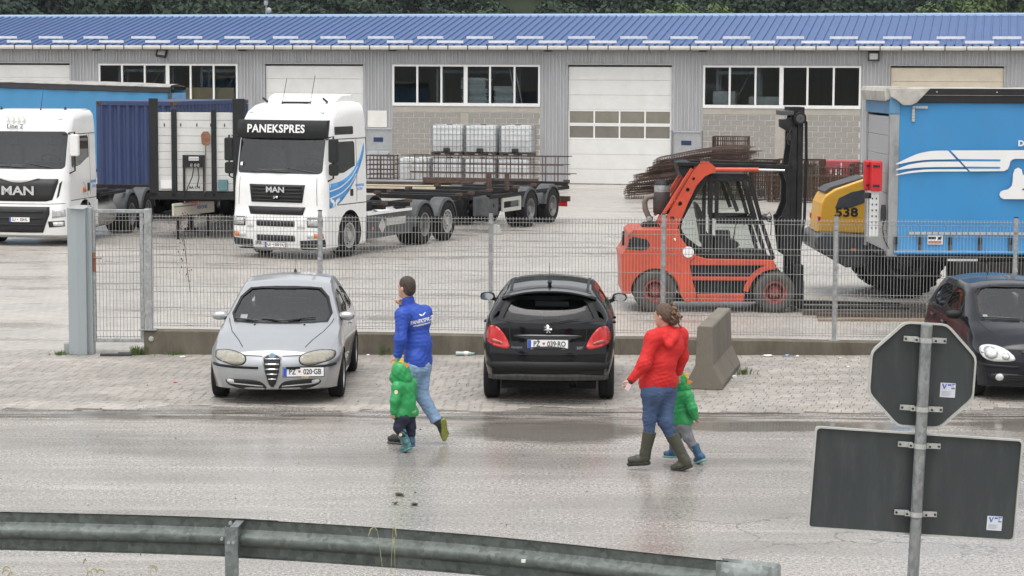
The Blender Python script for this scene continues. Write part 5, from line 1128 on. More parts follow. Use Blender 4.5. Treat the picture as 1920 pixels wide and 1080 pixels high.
ZB = lambda z: interp(z, [0, .17, .235, .335, .368, .465, .545, .60, .655, .915, .945, 1.335, 1.41, 1.47, 2], [0, .20, .290, .41, .455, .575, .672, .735, .795, 1.04, 1.065, 1.385, 1.48, 1.54, 2.07])
PB['wsx'] = 0.52; remapP(PB, ZB)
t, bv = make_car(PB, 'hatchback_car', 'black hatchback parked with its tail to the road, in the middle', (0.555, 30.03, 0), PI/2-0.045, M_blackp)
ZMAP[0] = ZB
m = MB(); V = []
for i in range(21):
    y = -0.62 + 1.24*i/20; k = abs(y)/0.62; zz = 1.472 - 0.12*k**2.5; xx = -1.52 + 0.02*k; d_ = 0.20*(1-k**4)+0.03
    V.append([(xx+0.10, y, zz+0.012), (xx-0.04, y, zz+0.014), (xx-d_, y, zz-0.006), (xx-d_-0.005, y, zz-0.022), (xx-d_+0.02, y, zz-0.04), (xx+0.02, y, zz-0.055)])
m.loft(V); o = m.build('roof_spoiler', M_blackp, t, smooth=50)
MB().box(-1.735, -1.722, -0.13, 0.13, 1.449, 1.462).build('brake_light', mat('lamp_red_dark', (0.12, 0.01, 0.01), 0.2), o)
for s in (1, -1):
    f = lambda P_: [(s*a, b) for a, b in P_]
    tl = smoothpoly(f([(0.735, 0.915), (0.80, 0.83), (0.815, 0.68), (0.70, 0.625), (0.475, 0.595), (0.53, 0.72), (0.62, 0.86)]), 2)
    o = patch('tail_light', tl, 'x', -1, bv, M_red, t, off=0.004, thick=0.03, cell=0.04, pull=0.012)
    patch('reversing_lens', smoothpoly(f([(0.74, 0.73), (0.76, 0.67), (0.60, 0.635), (0.56, 0.66), (0.64, 0.70)]), 2), 'x', -1, bv, mat('lamp_red2', (0.25, 0.03, 0.03), 0.3, var=0.5, vs=60, coat=0.5), o, off=0.006, thick=0.004, cell=0.05, pull=0.013)
patch('bumper_moulding', smoothpoly([(-0.79, 0.465), (0.79, 0.465), (0.79, 0.395), (0.6, 0.368), (-0.6, 0.368), (-0.79, 0.395)], 1), 'x', -1, bv, M_trimk, t, off=0.016, thick=0.03, cell=0.06)
patch('valance', smoothpoly([(-0.78, 0.335), (0.78, 0.335), (0.78, 0.235), (-0.78, 0.235)], 1), 'x', -1, bv, mat('dusty_valance', (0.035, 0.034, 0.032), 0.7, var=0.4, vs=4, stretch=(6, 6, 0.5), dirt=0.6, dcol=(0.09, 0.085, 0.078), ds=8), t, off=0.006, thick=0.02, cell=0.06)
line_patch('panel_gap', [(-0.50, 0.90), (-0.49, 0.72), (-0.45, 0.60), (-0.36, 0.545), (0.36, 0.545), (0.45, 0.60), (0.49, 0.72), (0.50, 0.90)], 0.010, 'x', -1, bv, M_gap, t)
o = patch('plate_recess', smoothpoly([(-0.45, 0.79), (0.45, 0.79), (0.40, 0.745), (0.28, 0.735), (0.28, 0.60), (-0.28, 0.60), (-0.28, 0.735), (-0.40, 0.745)], 1), 'x', -1, bv, mat('recess', (0.009, 0.009, 0.010), 0.35, coat=0.4), t, off=0.003, thick=0.004, cell=0.05)
line_patch('handle_strip', [(-0.44, 0.765), (0.44, 0.765)], 0.016, 'x', -1, bv, M_gap, t, off=0.007)
h = bv.ray_cast(Vector((-6, 0, 0.80)), Vector((1, 0, 0)))[0]
number_plate(t, h.x-0.018, 0.0, 0.803, 'PŽ|039·RO', REAR)
for k, (a_, b_) in enumerate(((0.10, 0.22), (-0.05, 0.05), (-0.21, -0.10))): MB().box(h.x-0.033, h.x-0.030, a_, b_, 0.734, 0.744).build('plate_strip', M_pwhite, t)
h = bv.ray_cast(Vector((-6, 0.40, 0.755)), Vector((1, 0, 0)))[0]; text('lettering', 'PEUGEOT', 0.030, M_chrome, t, h+Vector((-0.010, 0.0, 0.0)), (PI/2, 0, -PI/2-0.13), 0.002, 0.0012, 1.1)
h = bv.ray_cast(Vector((-6, -0.41, 0.755)), Vector((1, 0, 0)))[0]; text('lettering', '207', 0.046, M_chrome, t, h+Vector((-0.010, 0.0, 0.0)), (PI/2, 0, -PI/2+0.13), 0.002, 0.0012, 1.2)
# standing lion badge as a small cut-out figure
lion = [(-0.012, 0.05), (0.02, 0.055), (0.03, 0.035), (0.018, 0.02), (0.045, 0.028), (0.05, 0.018), (0.022, 0.004), (0.03, -0.01), (0.052, -0.012), (0.05, -0.024), (0.02, -0.026), (0.012, -0.04), (0.03, -0.055), (0.004, -0.058), (-0.006, -0.038), (-0.016, -0.058), (-0.04, -0.056), (-0.024, -0.04), (-0.022, -0.02), (-0.045, -0.03), (-0.055, -0.005), (-0.042, 0.02), (-0.036, 0.0), (-0.02, 0.004), (-0.024, 0.03)]
patch('badge', [(x, 0.873+z) for x, z in lion], 'x', -1, bv, M_chrome, t, off=0.010, thick=0.008, cell=0.2)
wiper(t, bv, 'x', -1, (-0.02, 1.07), (-0.40, 1.095), 'rear_wiper'); 
m = MB(); m.cyl((-2.045, -0.33, 0.29), (-1.85, -0.33, 0.295), 0.05, 0.05, 20, cap=False); m.cyl((-2.045, -0.33, 0.29), (-1.85, -0.33, 0.295), 0.043, 0.043, 20, cap=False); o = m.build('tail_pipe', M_chrome, t, smooth=50, fix=False); o.scale = (1, 1, 1)
h = bv.ray_cast(Vector((-1.28, 0, 3)), Vector((0, 0, -1)))[0]; m = MB(); m.lathe([(0.0, 0.09), (0.012, 0.075), (0.034, 0.035), (0.020, 0.0), (0.016, -0.01)], 10, h, 'z'); m.tube([h+Vector((0, 0, 0.06)), h+Vector((-0.05, 0, 0.30))], 0.004, 4); m.build('aerial', M_black, t)
for s in (1, -1): line_patch('roof_strip', [(-1.40, s*0.50), (0.1, s*0.52)], 0.035, 'z', 1, bv, M_trimk, t, off=0.004)
ZMAP[0] = None
# ================================================================ DARK SMALL HATCHBACK AT THE RIGHT EDGE (facing the camera)
M_dkp = mat('paint_dark', (0.010, 0.0105, 0.015), 0.14, metal=0.0, var=0.1, vs=2, spec=0.3, coat=0.05)
XC = [-1.94, -1.88, -1.7, -1.45, -1.0, -0.4, 0.1, 0.35, 0.75, 1.05, 1.2, 1.55, 1.8, 1.92, 1.97]
PC = dict(X=XC, W=0.826, xf=1.97, xr=-1.94, axf=1.235, axr=-1.225, Rt=0.298, track=0.715,
  zt=   [0.98, 1.06, 1.25, 1.40, 1.455, 1.468, 1.45, 1.415, 1.20, 1.02, 0.985, 0.93, 0.87, 0.81, 0.77],
  ze=   [0.94, 1.00, 1.16, 1.31, 1.37, 1.38, 1.365, 1.33, 1.14, 0.98, 0.94, 0.875, 0.80, 0.745, 0.715],
  wt=   [0.56, 0.56, 0.56, 0.565, 0.58, 0.59, 0.59, 0.595, 0.63, 0.66, 0.66, 0.645, 0.60, 0.555, 0.52],
  zbelt=[0.89, 0.93, 0.96, 0.965, 0.96, 0.945, 0.935, 0.93, 0.92, 0.905, 0.885, 0.82, 0.74, 0.69, 0.66],
  wb=   [0.65, 0.71, 0.755, 0.77, 0.78, 0.785, 0.785, 0.785, 0.78, 0.775, 0.77, 0.755, 0.725, 0.675, 0.62],
  zm=   [0.60]*15, wm=[0.70, 0.75, 0.79, 0.815, 0.822, 0.825, 0.825, 0.825, 0.825, 0.825, 0.825, 0.82, 0.80, 0.75, 0.69],
  zbot= [0.28, 0.25, 0.21, 0.19, 0.17, 0.17, 0.17, 0.17, 0.17, 0.17, 0.17, 0.17, 0.18, 0.185, 0.20], wbot=[0.62, 0.68, 0.73, 0.76, 0.77, 0.77, 0.77, 0.77, 0.77, 0.77, 0.77, 0.78, 0.76, 0.71, 0.65],
  pf=([0.15, 0.22, 0.33, 0.45, 0.60, 0.70, 0.78], [-0.09, -0.01, 0.02, 0.03, 0.02, -0.03, -0.10]), bowf=0.27,
  pr=([0.2, 0.4, 0.6, 0.8, 1.0], [-0.04, 0.02, 0.0, -0.02, -0.05]), bowr=0.16,
  cav=(0.98, -1.70), cowl=0.98, zc=0.96, seat=0.0, drv=1, rear_clear=True,
  ws=smoothpoly([(-0.655, 1.00), (-0.35, 0.99), (0.35, 0.99), (0.655, 1.00), (0.545, 1.38), (0.25, 1.405), (-0.25, 1.405), (-0.545, 1.38)], 1),
  rw=smoothpoly([(-0.5, 1.03), (0.5, 1.03), (0.44, 1.31), (-0.44, 1.31)], 2),
  sw=[smoothpoly([(0.72, 0.975), (0.22, 1.305), (-0.30, 1.33), (-0.36, 0.98)], 1), smoothpoly([(-0.43, 0.985), (-0.39, 1.33), (-0.95, 1.305), (-1.25, 1.21), (-1.20, 1.01)], 1)],
  wsx=0.37, mir=(0.68, 0.785, 0.975), mirmat=M_trimk, spokes=6,
  seams=[[(0.82, 0.30), (0.86, 0.60), (0.80, 0.95)], [(-0.40, 0.26), (-0.40, 0.97)], [(-1.1, 0.98), (-1.02, 0.72), (-0.80, 0.40)]], handles=[(-0.25, 0.83), (-0.95, 0.86)])
t, bv = make_car(PC, 'hatchback_car', 'dark blue-black small hatchback at the right edge, facing the road, someone inside', (6.90, 30.42, 0), -PI/2+0.03, M_dkp)
po = t
for s in (1, -1):
    f = lambda P_: [(s*a, b) for a, b in P_]
    o = patch('headlight', smoothpoly(f([(0.70, 0.735), (0.765, 0.68), (0.755, 0.59), (0.66, 0.535), (0.54, 0.535), (0.40, 0.545), (0.345, 0.575), (0.44, 0.68), (0.56, 0.735)]), 2), 'x', 1, bv, M_clear, t, off=0.006, thick=0.03, cell=0.04)
    for cy_, cz_, r_ in ((0.645, 0.64, 0.078), (0.475, 0.605, 0.048)):
        o2 = patch('reflector', [(s*cy_+r_*math.cos(a), cz_+r_*math.sin(a)) for a in [2*PI*k/20 for k in range(20)]], 'x', 1, bv, mat('lamp_dark', (0.42, 0.42, 0.42), 0.1, metal=0.5), o, off=0.009, thick=0.006, cell=0.05)
        patch('bulb_lens', [(s*cy_+r_*0.7*math.cos(a), cz_+r_*0.7*math.sin(a)) for a in [2*PI*k/16 for k in range(16)]], 'x', 1, bv, M_clear, o, off=0.014, thick=0.006, cell=0.05)
    patch('bumper_strip', f([(0.775, 0.500), (0.775, 0.462), (0.30, 0.445), (0.30, 0.480)]), 'x', 1, bv, M_trimk, t, off=0.012, thick=0.03, cell=0.05)
    o = patch('lower_intake', smoothpoly(f([(0.68, 0.385), (0.66, 0.29), (0.30, 0.27), (0.22, 0.27), (0.22, 0.37)]), 1), 'x', 1, bv, M_ink, t, off=0.004, thick=0.01, cell=0.05)
    for k in range(3): patch('intake_bar', f([(0.45, 0.300+0.028*k), (0.24, 0.300+0.028*k), (0.24, 0.312+0.028*k), (0.45, 0.312+0.028*k)]), 'x', 1, bv, M_trimk, o, off=0.012, thick=0.01, cell=0.1)
    patch('fog_lamp', [(s*0.545+0.048*math.cos(a), 0.33+0.046*math.sin(a)) for a in [2*PI*k/18 for k in range(18)]], 'x', 1, bv, M_clear, o, off=0.014, thick=0.01, cell=0.06)
    line_patch('panel_gap', [(0.86, s*0.69), (1.4, s*0.60), (1.75, s*0.42)], 0.009, 'z', 1, bv, M_gap, t)
gp = [(-0.30, 0.685), (0.30, 0.685), (0.20, 0.50), (-0.20, 0.50)]
o = patch('grille', gp, 'x', 1, bv, M_ink, t, off=0.008, thick=0.01, cell=0.06)
for k in range(4): z = 0.525+0.04*k; wx = interp(z, [0.5, 0.685], [0.20, 0.295]); patch('grille_bar', [(-wx, z), (wx, z), (wx, z+0.012), (-wx, z+0.012)], 'x', 1, bv, M_trimk, o, off=0.02, thick=0.01, cell=0.1)
wiper(t, bv, 'x', 1, (-0.10, 1.0), (-0.60, 1.015)); wiper(t, bv, 'x', 1, (0.35, 1.0), (-0.05, 1.01))
patch('windscreen_sticker', [(-0.585, 1.03), (-0.50, 1.03), (-0.50, 1.065), (-0.585, 1.065)], 'x', 1, bv, M_pwhite, t, off=-0.013, thick=0)
h = bv.ray_cast(Vector((-1.1, -0.0, 3)), Vector((0, 0, -1)))[0]; m = MB(); m.lathe([(0.022, -0.01), (0.012, 0.03), (0.005, 0.06)], 8, h, 'z'); m.tube([h+Vector((0, 0, 0.04)), h+Vector((-0.18, 0, 0.32))], 0.004, 4); m.build('aerial', M_black, t)
MB().box(0.22, 0.26, -0.10, 0.10, 1.30, 1.35).build('rear_view_mirror', M_black, t, bevel=0.01)
# ================================================================ TRUCKS
M_tw = mat('truck_white', (0.76, 0.76, 0.75), 0.28, var=0.03, vs=1.5, coat=0.6, dirt=0.35, dcol=(0.50, 0.47, 0.42), ds=1.6, stretch=(1, 1, 0.6))
M_tk = mat('truck_plastic', (0.018, 0.019, 0.020), 0.6, spec=0.3, var=0.15, vs=5)
M_fend = mat('fender_grey', (0.060, 0.064, 0.068), 0.65, var=0.18, vs=4, dirt=0.4, dcol=(0.16, 0.15, 0.14), ds=4)
M_chas = mat('chassis_dark', (0.016, 0.016, 0.017), 0.75, spec=0.25, var=0.3, vs=4, dirt=0.6, dcol=(0.05, 0.038, 0.03), ds=3.5)
M_rust = mat('rusty_steel', (0.075, 0.045, 0.034), 0.85, var=0.35, vs=8, dirt=0.4, dcol=(0.06, 0.04, 0.032), ds=6)
M_twind = glass_mat('truck_glass', (0.60, 0.66, 0.64), 0.02, 1.7)
M_tint = mat('truck_cabin', (0.10, 0.105, 0.105), 0.9)
M_blue = mat('logo_blue', (0.045, 0.27, 0.60), 0.4, var=0.05)
M_trim_r = mat('rim_steel', (0.22, 0.22, 0.22), 0.5, metal=0.4, var=0.3, vs=10, dirt=0.5, dcol=(0.10, 0.085, 0.07), ds=6)
M_trim_b = mat('rim_bright', (0.46, 0.46, 0.45), 0.35, metal=0.5, var=0.3, vs=10, dirt=0.3, dcol=(0.2, 0.18, 0.16), ds=6)
M_ltgrey = mat('guard_grey', (0.46, 0.46, 0.42), 0.55, metal=0.1, var=0.1, vs=3, dirt=0.3, dcol=(0.33, 0.32, 0.28), ds=3)
def cab_mesh(levels, bow=0.10):
    rings = []
    for z, xf, w, r, xb in levels:
        R = [(xb, -w+0.04, z), (xb+0.04, -w, z), ((xb+xf)/2-0.1, -w, z)]
        for i in range(7): a = -PI/2 + PI/2*i/6; R.append((xf-r-bow*((w-r+r*abs(math.sin(a)))/w)**2 + r*math.cos(a), -(w-r)+r*math.sin(a), z))
        for i in range(1, 8): y = -(w-r) + 2*(w-r)*i/8; R.append((xf-bow*(abs(y)/w)**2, y, z))
        for i in range(7): a = PI/2*i/6; R.append((xf-r-bow*((w-r+r*abs(math.sin(a)))/w)**2 + r*math.cos(a), (w-r)+r*math.sin(a), z))
        R += [((xb+xf)/2-0.1, w, z), (xb+0.04, w, z), (xb, w-0.04, z)]
        rings.append(R)
    mb = MB(); mb.loft(rings); me = mb.mesh('cab'); bm = bmesh.new(); bm.from_mesh(me); bmesh.ops.recalc_face_normals(bm, faces=bm.faces[:]); bm.to_mesh(me); bm.free(); return me
def truck_cab(t, levels, ws, sides, archR=0.60, wz=0.50):
    me = cab_mesh(levels); me.materials.append(M_tw); bv = bvh_of(me); cuts = []
    for s in (1, -1):
        c = MB(); c.cyl((0, s*1.5, wz), (0, s*0.72, wz), archR, n=36); cuts.append((c, M_well))
    c = MB(); c.prism(ws, 'x', 2.2, 0.15); cuts.append((c, M_tint))
    for sw in sides:
        c = MB(); c.prism(sw, 'y', 0.62, 1.6); cuts.append((c, M_tint))
    body = cutmesh(me.copy(), cuts); o = link('cab', body, None, t, smooth=32)
    patch('windscreen', ws, 'x', 1, bv, M_twind, t, off=-0.012, thick=0, cell=0.25)
    for sw in sides: patch('side_window', sw, 'y', 1, bv, M_twind, t, off=-0.01, thick=0, cell=0.25)
    zb = min(p[1] for p in ws)
    m = MB(); m.box(0.20, 0.95, -1.02, 1.02, zb-0.02, zb+0.06); m.prism([(0.55, zb+0.05), (0.95, zb+0.05), (0.75, zb+0.16), (0.55, zb+0.18)], 'y', 0.2, 0.9); m.build('dashboard', M_tk, t, bevel=0.03)
    m = MB(); m.obox((0.72, -0.25, zb+0.075), (0.22, 0.32, 0.01), (0, 0, 0.2)); m.obox((0.75, -0.62, zb+0.07), (0.2, 0.25, 0.01), (0, 0, -0.3)); m.build('papers', M_pwhite, t)
    m = MB(); C_ = Vector((0.55, 0.55, zb+0.22)); ax_ = Vector((-0.5, 0, 0.86)); u = Vector((0, 1, 0)); v = ax_.cross(u); m.tube([C_ + (u*math.cos(2*PI*i/20)+v*math.sin(2*PI*i/20))*0.23 for i in range(20)], 0.018, 6, closed=True); m.tube([C_, C_-ax_*0.3], 0.03, 6); m.build('steering_wheel', M_tk, t)
    for y in (0.55, -0.55):
        m = MB(); m.box(0.16, 0.34, y-0.26, y+0.26, zb-0.1, zb+0.55); m.box(0.18, 0.30, y-0.15, y+0.15, zb+0.56, zb+0.76); m.build('seat', M_seat, t, bevel=0.05)
    return bv
def truck_mirror(t, s, x, z, both=True, shell=None):
    m = MB(); y = s*1.36
    m.tube([(x+0.02, s*1.18, z+0.42), (x+0.10, y, z+0.46), (x+0.10, y, z-0.5), (x+0.05, s*1.18, z-0.58)], 0.022, 6); o = m.build('mirror_arm', M_tk, t)
    m = MB(); m.prism(rrect(y-0.11, y+0.11, z-0.14, z+0.40, 0.05), 'x', x+0.02, x+0.16); m.build('mirror', shell or M_tk, o, bevel=0.03)
    if both: m = MB(); m.prism(rrect(y-0.11, y+0.11, z-0.44, z-0.17, 0.05), 'x', x+0.02, x+0.14); m.build('wide_mirror', M_tk, o, bevel=0.025)
def rails(t, x0, x1, z0=0.72, z1=1.0, y=0.40, cross=6, name='chassis_rail'):
    for s in (1, -1): m = MB(); m.box(x0, x1, s*y-0.04, s*y+0.04, z0, z1); m.build(name, M_chas, t, bevel=0.008)
    for i in range(cross): xx = x0+0.1+(x1-x0-0.2)*i/max(1, cross-1); MB().box(xx-0.06, xx+0.06, -y+0.04, y-0.04, z0+0.02, z1-0.02).build('cross_member', M_chas, t)
def fender(t, ax, R=0.60, z=0.50, y0=0.86, y1=1.24, a0=8, a1=172, m_=None):
    for s in (1, -1):
        m = MB(); V = []
        for i in range(13):
            a = math.radians(a0+(a1-a0)*i/12); c, q = math.cos(a), math.sin(a)
            V.append([(ax+c*R, s*y0, z+q*R), (ax+c*R, s*(y1-0.03), z+q*R), (ax+c*(R-0.05), s*y1, z+q*(R-0.05)), (ax+c*(R-0.08), s*y1, z+q*(R-0.08)), (ax+c*(R-0.02), s*(y1-0.04), z+q*(R-0.025)), (ax+c*(R-0.02), s*y0, z+q*(R-0.025))])
        m.loft(V); m.build('fender', m_ or M_fend, t, smooth=50)
def axle(t, x, dish=0.2, rim=None, y=1.08, twin=True, R=0.50):
    for s in (1, -1):
        wheel(t, x, s*y, R, s, R, 0.30, 0.29, dish, 'disc', rim or M_trim_r)
        if twin: wheel(t, x, s*(y-0.34), R, s, R, 0.28, 0.29, dish, 'disc', rim or M_trim_r)
    MB().cyl((x, -y+0.1, R), (x, y-0.1, R), 0.09, n=10).build('axle', M_chas, t)
def wings_logo(parent, M, k, m_, name='wing_emblem'):
    """Small winged emblem built as a flat cut-out in the plane of M (x right, y up)."""
    for s in (1, -1):
        P_ = [(s*0.02, -0.02), (s*0.12, 0.10), (s*0.42, 0.18), (s*0.36, 0.10), (s*0.46, 0.11), (s*0.34, 0.02), (s*0.24, 0.0), (s*0.16, -0.10), (s*0.24, -0.16), (s*0.05, -0.17)]
        m = MB(M); m.prism([(x*k, y*k) for x, y in P_], 'z', 0.0, 0.004); m.build(name, m_, parent)
# ---------------------------------------------------------------- white container truck in the middle
FW_A = Vector((-0.381, -0.9246, 0)); rzA = math.atan2(FW_A.y, FW_A.x); LF_A = Vector((-FW_A.y, FW_A.x, 0))
pA = Vector((-4.93, 51.70, 0))
tA = thing('container_truck', 'white container truck with black name visor and blue swoosh, without load, in the middle', 'truck', pA, rzA)
LV = [(0.20, 1.22, 1.10, 0.14, -0.86), (0.27, 1.36, 1.19, 0.16, -0.88), (0.55, 1.41, 1.215, 0.18, -0.90), (0.93, 1.41, 1.22, 0.18, -0.90), (1.02, 1.37, 1.22, 0.18, -0.90), (1.24, 1.35, 1.22, 0.20, -0.90), (1.60, 1.34, 1.22, 0.21, -0.90), (1.86, 1.31, 1.22, 0.22, -0.90), (1.94, 1.28, 1.215, 0.22, -0.90), (2.40, 1.19, 1.205, 0.21, -0.90), (2.82, 1.10, 1.19, 0.20, -0.90), (3.20, 0.99, 1.175, 0.22, -0.90), (3.38, 0.86, 1.15, 0.24, -0.90), (3.52, 0.62, 1.11, 0.28, -0.89), (3.60, 0.30, 1.04, 0.32, -0.86), (3.63, 0.05, 0.96, 0.34, -0.82)]
WS = smoothpoly([(-1.10, 1.97), (1.10, 1.97), (1.06, 2.82), (-1.06, 2.82)], 1); WS = rrect(-1.10, 1.10, 1.97, 2.80, 0.09)
SD = [[(0.86, 2.66), (0.80, 2.70), (-0.22, 2.70), (-0.28, 2.64), (-0.28, 2.12), (-0.10, 2.08), (0.28, 1.98), (0.86, 1.95), (0.94, 2.0)], rrect(-0.24, 0.72, 2.86, 3.05, 0.04)]
bv = truck_cab(tA, LV, WS, SD)
m = MB(); V = []
for i in range(15):
    y = -1.16+2.32*i/14; xx = 1.15-0.10*(abs(y)/1.2)**2-0.10*(abs(y)/1.2)**8
    V.append([(xx, y, 2.80), (xx+0.05, y, 2.78), (xx+0.10, y, 2.86), (xx+0.085, y, 3.12), (xx+0.02, y, 3.20), (xx-0.09, y, 3.20)])
m.loft(V); o = m.build('sun_visor', M_tk, tA, smooth=40)
text('lettering', 'PANEKSPRES', 0.26, M_pwhite, o, (1.243, -0.06, 2.995), (PI/2-0.10, 0, PI/2), 0.004, 0.006, 0.98, space=1.06)
gp = [(-0.72, 1.72), (0.72, 1.72), (0.66, 1.31), (-0.66, 1.31)]
o = patch('grille', gp, 'x', 1, bv, M_ink, tA, off=0.012, thick=0.02, cell=0.2)
for k in range(5):
    z = 1.335+k*0.078; patch('grille_slat', [(-0.65, z), (0.65, z), (0.65, z+0.045), (-0.65, z+0.045)], 'x', 1, bv, M_tk, o, off=0.035, thick=0.02, cell=0.3)
text('lettering', 'MAN', 0.175, M_chrome, tA, (1.398, 0.0, 1.60), FRONT, 0.012, 0.006, 1.25)
lionb = [(-0.075, -0.05), (0.075, -0.05), (0.075, 0.055), (-0.075, 0.055)]
patch('badge', [(x, 1.435+z) for x, z in lionb], 'x', 1, bv, M_trimk, tA, off=0.045, thick=0.01); patch('badge', [(x*1.0, 1.43+z) for x, z in [(-0.06, -0.035), (-0.045, 0.0), (-0.055, 0.03), (-0.02, 0.035), (0.02, 0.02), (0.055, 0.035), (0.06, 0.005), (0.05, -0.035), (0.035, -0.035), (0.03, -0.01), (-0.01, -0.012), (-0.02, -0.035)]], 'x', 1, bv, M_chrome, tA, off=0.055, thick=0.008, cell=0.3)
for s in (1, -1):
    f = lambda P_: [(s*a, b) for a, b in P_]
    line_patch('panel_gap', f([(1.0, 1.88), (1.02, 1.25)]), 0.012, 'x', 1, bv, M_gap, tA)
    o = patch('headlight', rrect(min(s*0.80, s*1.16), max(s*0.80, s*1.16), 0.755, 0.965, 0.03), 'x', 1, bv, M_tk, tA, off=0.008, thick=0.03, cell=0.12)
    patch('lamp_glass', rrect(min(s*0.83, s*1.13), max(s*0.83, s*1.13), 0.78, 0.93, 0.03), 'x', 1, bv, mat('lamp_truck', (0.42, 0.43, 0.43), 0.12, var=0.4, vs=14, coat=0.5), o, off=0.016, thick=0.02, cell=0.12)
    patch('indicator', [(s*0.98, 0.505), (s*1.17, 0.505), (s*1.17, 0.61), (s*0.98, 0.61)], 'x', 1, bv, M_amber, tA, off=0.01, thick=0.02, cell=0.1)
    patch('fog_lamp', [(s*0.80, 0.50), (s*0.975, 0.505), (s*0.975, 0.61), (s*0.80, 0.62)], 'x', 1, bv, M_clear, tA, off=0.01, thick=0.02, cell=0.1)
    patch('lamp_cover', rrect(min(s*0.56, s*0.76), max(s*0.56, s*0.76), 0.73, 1.0, 0.03), 'x', 1, bv, M_tw, tA, off=0.018, thick=0.02, cell=0.12)
    patch('bumper_corner', f([(0.62, 0.44), (1.18, 0.48), (1.18, 0.22), (0.62, 0.24)]), 'x', 1, bv, M_tk, tA, off=0.02, thick=0.03, cell=0.12)
    truck_mirror(tA, s, 1.02, 2.38)
patch('radiator_opening', [(-0.74, 1.21), (0.74, 1.21), (0.68, 1.03), (-0.68, 1.03)], 'x', 1, bv, M_ink, tA, off=0.014, thick=0.02, cell=0.2)
for z0, z1 in ((0.76, 0.90), (0.42, 0.56)): patch('bumper_slot', rrect(-0.50, 0.50, z0, z1, 0.03), 'x', 1, bv, M_ink, tA, off=0.008, thick=0.02, cell=0.2)
number_plate(tA, 1.43, 0.0, 0.335, 'LU|008·VA', FRONT); text('lettering', 'SRB', 0.10, M_ink, tA, (1.415, -0.44, 0.37), FRONT, 0.002, 0.002)
for a, b in (((0.25, 2.0), (-0.45, 2.03)), ((0.95, 2.0), (0.25, 2.10)), ((-0.45, 2.0), (-1.0, 2.04))): wiper(tA, bv, 'x', 1, a, b)
m = MB(); m.tube([(1.0, 0.35, 2.0), (1.0, 0.40, 2.2), (0.98, 0.62, 2.28)], 0.006, 4); m.build('wire_mirror', M_black, tA)
patch('windscreen_sticker', [(-1.04, 2.14), (-0.97, 2.14), (-0.97, 2.22), (-1.04, 2.22)], 'x', 1, bv, M_pwhite, tA, off=0.002, thick=0)
# roof: hatch, spoiler, horns, whip aerials, marker lamps
m = MB(); m.prism([(-0.80, 3.58), (0.10, 3.60), (0.02, 3.72), (-0.20, 3.80), (-0.75, 3.80)], 'y', -0.92, 0.92); m.build('roof_spoiler', M_tw, tA, bevel=0.05, smooth=40)
MB().box(0.10, 0.42, -0.35, 0.35, 3.55, 3.615).build('roof_hatch', M_tk, tA, bevel=0.01)
for y, L in ((-0.32, 0.55), (0.42, 0.62)): m = MB(); m.cyl((0.45, y, 3.50), (0.45, y, 3.58), 0.03, 0.015, 8); m.tube([(0.45, y, 3.55), (0.35, y+0.08, 3.6+L)], 0.007, 4); m.build('aerial', M_black, tA)
for y in (0.80, -0.78): m = MB(); m.beam((0.30, y, 3.60), (0.36, y-0.10, 3.70), 0.09, 0.05); m.build('roof_bracket', M_black, tA, bevel=0.01)
for y in (-0.92, 0.92):
    h = bv.ray_cast(Vector((0.80, y, 6)), Vector((0, 0, -1)))[0]; m = MB(); m.obox(h, (0.05, 0.11, 0.03)); m.build('marker_lamp', M_clear, tA, bevel=0.008)
# left side: swoosh, name, handle, gaps
SX = lambda X: 1.05-(X-578)/207*1.9
SZ = lambda Y: 4.25-Y/240.9
sw = [(578, 605), (640, 592), (700, 552), (745, 480), (777, 385), (777, 420), (765, 480), (735, 560), (695, 640), (650, 700), (615, 728), (578, 740)]
o = patch('swoosh', [(SX(a), SZ(b)) for a, b in spline(sw[:5], 4)[:-1] + spline(sw[4:], 3)], 'y', 1, bv, M_blue, tA, off=0.003, thick=0.003, cell=0.15)
for L in ([(578, 645), (640, 625), (700, 575), (735, 520)], [(578, 685), (640, 662), (690, 620), (728, 560)]): line_patch('swoosh_line', [(SX(a), SZ(b)) for a, b in spline([(p[0], p[1]) for p in L], 4)], 0.03, 'y', 1, bv, M_tw, tA, off=0.009)
text('lettering', 'PANEKSPRES', 0.085, M_blue, tA, (SX(748), 1.223, SZ(625)), LEFT, 0.001, 0.001, 0.95); text('lettering', 'LUCANI', 0.085, M_blue, tA, (SX(748), 1.223, SZ(646)), LEFT, 0.001, 0.001, 0.95)
wings_logo(tA, Matrix.Translation((SX(607), 1.229, SZ(708))) @ Euler(LEFT).to_matrix().to_4x4(), 0.55, M_pwhite)
for g_ in ([(1.0, 2.76), (-0.88, 2.76)], [(-0.36, 2.74), (-0.36, 1.28)], [(1.06, 1.24), (-0.88, 1.24)]): line_patch('panel_gap', g_, 0.02, 'y', 1, bv, M_gap, tA)
patch('door_handle', rrect(-0.16, -0.02, 1.42, 1.58, 0.02), 'y', 1, bv, M_tk, tA, off=0.012, thick=0.02)
MB().box(-0.97, -0.90, -1.16, 1.16, 1.15, 2.78).build('rear_seal', M_tk, tA)
m = MB(); m.box(-0.86, -0.60, 1.10, 1.215, 0.30, 0.98); m.build('step', M_tw, tA, bevel=0.02)
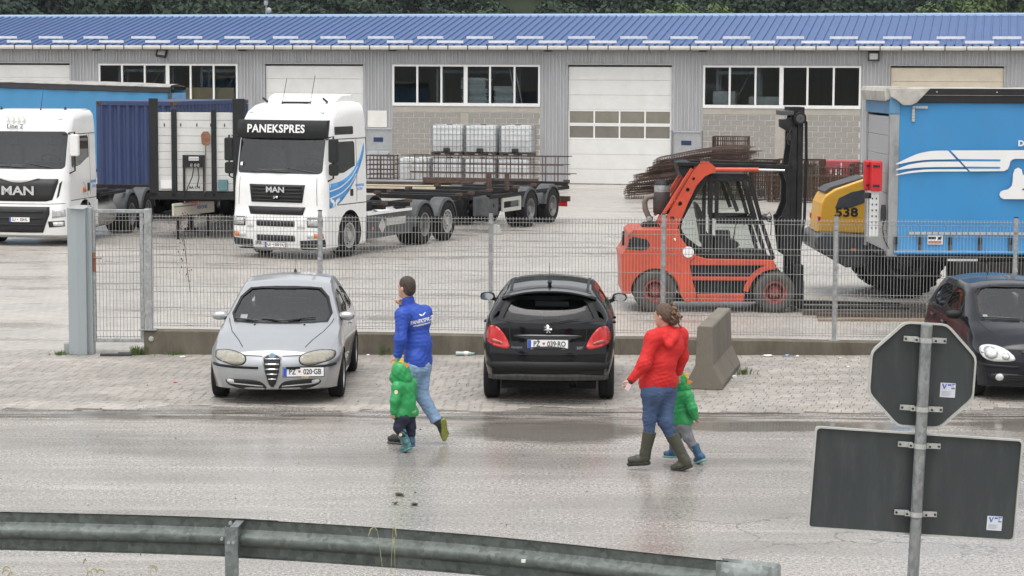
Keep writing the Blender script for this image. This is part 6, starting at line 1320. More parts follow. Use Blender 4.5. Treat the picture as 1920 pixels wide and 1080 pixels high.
# chassis, wheels, tank and side panel
rails(tA, -7.3, 0.9, 0.70, 0.98)
for s in (1, -1): wheel(tA, 0, s*1.06, 0.50, s, 0.50, 0.31, 0.29, 0.45, 'disc', M_trim_b)
axle(tA, -4.2, -0.35, M_trim_r); axle(tA, -5.6, 0.35, M_trim_b, twin=False)
fender(tA, -4.2, 0.62, 0.50, a0=-2, a1=165); fender(tA, -5.6, 0.62, 0.50, a0=15, a1=182)
m = MB(); m.lathe([(0.0, -0.95), (0.30, -0.95), (0.34, -0.90), (0.34, 0.90), (0.30, 0.95), (0.0, 0.95)], 20, (-2.3, 0.80, 0.66), 'x'); m.build('fuel_tank', M_tw, tA, smooth=40)
m = MB(); m.box(-3.45, -1.0, 1.16, 1.20, 0.34, 0.90); o = m.build('side_panel', M_fend, tA, bevel=0.01); MB().box(-3.46, -0.98, 1.13, 1.21, 0.90, 0.96).build('side_panel_edge', M_tw, o, bevel=0.008)
MB().box(-3.1, -2.0, 1.199, 1.206, 0.60, 0.78).build('side_plate', M_ltgrey, o); m = MB(); m.add([(-1.95, 1.212, 0.62), (-1.75, 1.212, 0.42), (-1.55, 1.212, 0.62), (-1.75, 1.212, 0.82)], [(0, 1, 2, 3)]); m.build('hazard_diamond', M_ltgrey, o, fix=False)
MB().box(-1.28, -1.18, 1.205, 1.214, 0.55, 0.61).build('side_marker', M_amber, o)
MB().box(-1.75, -0.98, -1.15, 0.95, 0.98, 1.20).build('battery_deck', M_chas, tA, bevel=0.02)
for x in (-1.9, -3.3, -6.4, -7.2):
    m = MB(); m.box(x-0.08, x+0.08, -1.20, 1.20, 1.0, 1.12); m.build('container_bearer', M_chas, tA, bevel=0.01)
    for s in (1, -1): m = MB(); m.box(x-0.09, x+0.09, s*1.18-0.07, s*1.18+0.07, 1.10, 1.18); m.build('twist_lock', M_rust, tA, bevel=0.01)
m = MB(); m.box(-3.3, -1.9, 0.30, 0.50, 1.0, 1.10); m.box(-3.3, -1.9, -0.50, -0.30, 1.0, 1.10); m.build('subframe', M_chas, tA)
rb3 = random.Random(8); m = MB()
for k in range(14): x = rb3.uniform(-3.8, -1.2); y = rb3.uniform(-0.5, 0.9); m.box(x, x+rb3.uniform(.1, .4), y, y+rb3.uniform(.08, .3), 0.75, rb3.uniform(0.9, 1.12))
stuff(m.build('chassis_fittings', M_chas, tA))
m = MB(); m.tube([(-1.0, 0.3, 1.9), (-1.3, 0.32, 1.5), (-1.5, 0.2, 1.25), (-1.9, 0.1, 1.15)], 0.02, 5); m.tube([(-1.0, 0.1, 1.9), (-1.35, 0.1, 1.45), (-1.6, 0.0, 1.22)], 0.02, 5); m.build('air_hose', M_black, tA)
# ---------------------------------------------------------------- its drawbar container trailer
tT = thing('container_trailer', 'dark empty drawbar container chassis trailer hitched behind the white truck in the middle', 'trailer', pA - FW_A*8.3, rzA)
rails(tT, -6.1, 0.0, 0.85, 1.08, 0.42, 7); m = MB(); m.beam((0.0, 0.3, 0.80), (1.3, 0, 0.66), 0.12, 0.14); m.beam((0.0, -0.3, 0.80), (1.3, 0, 0.66), 0.12, 0.14); m.build('drawbar', M_chas, tT)
for x in (-0.1, -2.0, -3.3, -5.9):
    m = MB(); m.box(x-0.10, x+0.10, -1.22, 1.22, 1.02, 1.14); m.build('container_bearer', M_chas, tT, bevel=0.01)
    for s in (1, -1): m = MB(); m.box(x-0.1, x+0.1, s*1.2-0.07, s*1.2+0.07, 1.12, 1.20); m.build('twist_lock', M_rust, tT, bevel=0.01)
for s in (1, -1): m = MB(); m.box(-6.1, -0.1, s*1.16-0.05, s*1.16+0.05, 0.92, 1.02); m.build('side_rail', M_chas, tT)
for x, h in ((-0.15, 0.55), (-1.4, 0.48)): m = MB(); m.box(x-0.06, x+0.06, 1.12, 1.22, 1.1, 1.1+h); m.build('stake', M_rust, tT, bevel=0.01)
axle(tT, -3.05, 0.15, M_trim_r); axle(tT, -4.75, 0.15, M_trim_r)
fender(tT, -3.05, 0.63, 0.50); fender(tT, -4.75, 0.63, 0.50)
m = MB(); m.box(-0.75, 0.0, 0.75, 1.20, 0.45, 0.98); o = m.build('tool_box', M_fend, tT, bevel=0.03); MB().box(-0.46, -0.38, 1.20, 1.22, 0.68, 0.78).build('latch', M_black, o)
m = MB(); m.box(-2.35, -1.0, 1.17, 1.21, 0.80, 0.90); m.box(-2.35, -1.0, 1.17, 1.21, 0.52, 0.62)
m.box(-2.35, -2.25, 1.17, 1.21, 0.62, 0.80); m.box(-1.10, -1.0, 1.17, 1.21, 0.62, 0.80); m.build('side_guard', M_ltgrey, tT)
MB().box(-0.98, -0.70, 0.55, 0.85, 0.60, 0.85).build('red_canister', mat('faded_red', (0.42, 0.13, 0.13), 0.5, var=0.2), tT, bevel=0.03)
m = MB(); m.box(-6.25, -6.1, -1.20, 1.20, 0.55, 0.70); m.build('rear_bar', M_rust, tT, bevel=0.01); m = MB(); m.beam((-6.1, 0, 0.8), (-6.75, 0, 0.78), 0.14, 0.14); m.cyl((-6.8, 0, 0.70), (-6.8, 0, 0.88), 0.09, n=10); m.build('tow_hitch', M_rust, tT)
for s in (1, -1): m = MB(); m.cyl((-6.1, s*0.7, 0.95), (-6.55, s*0.7, 0.95), 0.03, n=6); m.build('rear_pin', M_rust, tT)
for s in (1, -1): m = MB(); m.obox((-6.15, s*0.95, 0.48), (0.05, 0.36, 0.16)); m.build('tail_light', M_red, tT, bevel=0.01)
m = MB(); m.prism([(-0.12, 0), (0.12, 0), (0.05, 0.26), (-0.05, 0.26)], 'y', -0.12, 0.12); o = m.build('wheel_chock', M_ltgrey, loc=(-0.42, 58.6, 0.0), rot=(0, 0, 0.4), bevel=0.01); tag(o, 'pale grey wheel chock on the yard under the container trailer', 'chock')
# ---------------------------------------------------------------- white truck at the left edge
rzX = -PI/2-math.radians(8.5); FW_X = Vector((math.cos(rzX), math.sin(rzX), 0)); pX = Vector((-11.97, 55.28, 0))
tX = thing('container_truck', 'white truck with black grille and black lower bumper at the left picture edge', 'truck', pX, rzX)
LX = [(0.20, 1.20, 1.10, 0.14, -0.86), (0.28, 1.38, 1.19, 0.20, -0.88), (0.60, 1.43, 1.22, 0.24, -0.90), (1.00, 1.42, 1.225, 0.26, -0.90), (1.10, 1.38, 1.22, 0.24, -0.90), (1.50, 1.36, 1.22, 0.24, -0.90), (1.82, 1.32, 1.22, 0.24, -0.90), (1.92, 1.28, 1.215, 0.24, -0.90), (2.40, 1.16, 1.205, 0.24, -0.90), (2.84, 1.04, 1.19, 0.24, -0.90), (3.08, 0.96, 1.175, 0.26, -0.90), (3.22, 0.82, 1.15, 0.28, -0.90), (3.32, 0.52, 1.08, 0.32, -0.89), (3.36, 0.20, 0.98, 0.34, -0.86)]
WX = rrect(-1.13, 1.13, 1.90, 2.82, 0.10)
SX2 = [[(0.86, 2.66), (0.80, 2.70), (-0.30, 2.70), (-0.36, 2.64), (-0.36, 2.16), (-0.16, 2.12), (0.30, 1.98), (0.84, 1.92), (0.92, 1.98)]]
bv = truck_cab(tX, LX, WX, SX2)
patch('grille', [(-1.0, 1.66), (1.0, 1.66), (1.0, 1.58), (0.86, 1.15), (0.70, 1.11), (-0.70, 1.11), (-0.86, 1.15), (-1.0, 1.58)], 'x', 1, bv, M_ink, tX, off=0.010, thick=0.02, cell=0.2)
text('lettering', 'MAN', 0.30, M_chrome, tX, (1.405, 0.0, 1.36), FRONT, 0.012, 0.008, 1.3)
patch('chrome_arc', smoothpoly([(-0.62, 1.70), (-0.2, 1.72), (0.62, 1.70), (0.30, 1.61), (0.12, 1.57), (-0.12, 1.57), (-0.30, 1.61)], 1), 'x', 1, bv, M_tw, tX, off=0.02, thick=0.02, cell=0.1)
patch('lower_grille', [(-0.80, 0.98), (0.80, 0.98), (0.80, 0.80), (0.62, 0.34), (-0.62, 0.34), (-0.80, 0.80)], 'x', 1, bv, M_ink, tX, off=0.012, thick=0.02, cell=0.15)
for z in (0.50, 0.66, 0.82): patch('grille_slat', [(-0.64, z), (0.64, z), (0.64, z+0.06), (-0.64, z+0.06)], 'x', 1, bv, M_tk, tX, off=0.022, thick=0.02, cell=0.3)
for s in (1, -1):
    f = lambda P_: [(s*a, b) for a, b in P_]
    patch('headlight', f([(0.86, 0.90), (1.15, 0.92), (1.17, 0.74), (0.86, 0.70)]), 'x', 1, bv, mat('lamp_truck', (0.42, 0.43, 0.43), 0.12, var=0.4, vs=14, coat=0.5), tX, off=0.010, thick=0.02, cell=0.08)
    o = patch('fog_recess', f([(0.76, 0.62), (1.14, 0.64), (1.14, 0.50), (0.78, 0.47)]), 'x', 1, bv, M_ink, tX, off=0.008, thick=0.02, cell=0.08)
    patch('fog_lamp', f([(0.88, 0.60), (1.12, 0.61), (1.12, 0.52), (0.90, 0.51)]), 'x', 1, bv, M_clear, o, off=0.018, thick=0.02, cell=0.08)
    patch('air_slot', f([(1.03, 1.56), (1.09, 1.62), (1.02, 1.24), (0.96, 1.18)]), 'x', 1, bv, M_ink, tX, off=0.006, thick=0.01, cell=0.08)
    line_patch('panel_gap', f([(0.0, 1.045), (0.80, 1.045), (1.16, 1.06)]), 0.014, 'x', 1, bv, M_gap, tX)
    truck_mirror(tX, s, 0.98, 2.36, False, M_tw)
number_plate(tX, 1.455, 0.05, 0.66, 'LU|024·IL', FRONT, name='number_plate')
text('lettering', 'Line 2', 0.17, mat('ink_grey', (0.06, 0.06, 0.065), 0.5), tX, (1.06, -0.18, 2.94), (PI/2-0.25, 0, PI/2), 0.002, 0.002)
for k in range(4): m = MB(Matrix.Translation((0.995, -0.38+0.135*k, 3.115)) @ Euler((PI/2-0.42, 0, PI/2)).to_matrix().to_4x4()); m.prism([(-0.06, 0.08), (0.0, 0.08), (0.06, 0.0), (0.0, -0.08), (-0.06, -0.08), (0.0, 0.0)], 'z', -0.004, 0.004); m.build('chevron', M_ltgrey, tX)
for a, b in (((0.2, 1.93), (-0.5, 1.97)), ((0.85, 1.93), (0.15, 2.05))): wiper(tX, bv, 'x', 1, a, b)
m = MB(); m.tube([(0.98, 0.60, 1.95), (0.98, 0.62, 2.08), (0.96, 0.75, 2.10)], 0.006, 4); m.build('wire_mirror', M_black, tX)
for y, L in ((0.25, 0.55),): m = MB(); m.tube([(0.40, y, 3.33), (0.30, y+0.05, 3.4+L)], 0.007, 4); m.cyl((0.40, y, 3.3), (0.40, y, 3.38), 0.03, 0.015, 8); m.build('aerial', M_black, tX)
for y in (-0.85, 0.82): m = MB(); m.prism([(y-0.05, 3.30), (y+0.05, 3.30), (y, 3.42)], 'x', 0.18, 0.24); m.build('roof_bracket', M_black, tX)
h = bv.ray_cast(Vector((0.86, 0.92, 6)), Vector((0, 0, -1)))[0]; m = MB(); m.obox(h, (0.05, 0.12, 0.03)); m.build('marker_lamp', M_ltgrey, tX, bevel=0.008)
for g_ in ([(-0.42, 2.74), (-0.42, 1.20)], [(1.0, 1.12), (-0.88, 1.12)], [(0.98, 2.75), (-0.88, 2.75)]): line_patch('panel_gap', g_, 0.018, 'y', 1, bv, M_gap, tX)
patch('side_marker', rrect(-0.02, 0.14, 1.28, 1.42, 0.02), 'y', 1, bv, M_amber, tX, off=0.03, thick=0.03); patch('door_handle', rrect(-0.36, -0.20, 1.30, 1.50, 0.02), 'y', 1, bv, M_tk, tX, off=0.010, thick=0.02)
text('lettering', 'PANEKSPRES', 0.10, M_blue, tX, (-0.66, 1.223, 1.52), LEFT, 0.001, 0.001, 0.75); text('lettering', 'LUCANI', 0.10, M_blue, tX, (-0.66, 1.223, 1.40), LEFT, 0.001, 0.001, 0.75)
MB().box(-0.97, -0.90, -1.16, 1.16, 1.0, 2.74).build('rear_seal', M_tk, tX); MB().box(-0.97, -0.62, 1.12, 1.225, 0.40, 1.05).build('rear_skirt', M_tw, tX, bevel=0.02)
rails(tX, -7.0, 0.9, 0.72, 1.0)
for s in (1, -1): wheel(tX, 0, s*1.06, 0.50, s, 0.50, 0.31, 0.29, 0.45, 'disc', M_trim_r)
axle(tX, -3.7, -0.3, M_trim_r); axle(tX, -5.1, 0.3, M_trim_r, twin=False); fender(tX, -3.7, 0.63, 0.52, a0=0, a1=176); fender(tX, -5.1, 0.63, 0.52)
m = MB(); m.lathe([(0.0, -0.75), (0.32, -0.75), (0.36, -0.70), (0.36, 0.70), (0.32, 0.75), (0.0, 0.75)], 20, (-1.95, 0.80, 0.62), 'x'); m.build('fuel_tank', mat('tank_alu', (0.35, 0.34, 0.32), 0.45, metal=0.5, var=0.15), tX, smooth=40)
m = MB(); m.box(-1.10, -0.98, 0.95, 1.20, 0.36, 0.42); m.box(-1.10, -0.98, 0.95, 1.20, 0.62, 0.68); m.build('step', M_ltgrey, tX); MB().box(-2.7, -1.1, 0.60, 1.05, 0.98, 1.12).build('catwalk', M_chas, tX, bevel=0.01)
for x in (-2.0, -3.9, -6.6): MB().box(x-0.08, x+0.08, -1.2, 1.2, 1.02, 1.14).build('container_bearer', M_chas, tX, bevel=0.01)
m = MB(); m.box(-3.4, -1.3, 1.08, 1.16, 1.10, 1.18); m.build('side_rail', M_chas, tX); MB().box(-2.2, -1.2, 0.98, 1.10, 1.14, 1.28).build('air_tank', M_chas, tX, bevel=0.04)
# ---------------------------------------------------------------- trailer with the blue container behind it
pC = pX - FW_X*8.25 + Vector((-0.16, 0, 0)); rzX -= math.radians(5.0)
tC = thing('container_trailer', 'dark trailer carrying the blue shipping container behind the left truck', 'trailer', pC, rzX)
rails(tC, -6.2, 0.3, 0.62, 0.86, 0.42, 6); axle(tC, -3.4, 0.15); axle(tC, -4.8, 0.15); fender(tC, -3.4, 0.63, 0.5); fender(tC, -4.8, 0.63, 0.5)
m = MB(); m.beam((0.2, 0, 0.7), (1.1, 0, 0.66), 0.14, 0.14); m.build('drawbar', M_chas, tC)
for x in (0.0, -5.9): MB().box(x-0.1, x+0.1, -1.2, 1.2, 0.80, 0.88).build('container_bearer', M_chas, tC)
M_cblue = mat('container_blue', (0.028, 0.050, 0.135), 0.55, var=0.2, vs=1.2, dirt=0.4, dcol=(0.05, 0.05, 0.075), ds=2.2, stretch=(1, 1, 0.5))
M_cast = mat('corner_rust', (0.12, 0.065, 0.05), 0.8, var=0.4, vs=6)
ct = thing('shipping_container', 'blue corrugated steel shipping container with rusty corners behind the left truck', 'container', pC + Vector((0, 0, 0.885)), rzX)
def corr(mb, a, b, z0, z1, depth, pitch, f3):
    n = max(1, round((b-a)/pitch)); p = (b-a)/n; P_ = []
    for i in range(n):
        x = a+i*p; P_ += [(x, 0), (x+p*0.26, 0), (x+p*0.5, depth), (x+p*0.76, depth)]
    P_.append((b, 0)); mb.add([f3(x, d, z) for z in (z0, z1) for x, d in P_], [(i, i+1, len(P_)+i+1, len(P_)+i) for i in range(len(P_)-1)])
m = MB(); corr(m, -1.10, 1.10, 0.14, 2.46, -0.06, 0.275, lambda u, d, z: (-0.02+d, u, z)); m.build('front_wall', M_cblue, ct, fix=False)
for s in (1, -1): m = MB(); corr(m, -5.93, -0.13, 0.14, 2.46, 0.045, 0.278, lambda u, d, z: (u, s*(1.205-d), z)); m.build('side_wall', M_cblue, ct, fix=False)
m = MB(); m.box(-6.06, -6.02, -1.1, 1.1, 0.14, 2.46); m.build('end_doors', M_cblue, ct)
MB().box(-5.95, -0.10, -1.16, 1.16, 2.53, 2.57).build('roof', M_cblue, ct)
MB().box(-5.95, -0.10, -1.16, 1.16, 0.10, 0.14).build('floor', M_chas, ct)
fr = MB()
for s in (1, -1):
    fr.box(-5.93, -0.13, s*1.17-0.04, s*1.17+0.04, 2.46, 2.56); fr.box(-5.93, -0.13, s*1.17-0.04, s*1.17+0.04, 0.02, 0.14)
    for x in (-0.07, -6.0): fr.box(x-0.06, x+0.06, s*1.15-0.06, s*1.15+0.07, 0.14, 2.44)
for x in (-0.06, -6.0): fr.box(x-0.05, x+0.05, -1.09, 1.09, 2.45, 2.56); fr.box(x-0.05, x+0.05, -1.09, 1.09, 0.02, 0.14)
fr.build('frame', M_cblue, ct)
for s in (1, -1):
    for x in (-0.08, -5.98):
        for z in (0.0, 2.45): m = MB(); m.box(x-0.085, x+0.085, s*1.14-0.08, s*1.14+0.083, z, z+0.125); o = m.build('corner_casting', M_cast, ct, bevel=0.01); MB().box(x+0.086 if x > -1 else x-0.09, x+0.09 if x > -1 else x-0.086, s*1.14-0.035, s*1.14+0.035, z+0.03, z+0.095).build('casting_hole', M_ink, o)
# ---------------------------------------------------------------- flat semi-trailer with white board front wall
M_tim0 = mat('ash_handle', (0.16, 0.13, 0.11), 0.8)
rzH = -PI/2-math.radians(3.5); pH = Vector((-8.13, 56.6, 0))
tH = thing('flatbed_trailer', 'parked semi-trailer with white plank front wall between black posts', 'trailer', pH, rzH)
M_plank = mat('plank_white', (0.60, 0.60, 0.575), 0.6, var=0.06, vs=2, dirt=0.3, dcol=(0.42, 0.40, 0.36), ds=3)
# x forward, y left (image right)
posts = [(-1.24, -1.02, 3.62), (-0.66, -0.53, 3.35), (0.38, 0.50, 3.35), (0.94, 1.24, 3.62)]
for a, b, h in posts: m = MB(); m.box(-0.02, 0.12, a, b, 1.08, h); m.build('post', M_tk, tH, bevel=0.012)
for a, b in ((-1.02, -0.66), (-0.53, 0.38), (0.50, 0.94)):
    for k in range(10): z = 1.24+k*0.203; MB().box(-0.03, 0.05+0.004*(k % 2), a+0.003, b-0.003, z, z+0.196).build('plank', M_plank, tH, bevel=0.005)
m = MB()
for y in (-0.85, -0.42, 0.0, 0.36, 0.72): m.box(0.05, 0.064, y-0.012, y+0.012, 2.90, 2.98)
stuff(m.build('lashing_slots', M_ink, tH))
m = MB(); m.box(-0.05, 0.12, -1.24, 1.24, 1.02, 1.20); m.build('front_beam', M_tk, tH, bevel=0.01)
m = MB(); m.box(0.08, 0.14, -0.36, -0.31, 1.10, 2.15); m.box(0.08, 0.14, 0.16, 0.21, 1.10, 2.15); m.box(0.08, 0.18, -0.36, 0.21, 1.86, 2.17); o = m.build('coupling_rack', M_tk, tH, bevel=0.01)
MB().box(0.18, 0.21, -0.20, 0.08, 2.02, 2.13).build('air_cylinder', M_chrome, o, bevel=0.02)
for y in (-0.12, -0.02, 0.06): MB().cyl((0.18, y, 1.93), (0.24, y, 1.90), 0.035, n=8).build('coupling', M_rimS, o)
m = MB(); m.tube([(0.2, -0.05, 1.9), (0.24, -0.10, 1.6), (0.2, -0.22, 1.35), (0.16, -0.28, 1.2)], 0.014, 5); m.tube([(0.2, 0.04, 1.9), (0.24, 0.08, 1.6), (0.2, 0.02, 1.35)], 0.014, 5); m.build('hose', M_black, o)
text('lettering', 'AA 174', 0.11, M_ink, tH, (0.062, -0.08, 1.33), FRONT, 0.001, 0.002, 0.85)
m = MB(); m.box(0.06, 0.10, -0.95, -0.62, 1.30, 1.52); m.build('notice', M_pwhite, tH); MB().box(0.06, 0.16, 0.56, 0.80, 1.26, 1.54).build('valve_box', mat('teal_box', (0.10, 0.20, 0.22), 0.6), tH, bevel=0.01)
rails(tH, -13.2, 0.0, 0.95, 1.14, 0.45, 10); MB().box(-13.4, -0.05, -1.23, 1.23, 1.14, 1.22).build('deck', M_chas, tH)
for s in (1, -1):
    m = MB(); m.box(-2.75, -2.60, s*0.75-0.07, s*0.75+0.07, 0.10, 0.98); o = m.build('landing_leg', M_chas, tH, bevel=0.01); MB().box(-2.85, -2.50, s*0.75-0.15, s*0.75+0.15, 0.0, 0.09).build('foot', M_chas, o)
for x in (-9.6, -10.9, -12.2): axle(tH, x, 0.15, twin=False)
m = MB(); m.tube([(-1.2, 1.12, 0.9), (-1.2, 1.14, 0.62), (-1.25, 1.12, 0.5)], 0.012, 4); m.build('hose', M_black, tH)
MB().box(-0.6, -0.35, -0.42, -0.08, 0.90, 1.06).build('gladhand_box', M_red, tH, bevel=0.01)
sv_ = thing('shovel', 'rusty shovel leaning upside down against the white plank wall', 'shovel', pH + Vector((0.24, -0.26, 1.22)), rzH)
m = MB(); m.cyl((0, -0.02, 0.0), (-0.05, 0.0, 1.25), 0.017, n=8); m.build('handle', M_tim0, sv_); m = MB(); m.prism([(-0.11, 1.25), (-0.06, 1.20), (0.06, 1.20), (0.11, 1.25), (0.12, 1.48), (0.06, 1.56), (-0.06, 1.56), (-0.12, 1.48)], 'x', -0.06, -0.045); m.build('blade', mat('shovel_rust', (0.24, 0.11, 0.06), 0.7, var=0.4, vs=9), sv_, bevel=0.004)
kr = thing('underrun_panel', 'cream side guard panel with blue lettering below the plank-fronted trailer', 'panel', (-8.72, 56.15, 0.0), -math.radians(-68))
m = MB(); m.box(0, 2.1, -0.03, 0.03, 0.60, 0.93); m.build('panel', mat('cream_panel', (0.55, 0.52, 0.43), 0.5, var=0.06), kr, bevel=0.02)
for x in (0.25, 1.8): MB().box(x-0.05, x+0.05, -0.02, 0.02, 0.0, 0.60).build('leg', M_chas, kr)
text('lettering', 'KRONE', 0.13, M_pblue, kr, (1.45, -0.032, 0.77), (PI/2, 0, 0), 0.001, 0.003, 1.2); MB().box(0.02, 1.15, -0.035, -0.031, 0.835, 0.855).build('stripe', M_fend, kr)
# ---------------------------------------------------------------- blue curtain trailer far left
rzL = math.radians(-3.0)
tL = thing('curtain_trailer', 'blue curtain-sided trailer with dark roof rail at the far left behind the trucks', 'trailer', (-11.35, 72.2, 0), rzL); tL.rotation_euler = (0, 0.025, rzL)
M_tarp = mat('tarp_blue', (0.055, 0.255, 0.48), 0.42, var=0.07, vs=0.9, dirt=0.3, dcol=(0.085, 0.19, 0.30), ds=1.2, bump=0.12, bs=1.5, stretch=(0.5, 0.5, 1.0))
L_ = 11.0
m = MB(); n = 60
m.add([(-L_*i/n, -0.02-0.016*math.sin(i*1.7)-0.008*math.sin(i*0.6), z) for z in (1.05, 2.4, 3.62) for i in range(n+1)], [(r*(n+1)+i, r*(n+1)+i+1, (r+1)*(n+1)+i+1, (r+1)*(n+1)+i) for r in range(2) for i in range(n)]); m.build('curtain', M_tarp, tL, fix=False, smooth=60)
m = MB(); m.box(-L_, 0.02, -0.07, 0.05, 3.62, 3.82); o = m.build('roof_rail', mat('rail_dark', (0.03, 0.03, 0.033), 0.5, var=0.3, vs=3), tL, bevel=0.02)
m = MB(); rt = random.Random(3); V = [[(-L_*i/40, -0.09, 3.80+0.02*rt.random()), (-L_*i/40, 0.2, 3.86+0.03*rt.random()), (-L_*i/40, 1.3, 3.90+0.03*rt.random()), (-L_*i/40, 2.5, 3.82)] for i in range(41)]; m.loft(V, closed=False); m.build('roof_tarp', mat('roof_tarp', (0.30, 0.29, 0.27), 0.7, var=0.3, vs=3), tL, fix=False, smooth=40)
MB().box(-0.02, 0.03, 0.0, 2.48, 1.05, 3.62).build('end_wall', M_tarp, tL); MB().box(-L_, -L_+0.05, 0.0, 2.48, 1.05, 3.62).build('end_wall', M_tarp, tL); MB().box(-L_, 0, 2.46, 2.5, 1.05, 3.7).build('curtain', M_tarp, tL)
MB().box(-L_, 0.0, 0.02, 2.46, 0.95, 1.10).build('deck', M_chas, tL); MB().box(-0.05, 0.06, -0.08, 0.04, 3.30, 3.62).build('corner_post', M_fend, tL)
for x in (-L_+1.0, -L_+2.3):
    for y, s in ((0.18, -1), (2.32, 1)): wheel(tL, x, y, 0.50, s, 0.50, 0.30, 0.29, 0.15, 'disc', M_trim_r)
for x in (-1.2,):
    for y in (0.4, 2.1): MB().box(x-0.07, x+0.07, y-0.07, y+0.07, 0.02, 0.95).build('landing_leg', M_chas, tL)
# ================================================================ RED FORKLIFT
M_fred = mat('forklift_red', (0.53, 0.068, 0.028), 0.45, var=0.14, vs=2, dirt=0.75, dcol=(0.24, 0.05, 0.035), ds=3.2, coat=0.1)
M_fblk = mat('forklift_black', (0.011, 0.0115, 0.0125), 0.6, spec=0.3, var=0.25, vs=4, dirt=0.35, dcol=(0.06, 0.058, 0.055), ds=4)
M_fgls = glass_mat('cab_glass', (0.80, 0.84, 0.82), 0.03, 1.5)
M_frim = mat('rim_red', (0.22, 0.045, 0.038), 0.7, var=0.3, vs=9, dirt=0.9, dcol=(0.12, 0.09, 0.075), ds=6)
M_ftyre = mat('dusty_tyre', (0.07, 0.066, 0.06), 0.85, var=0.25, vs=6)
FX = lambda X: 1.727+X*0.003733-3.70
FZ = lambda Y: 3.891-Y*0.003733
def fp(L): return [(FX(a), FZ(b)) for a, b in L]
fk = thing('forklift', 'large red forklift with black enclosed cab and tall black mast', 'forklift', (3.70, 40.22, 0)); W_ = 0.86
def arc(cx, cy, r, a0, a1, n=12): return [(cx+r*math.cos(math.radians(a0+(a1-a0)*i/n)), cy-r*math.sin(math.radians(a0+(a1-a0)*i/n))) for i in range(n+1)]
body = [(72, 955), (66, 800), (60, 765), (80, 742), (98, 690), (97, 662), (125, 642), (345, 640), (350, 680), (400, 745), (430, 770), (395, 800), (408, 880), (430, 955), (432, 990), (375, 995)] + arc(230, 950, 118, -15, 180, 14)[1:] + [(112, 955)]
m = MB(); m.prism(fp(body), 'y', -W_, W_); m.build('counterweight_body', M_fred, fk, bevel=0.035, segs=3)
m = MB(); m.prism(fp([(395, 800), (430, 770), (475, 784), (800, 788), (812, 815), (395, 815)]), 'y', -W_+0.02, W_-0.02); m.build('waist_rail', M_fred, fk, bevel=0.012)
m = MB(); m.prism(fp([(395, 812), (800, 812), (700, 990), (432, 990)]), 'y', -W_+0.07, W_-0.07); m.build('engine_side', M_fblk, fk, bevel=0.015)
m = MB(); m.prism(fp([(405, 870), (690, 870), (690, 888), (410, 888)]), 'y', -W_+0.01, W_-0.01); m.build('step_strip', M_fred, fk, bevel=0.01)
m = MB(); m.prism(fp([(432, 955), (662, 953), (658, 990), (434, 992)]), 'y', -W_+0.005, W_-0.005); m.build('sill', M_fred, fk, bevel=0.012)
for s in (1, -1): m = MB(); m.prism(fp([(815, 812), (812, 832)] + arc(808, 960, 128, 88, 172, 10) + arc(808, 960, 152, 172, 88, 10)), 'y', s*W_-0.0*s, s*(W_-0.36)); m.build('front_mudguard', M_fred, fk, bevel=0.012)
m = MB(); m.prism(fp([(88, 738), (105, 690), (120, 676), (190, 690), (203, 715), (195, 738), (160, 744)]), 'y', -W_-0.006, W_+0.006); m.build('rear_grille', M_ink, fk, bevel=0.01)
for k in range(3): m = MB(); m.prism(fp([(100, 690+k*16), (165, 694+k*16), (165, 699+k*16), (98, 695+k*16)]), 'y', -W_-0.012, W_+0.012); m.build('grille_slat', M_fblk, fk)
for s in (1, -1): m = MB(); c = Vector((FX(388), s*(W_+0.0), FZ(750))); m.cyl(c, c+Vector((0, s*0.008, 0)), 0.10, n=24); m.build('white_disc', M_pwhite, fk)
m = MB(); m.prism(fp([(315, 683), (327, 683), (327, 698), (322, 694)]), 'y', -W_-0.004, -W_); m.build('decal', M_pwhite, fk)
# overhead guard
pil = [(250, 645), (332, 645), (385, 515), (425, 430), (465, 385), (500, 368), (516, 366), (516, 340), (492, 322), (440, 325), (405, 368), (280, 590)]
for s in (1, -1):
    c_ = MB(); c_.prism(fp(pil), 'y', s*0.72, s*0.80); pm = c_.mesh('p'); bmm = bmesh.new(); bmm.from_mesh(pm); bmesh.ops.recalc_face_normals(bmm, faces=bmm.faces[:]); bmm.to_mesh(pm); bmm.free(); pm.materials.append(M_fred); cu_ = []
    for hx, hy, r_ in ((410, 396, 0.030), (383, 450, 0.036), (346, 517, 0.042), (308, 590, 0.046)):
        q = MB(); q.cyl((FX(hx), s*0.6, FZ(hy)), (FX(hx), s*0.95, FZ(hy)), r_, n=14); cu_.append((q, M_ink))
    link('guard_pillar', cutmesh(pm, cu_), None, fk)
    MB().cyl((FX(505), s*0.76, FZ(353)), (FX(725), s*0.76, FZ(353)), 0.040, n=14).build('tilt_cylinder', M_fred, fk, smooth=40); MB().cyl((FX(725), s*0.76, FZ(353)), (FX(850), s*0.76, FZ(355)), 0.020, n=10).build('cylinder_rod', M_chrome, fk, smooth=40)
    m = MB(); m.beam((FX(335), s*0.62, FZ(328)), (FX(855), s*0.60, FZ(338)), 0.06, 0.07); m.build('top_beam', M_fblk, fk, bevel=0.01)
    m = MB(); m.beam((FX(250), s*0.70, FZ(600)), (FX(405), s*0.66, FZ(350)), 0.07, 0.06); m.build('rear_strut', M_fred, fk, bevel=0.01)
m = MB(); m.prism(fp([(338, 325), (400, 318), (420, 340), (385, 400), (370, 400), (345, 365)]), 'y', -0.60, 0.60); m.build('rear_cowl', M_fblk, fk, bevel=0.02)
m = MB(); m.obox((FX(465), -0.76, FZ(318)), (0.16, 0.05, 0.03)); m.build('guard_bracket', M_fred, fk)
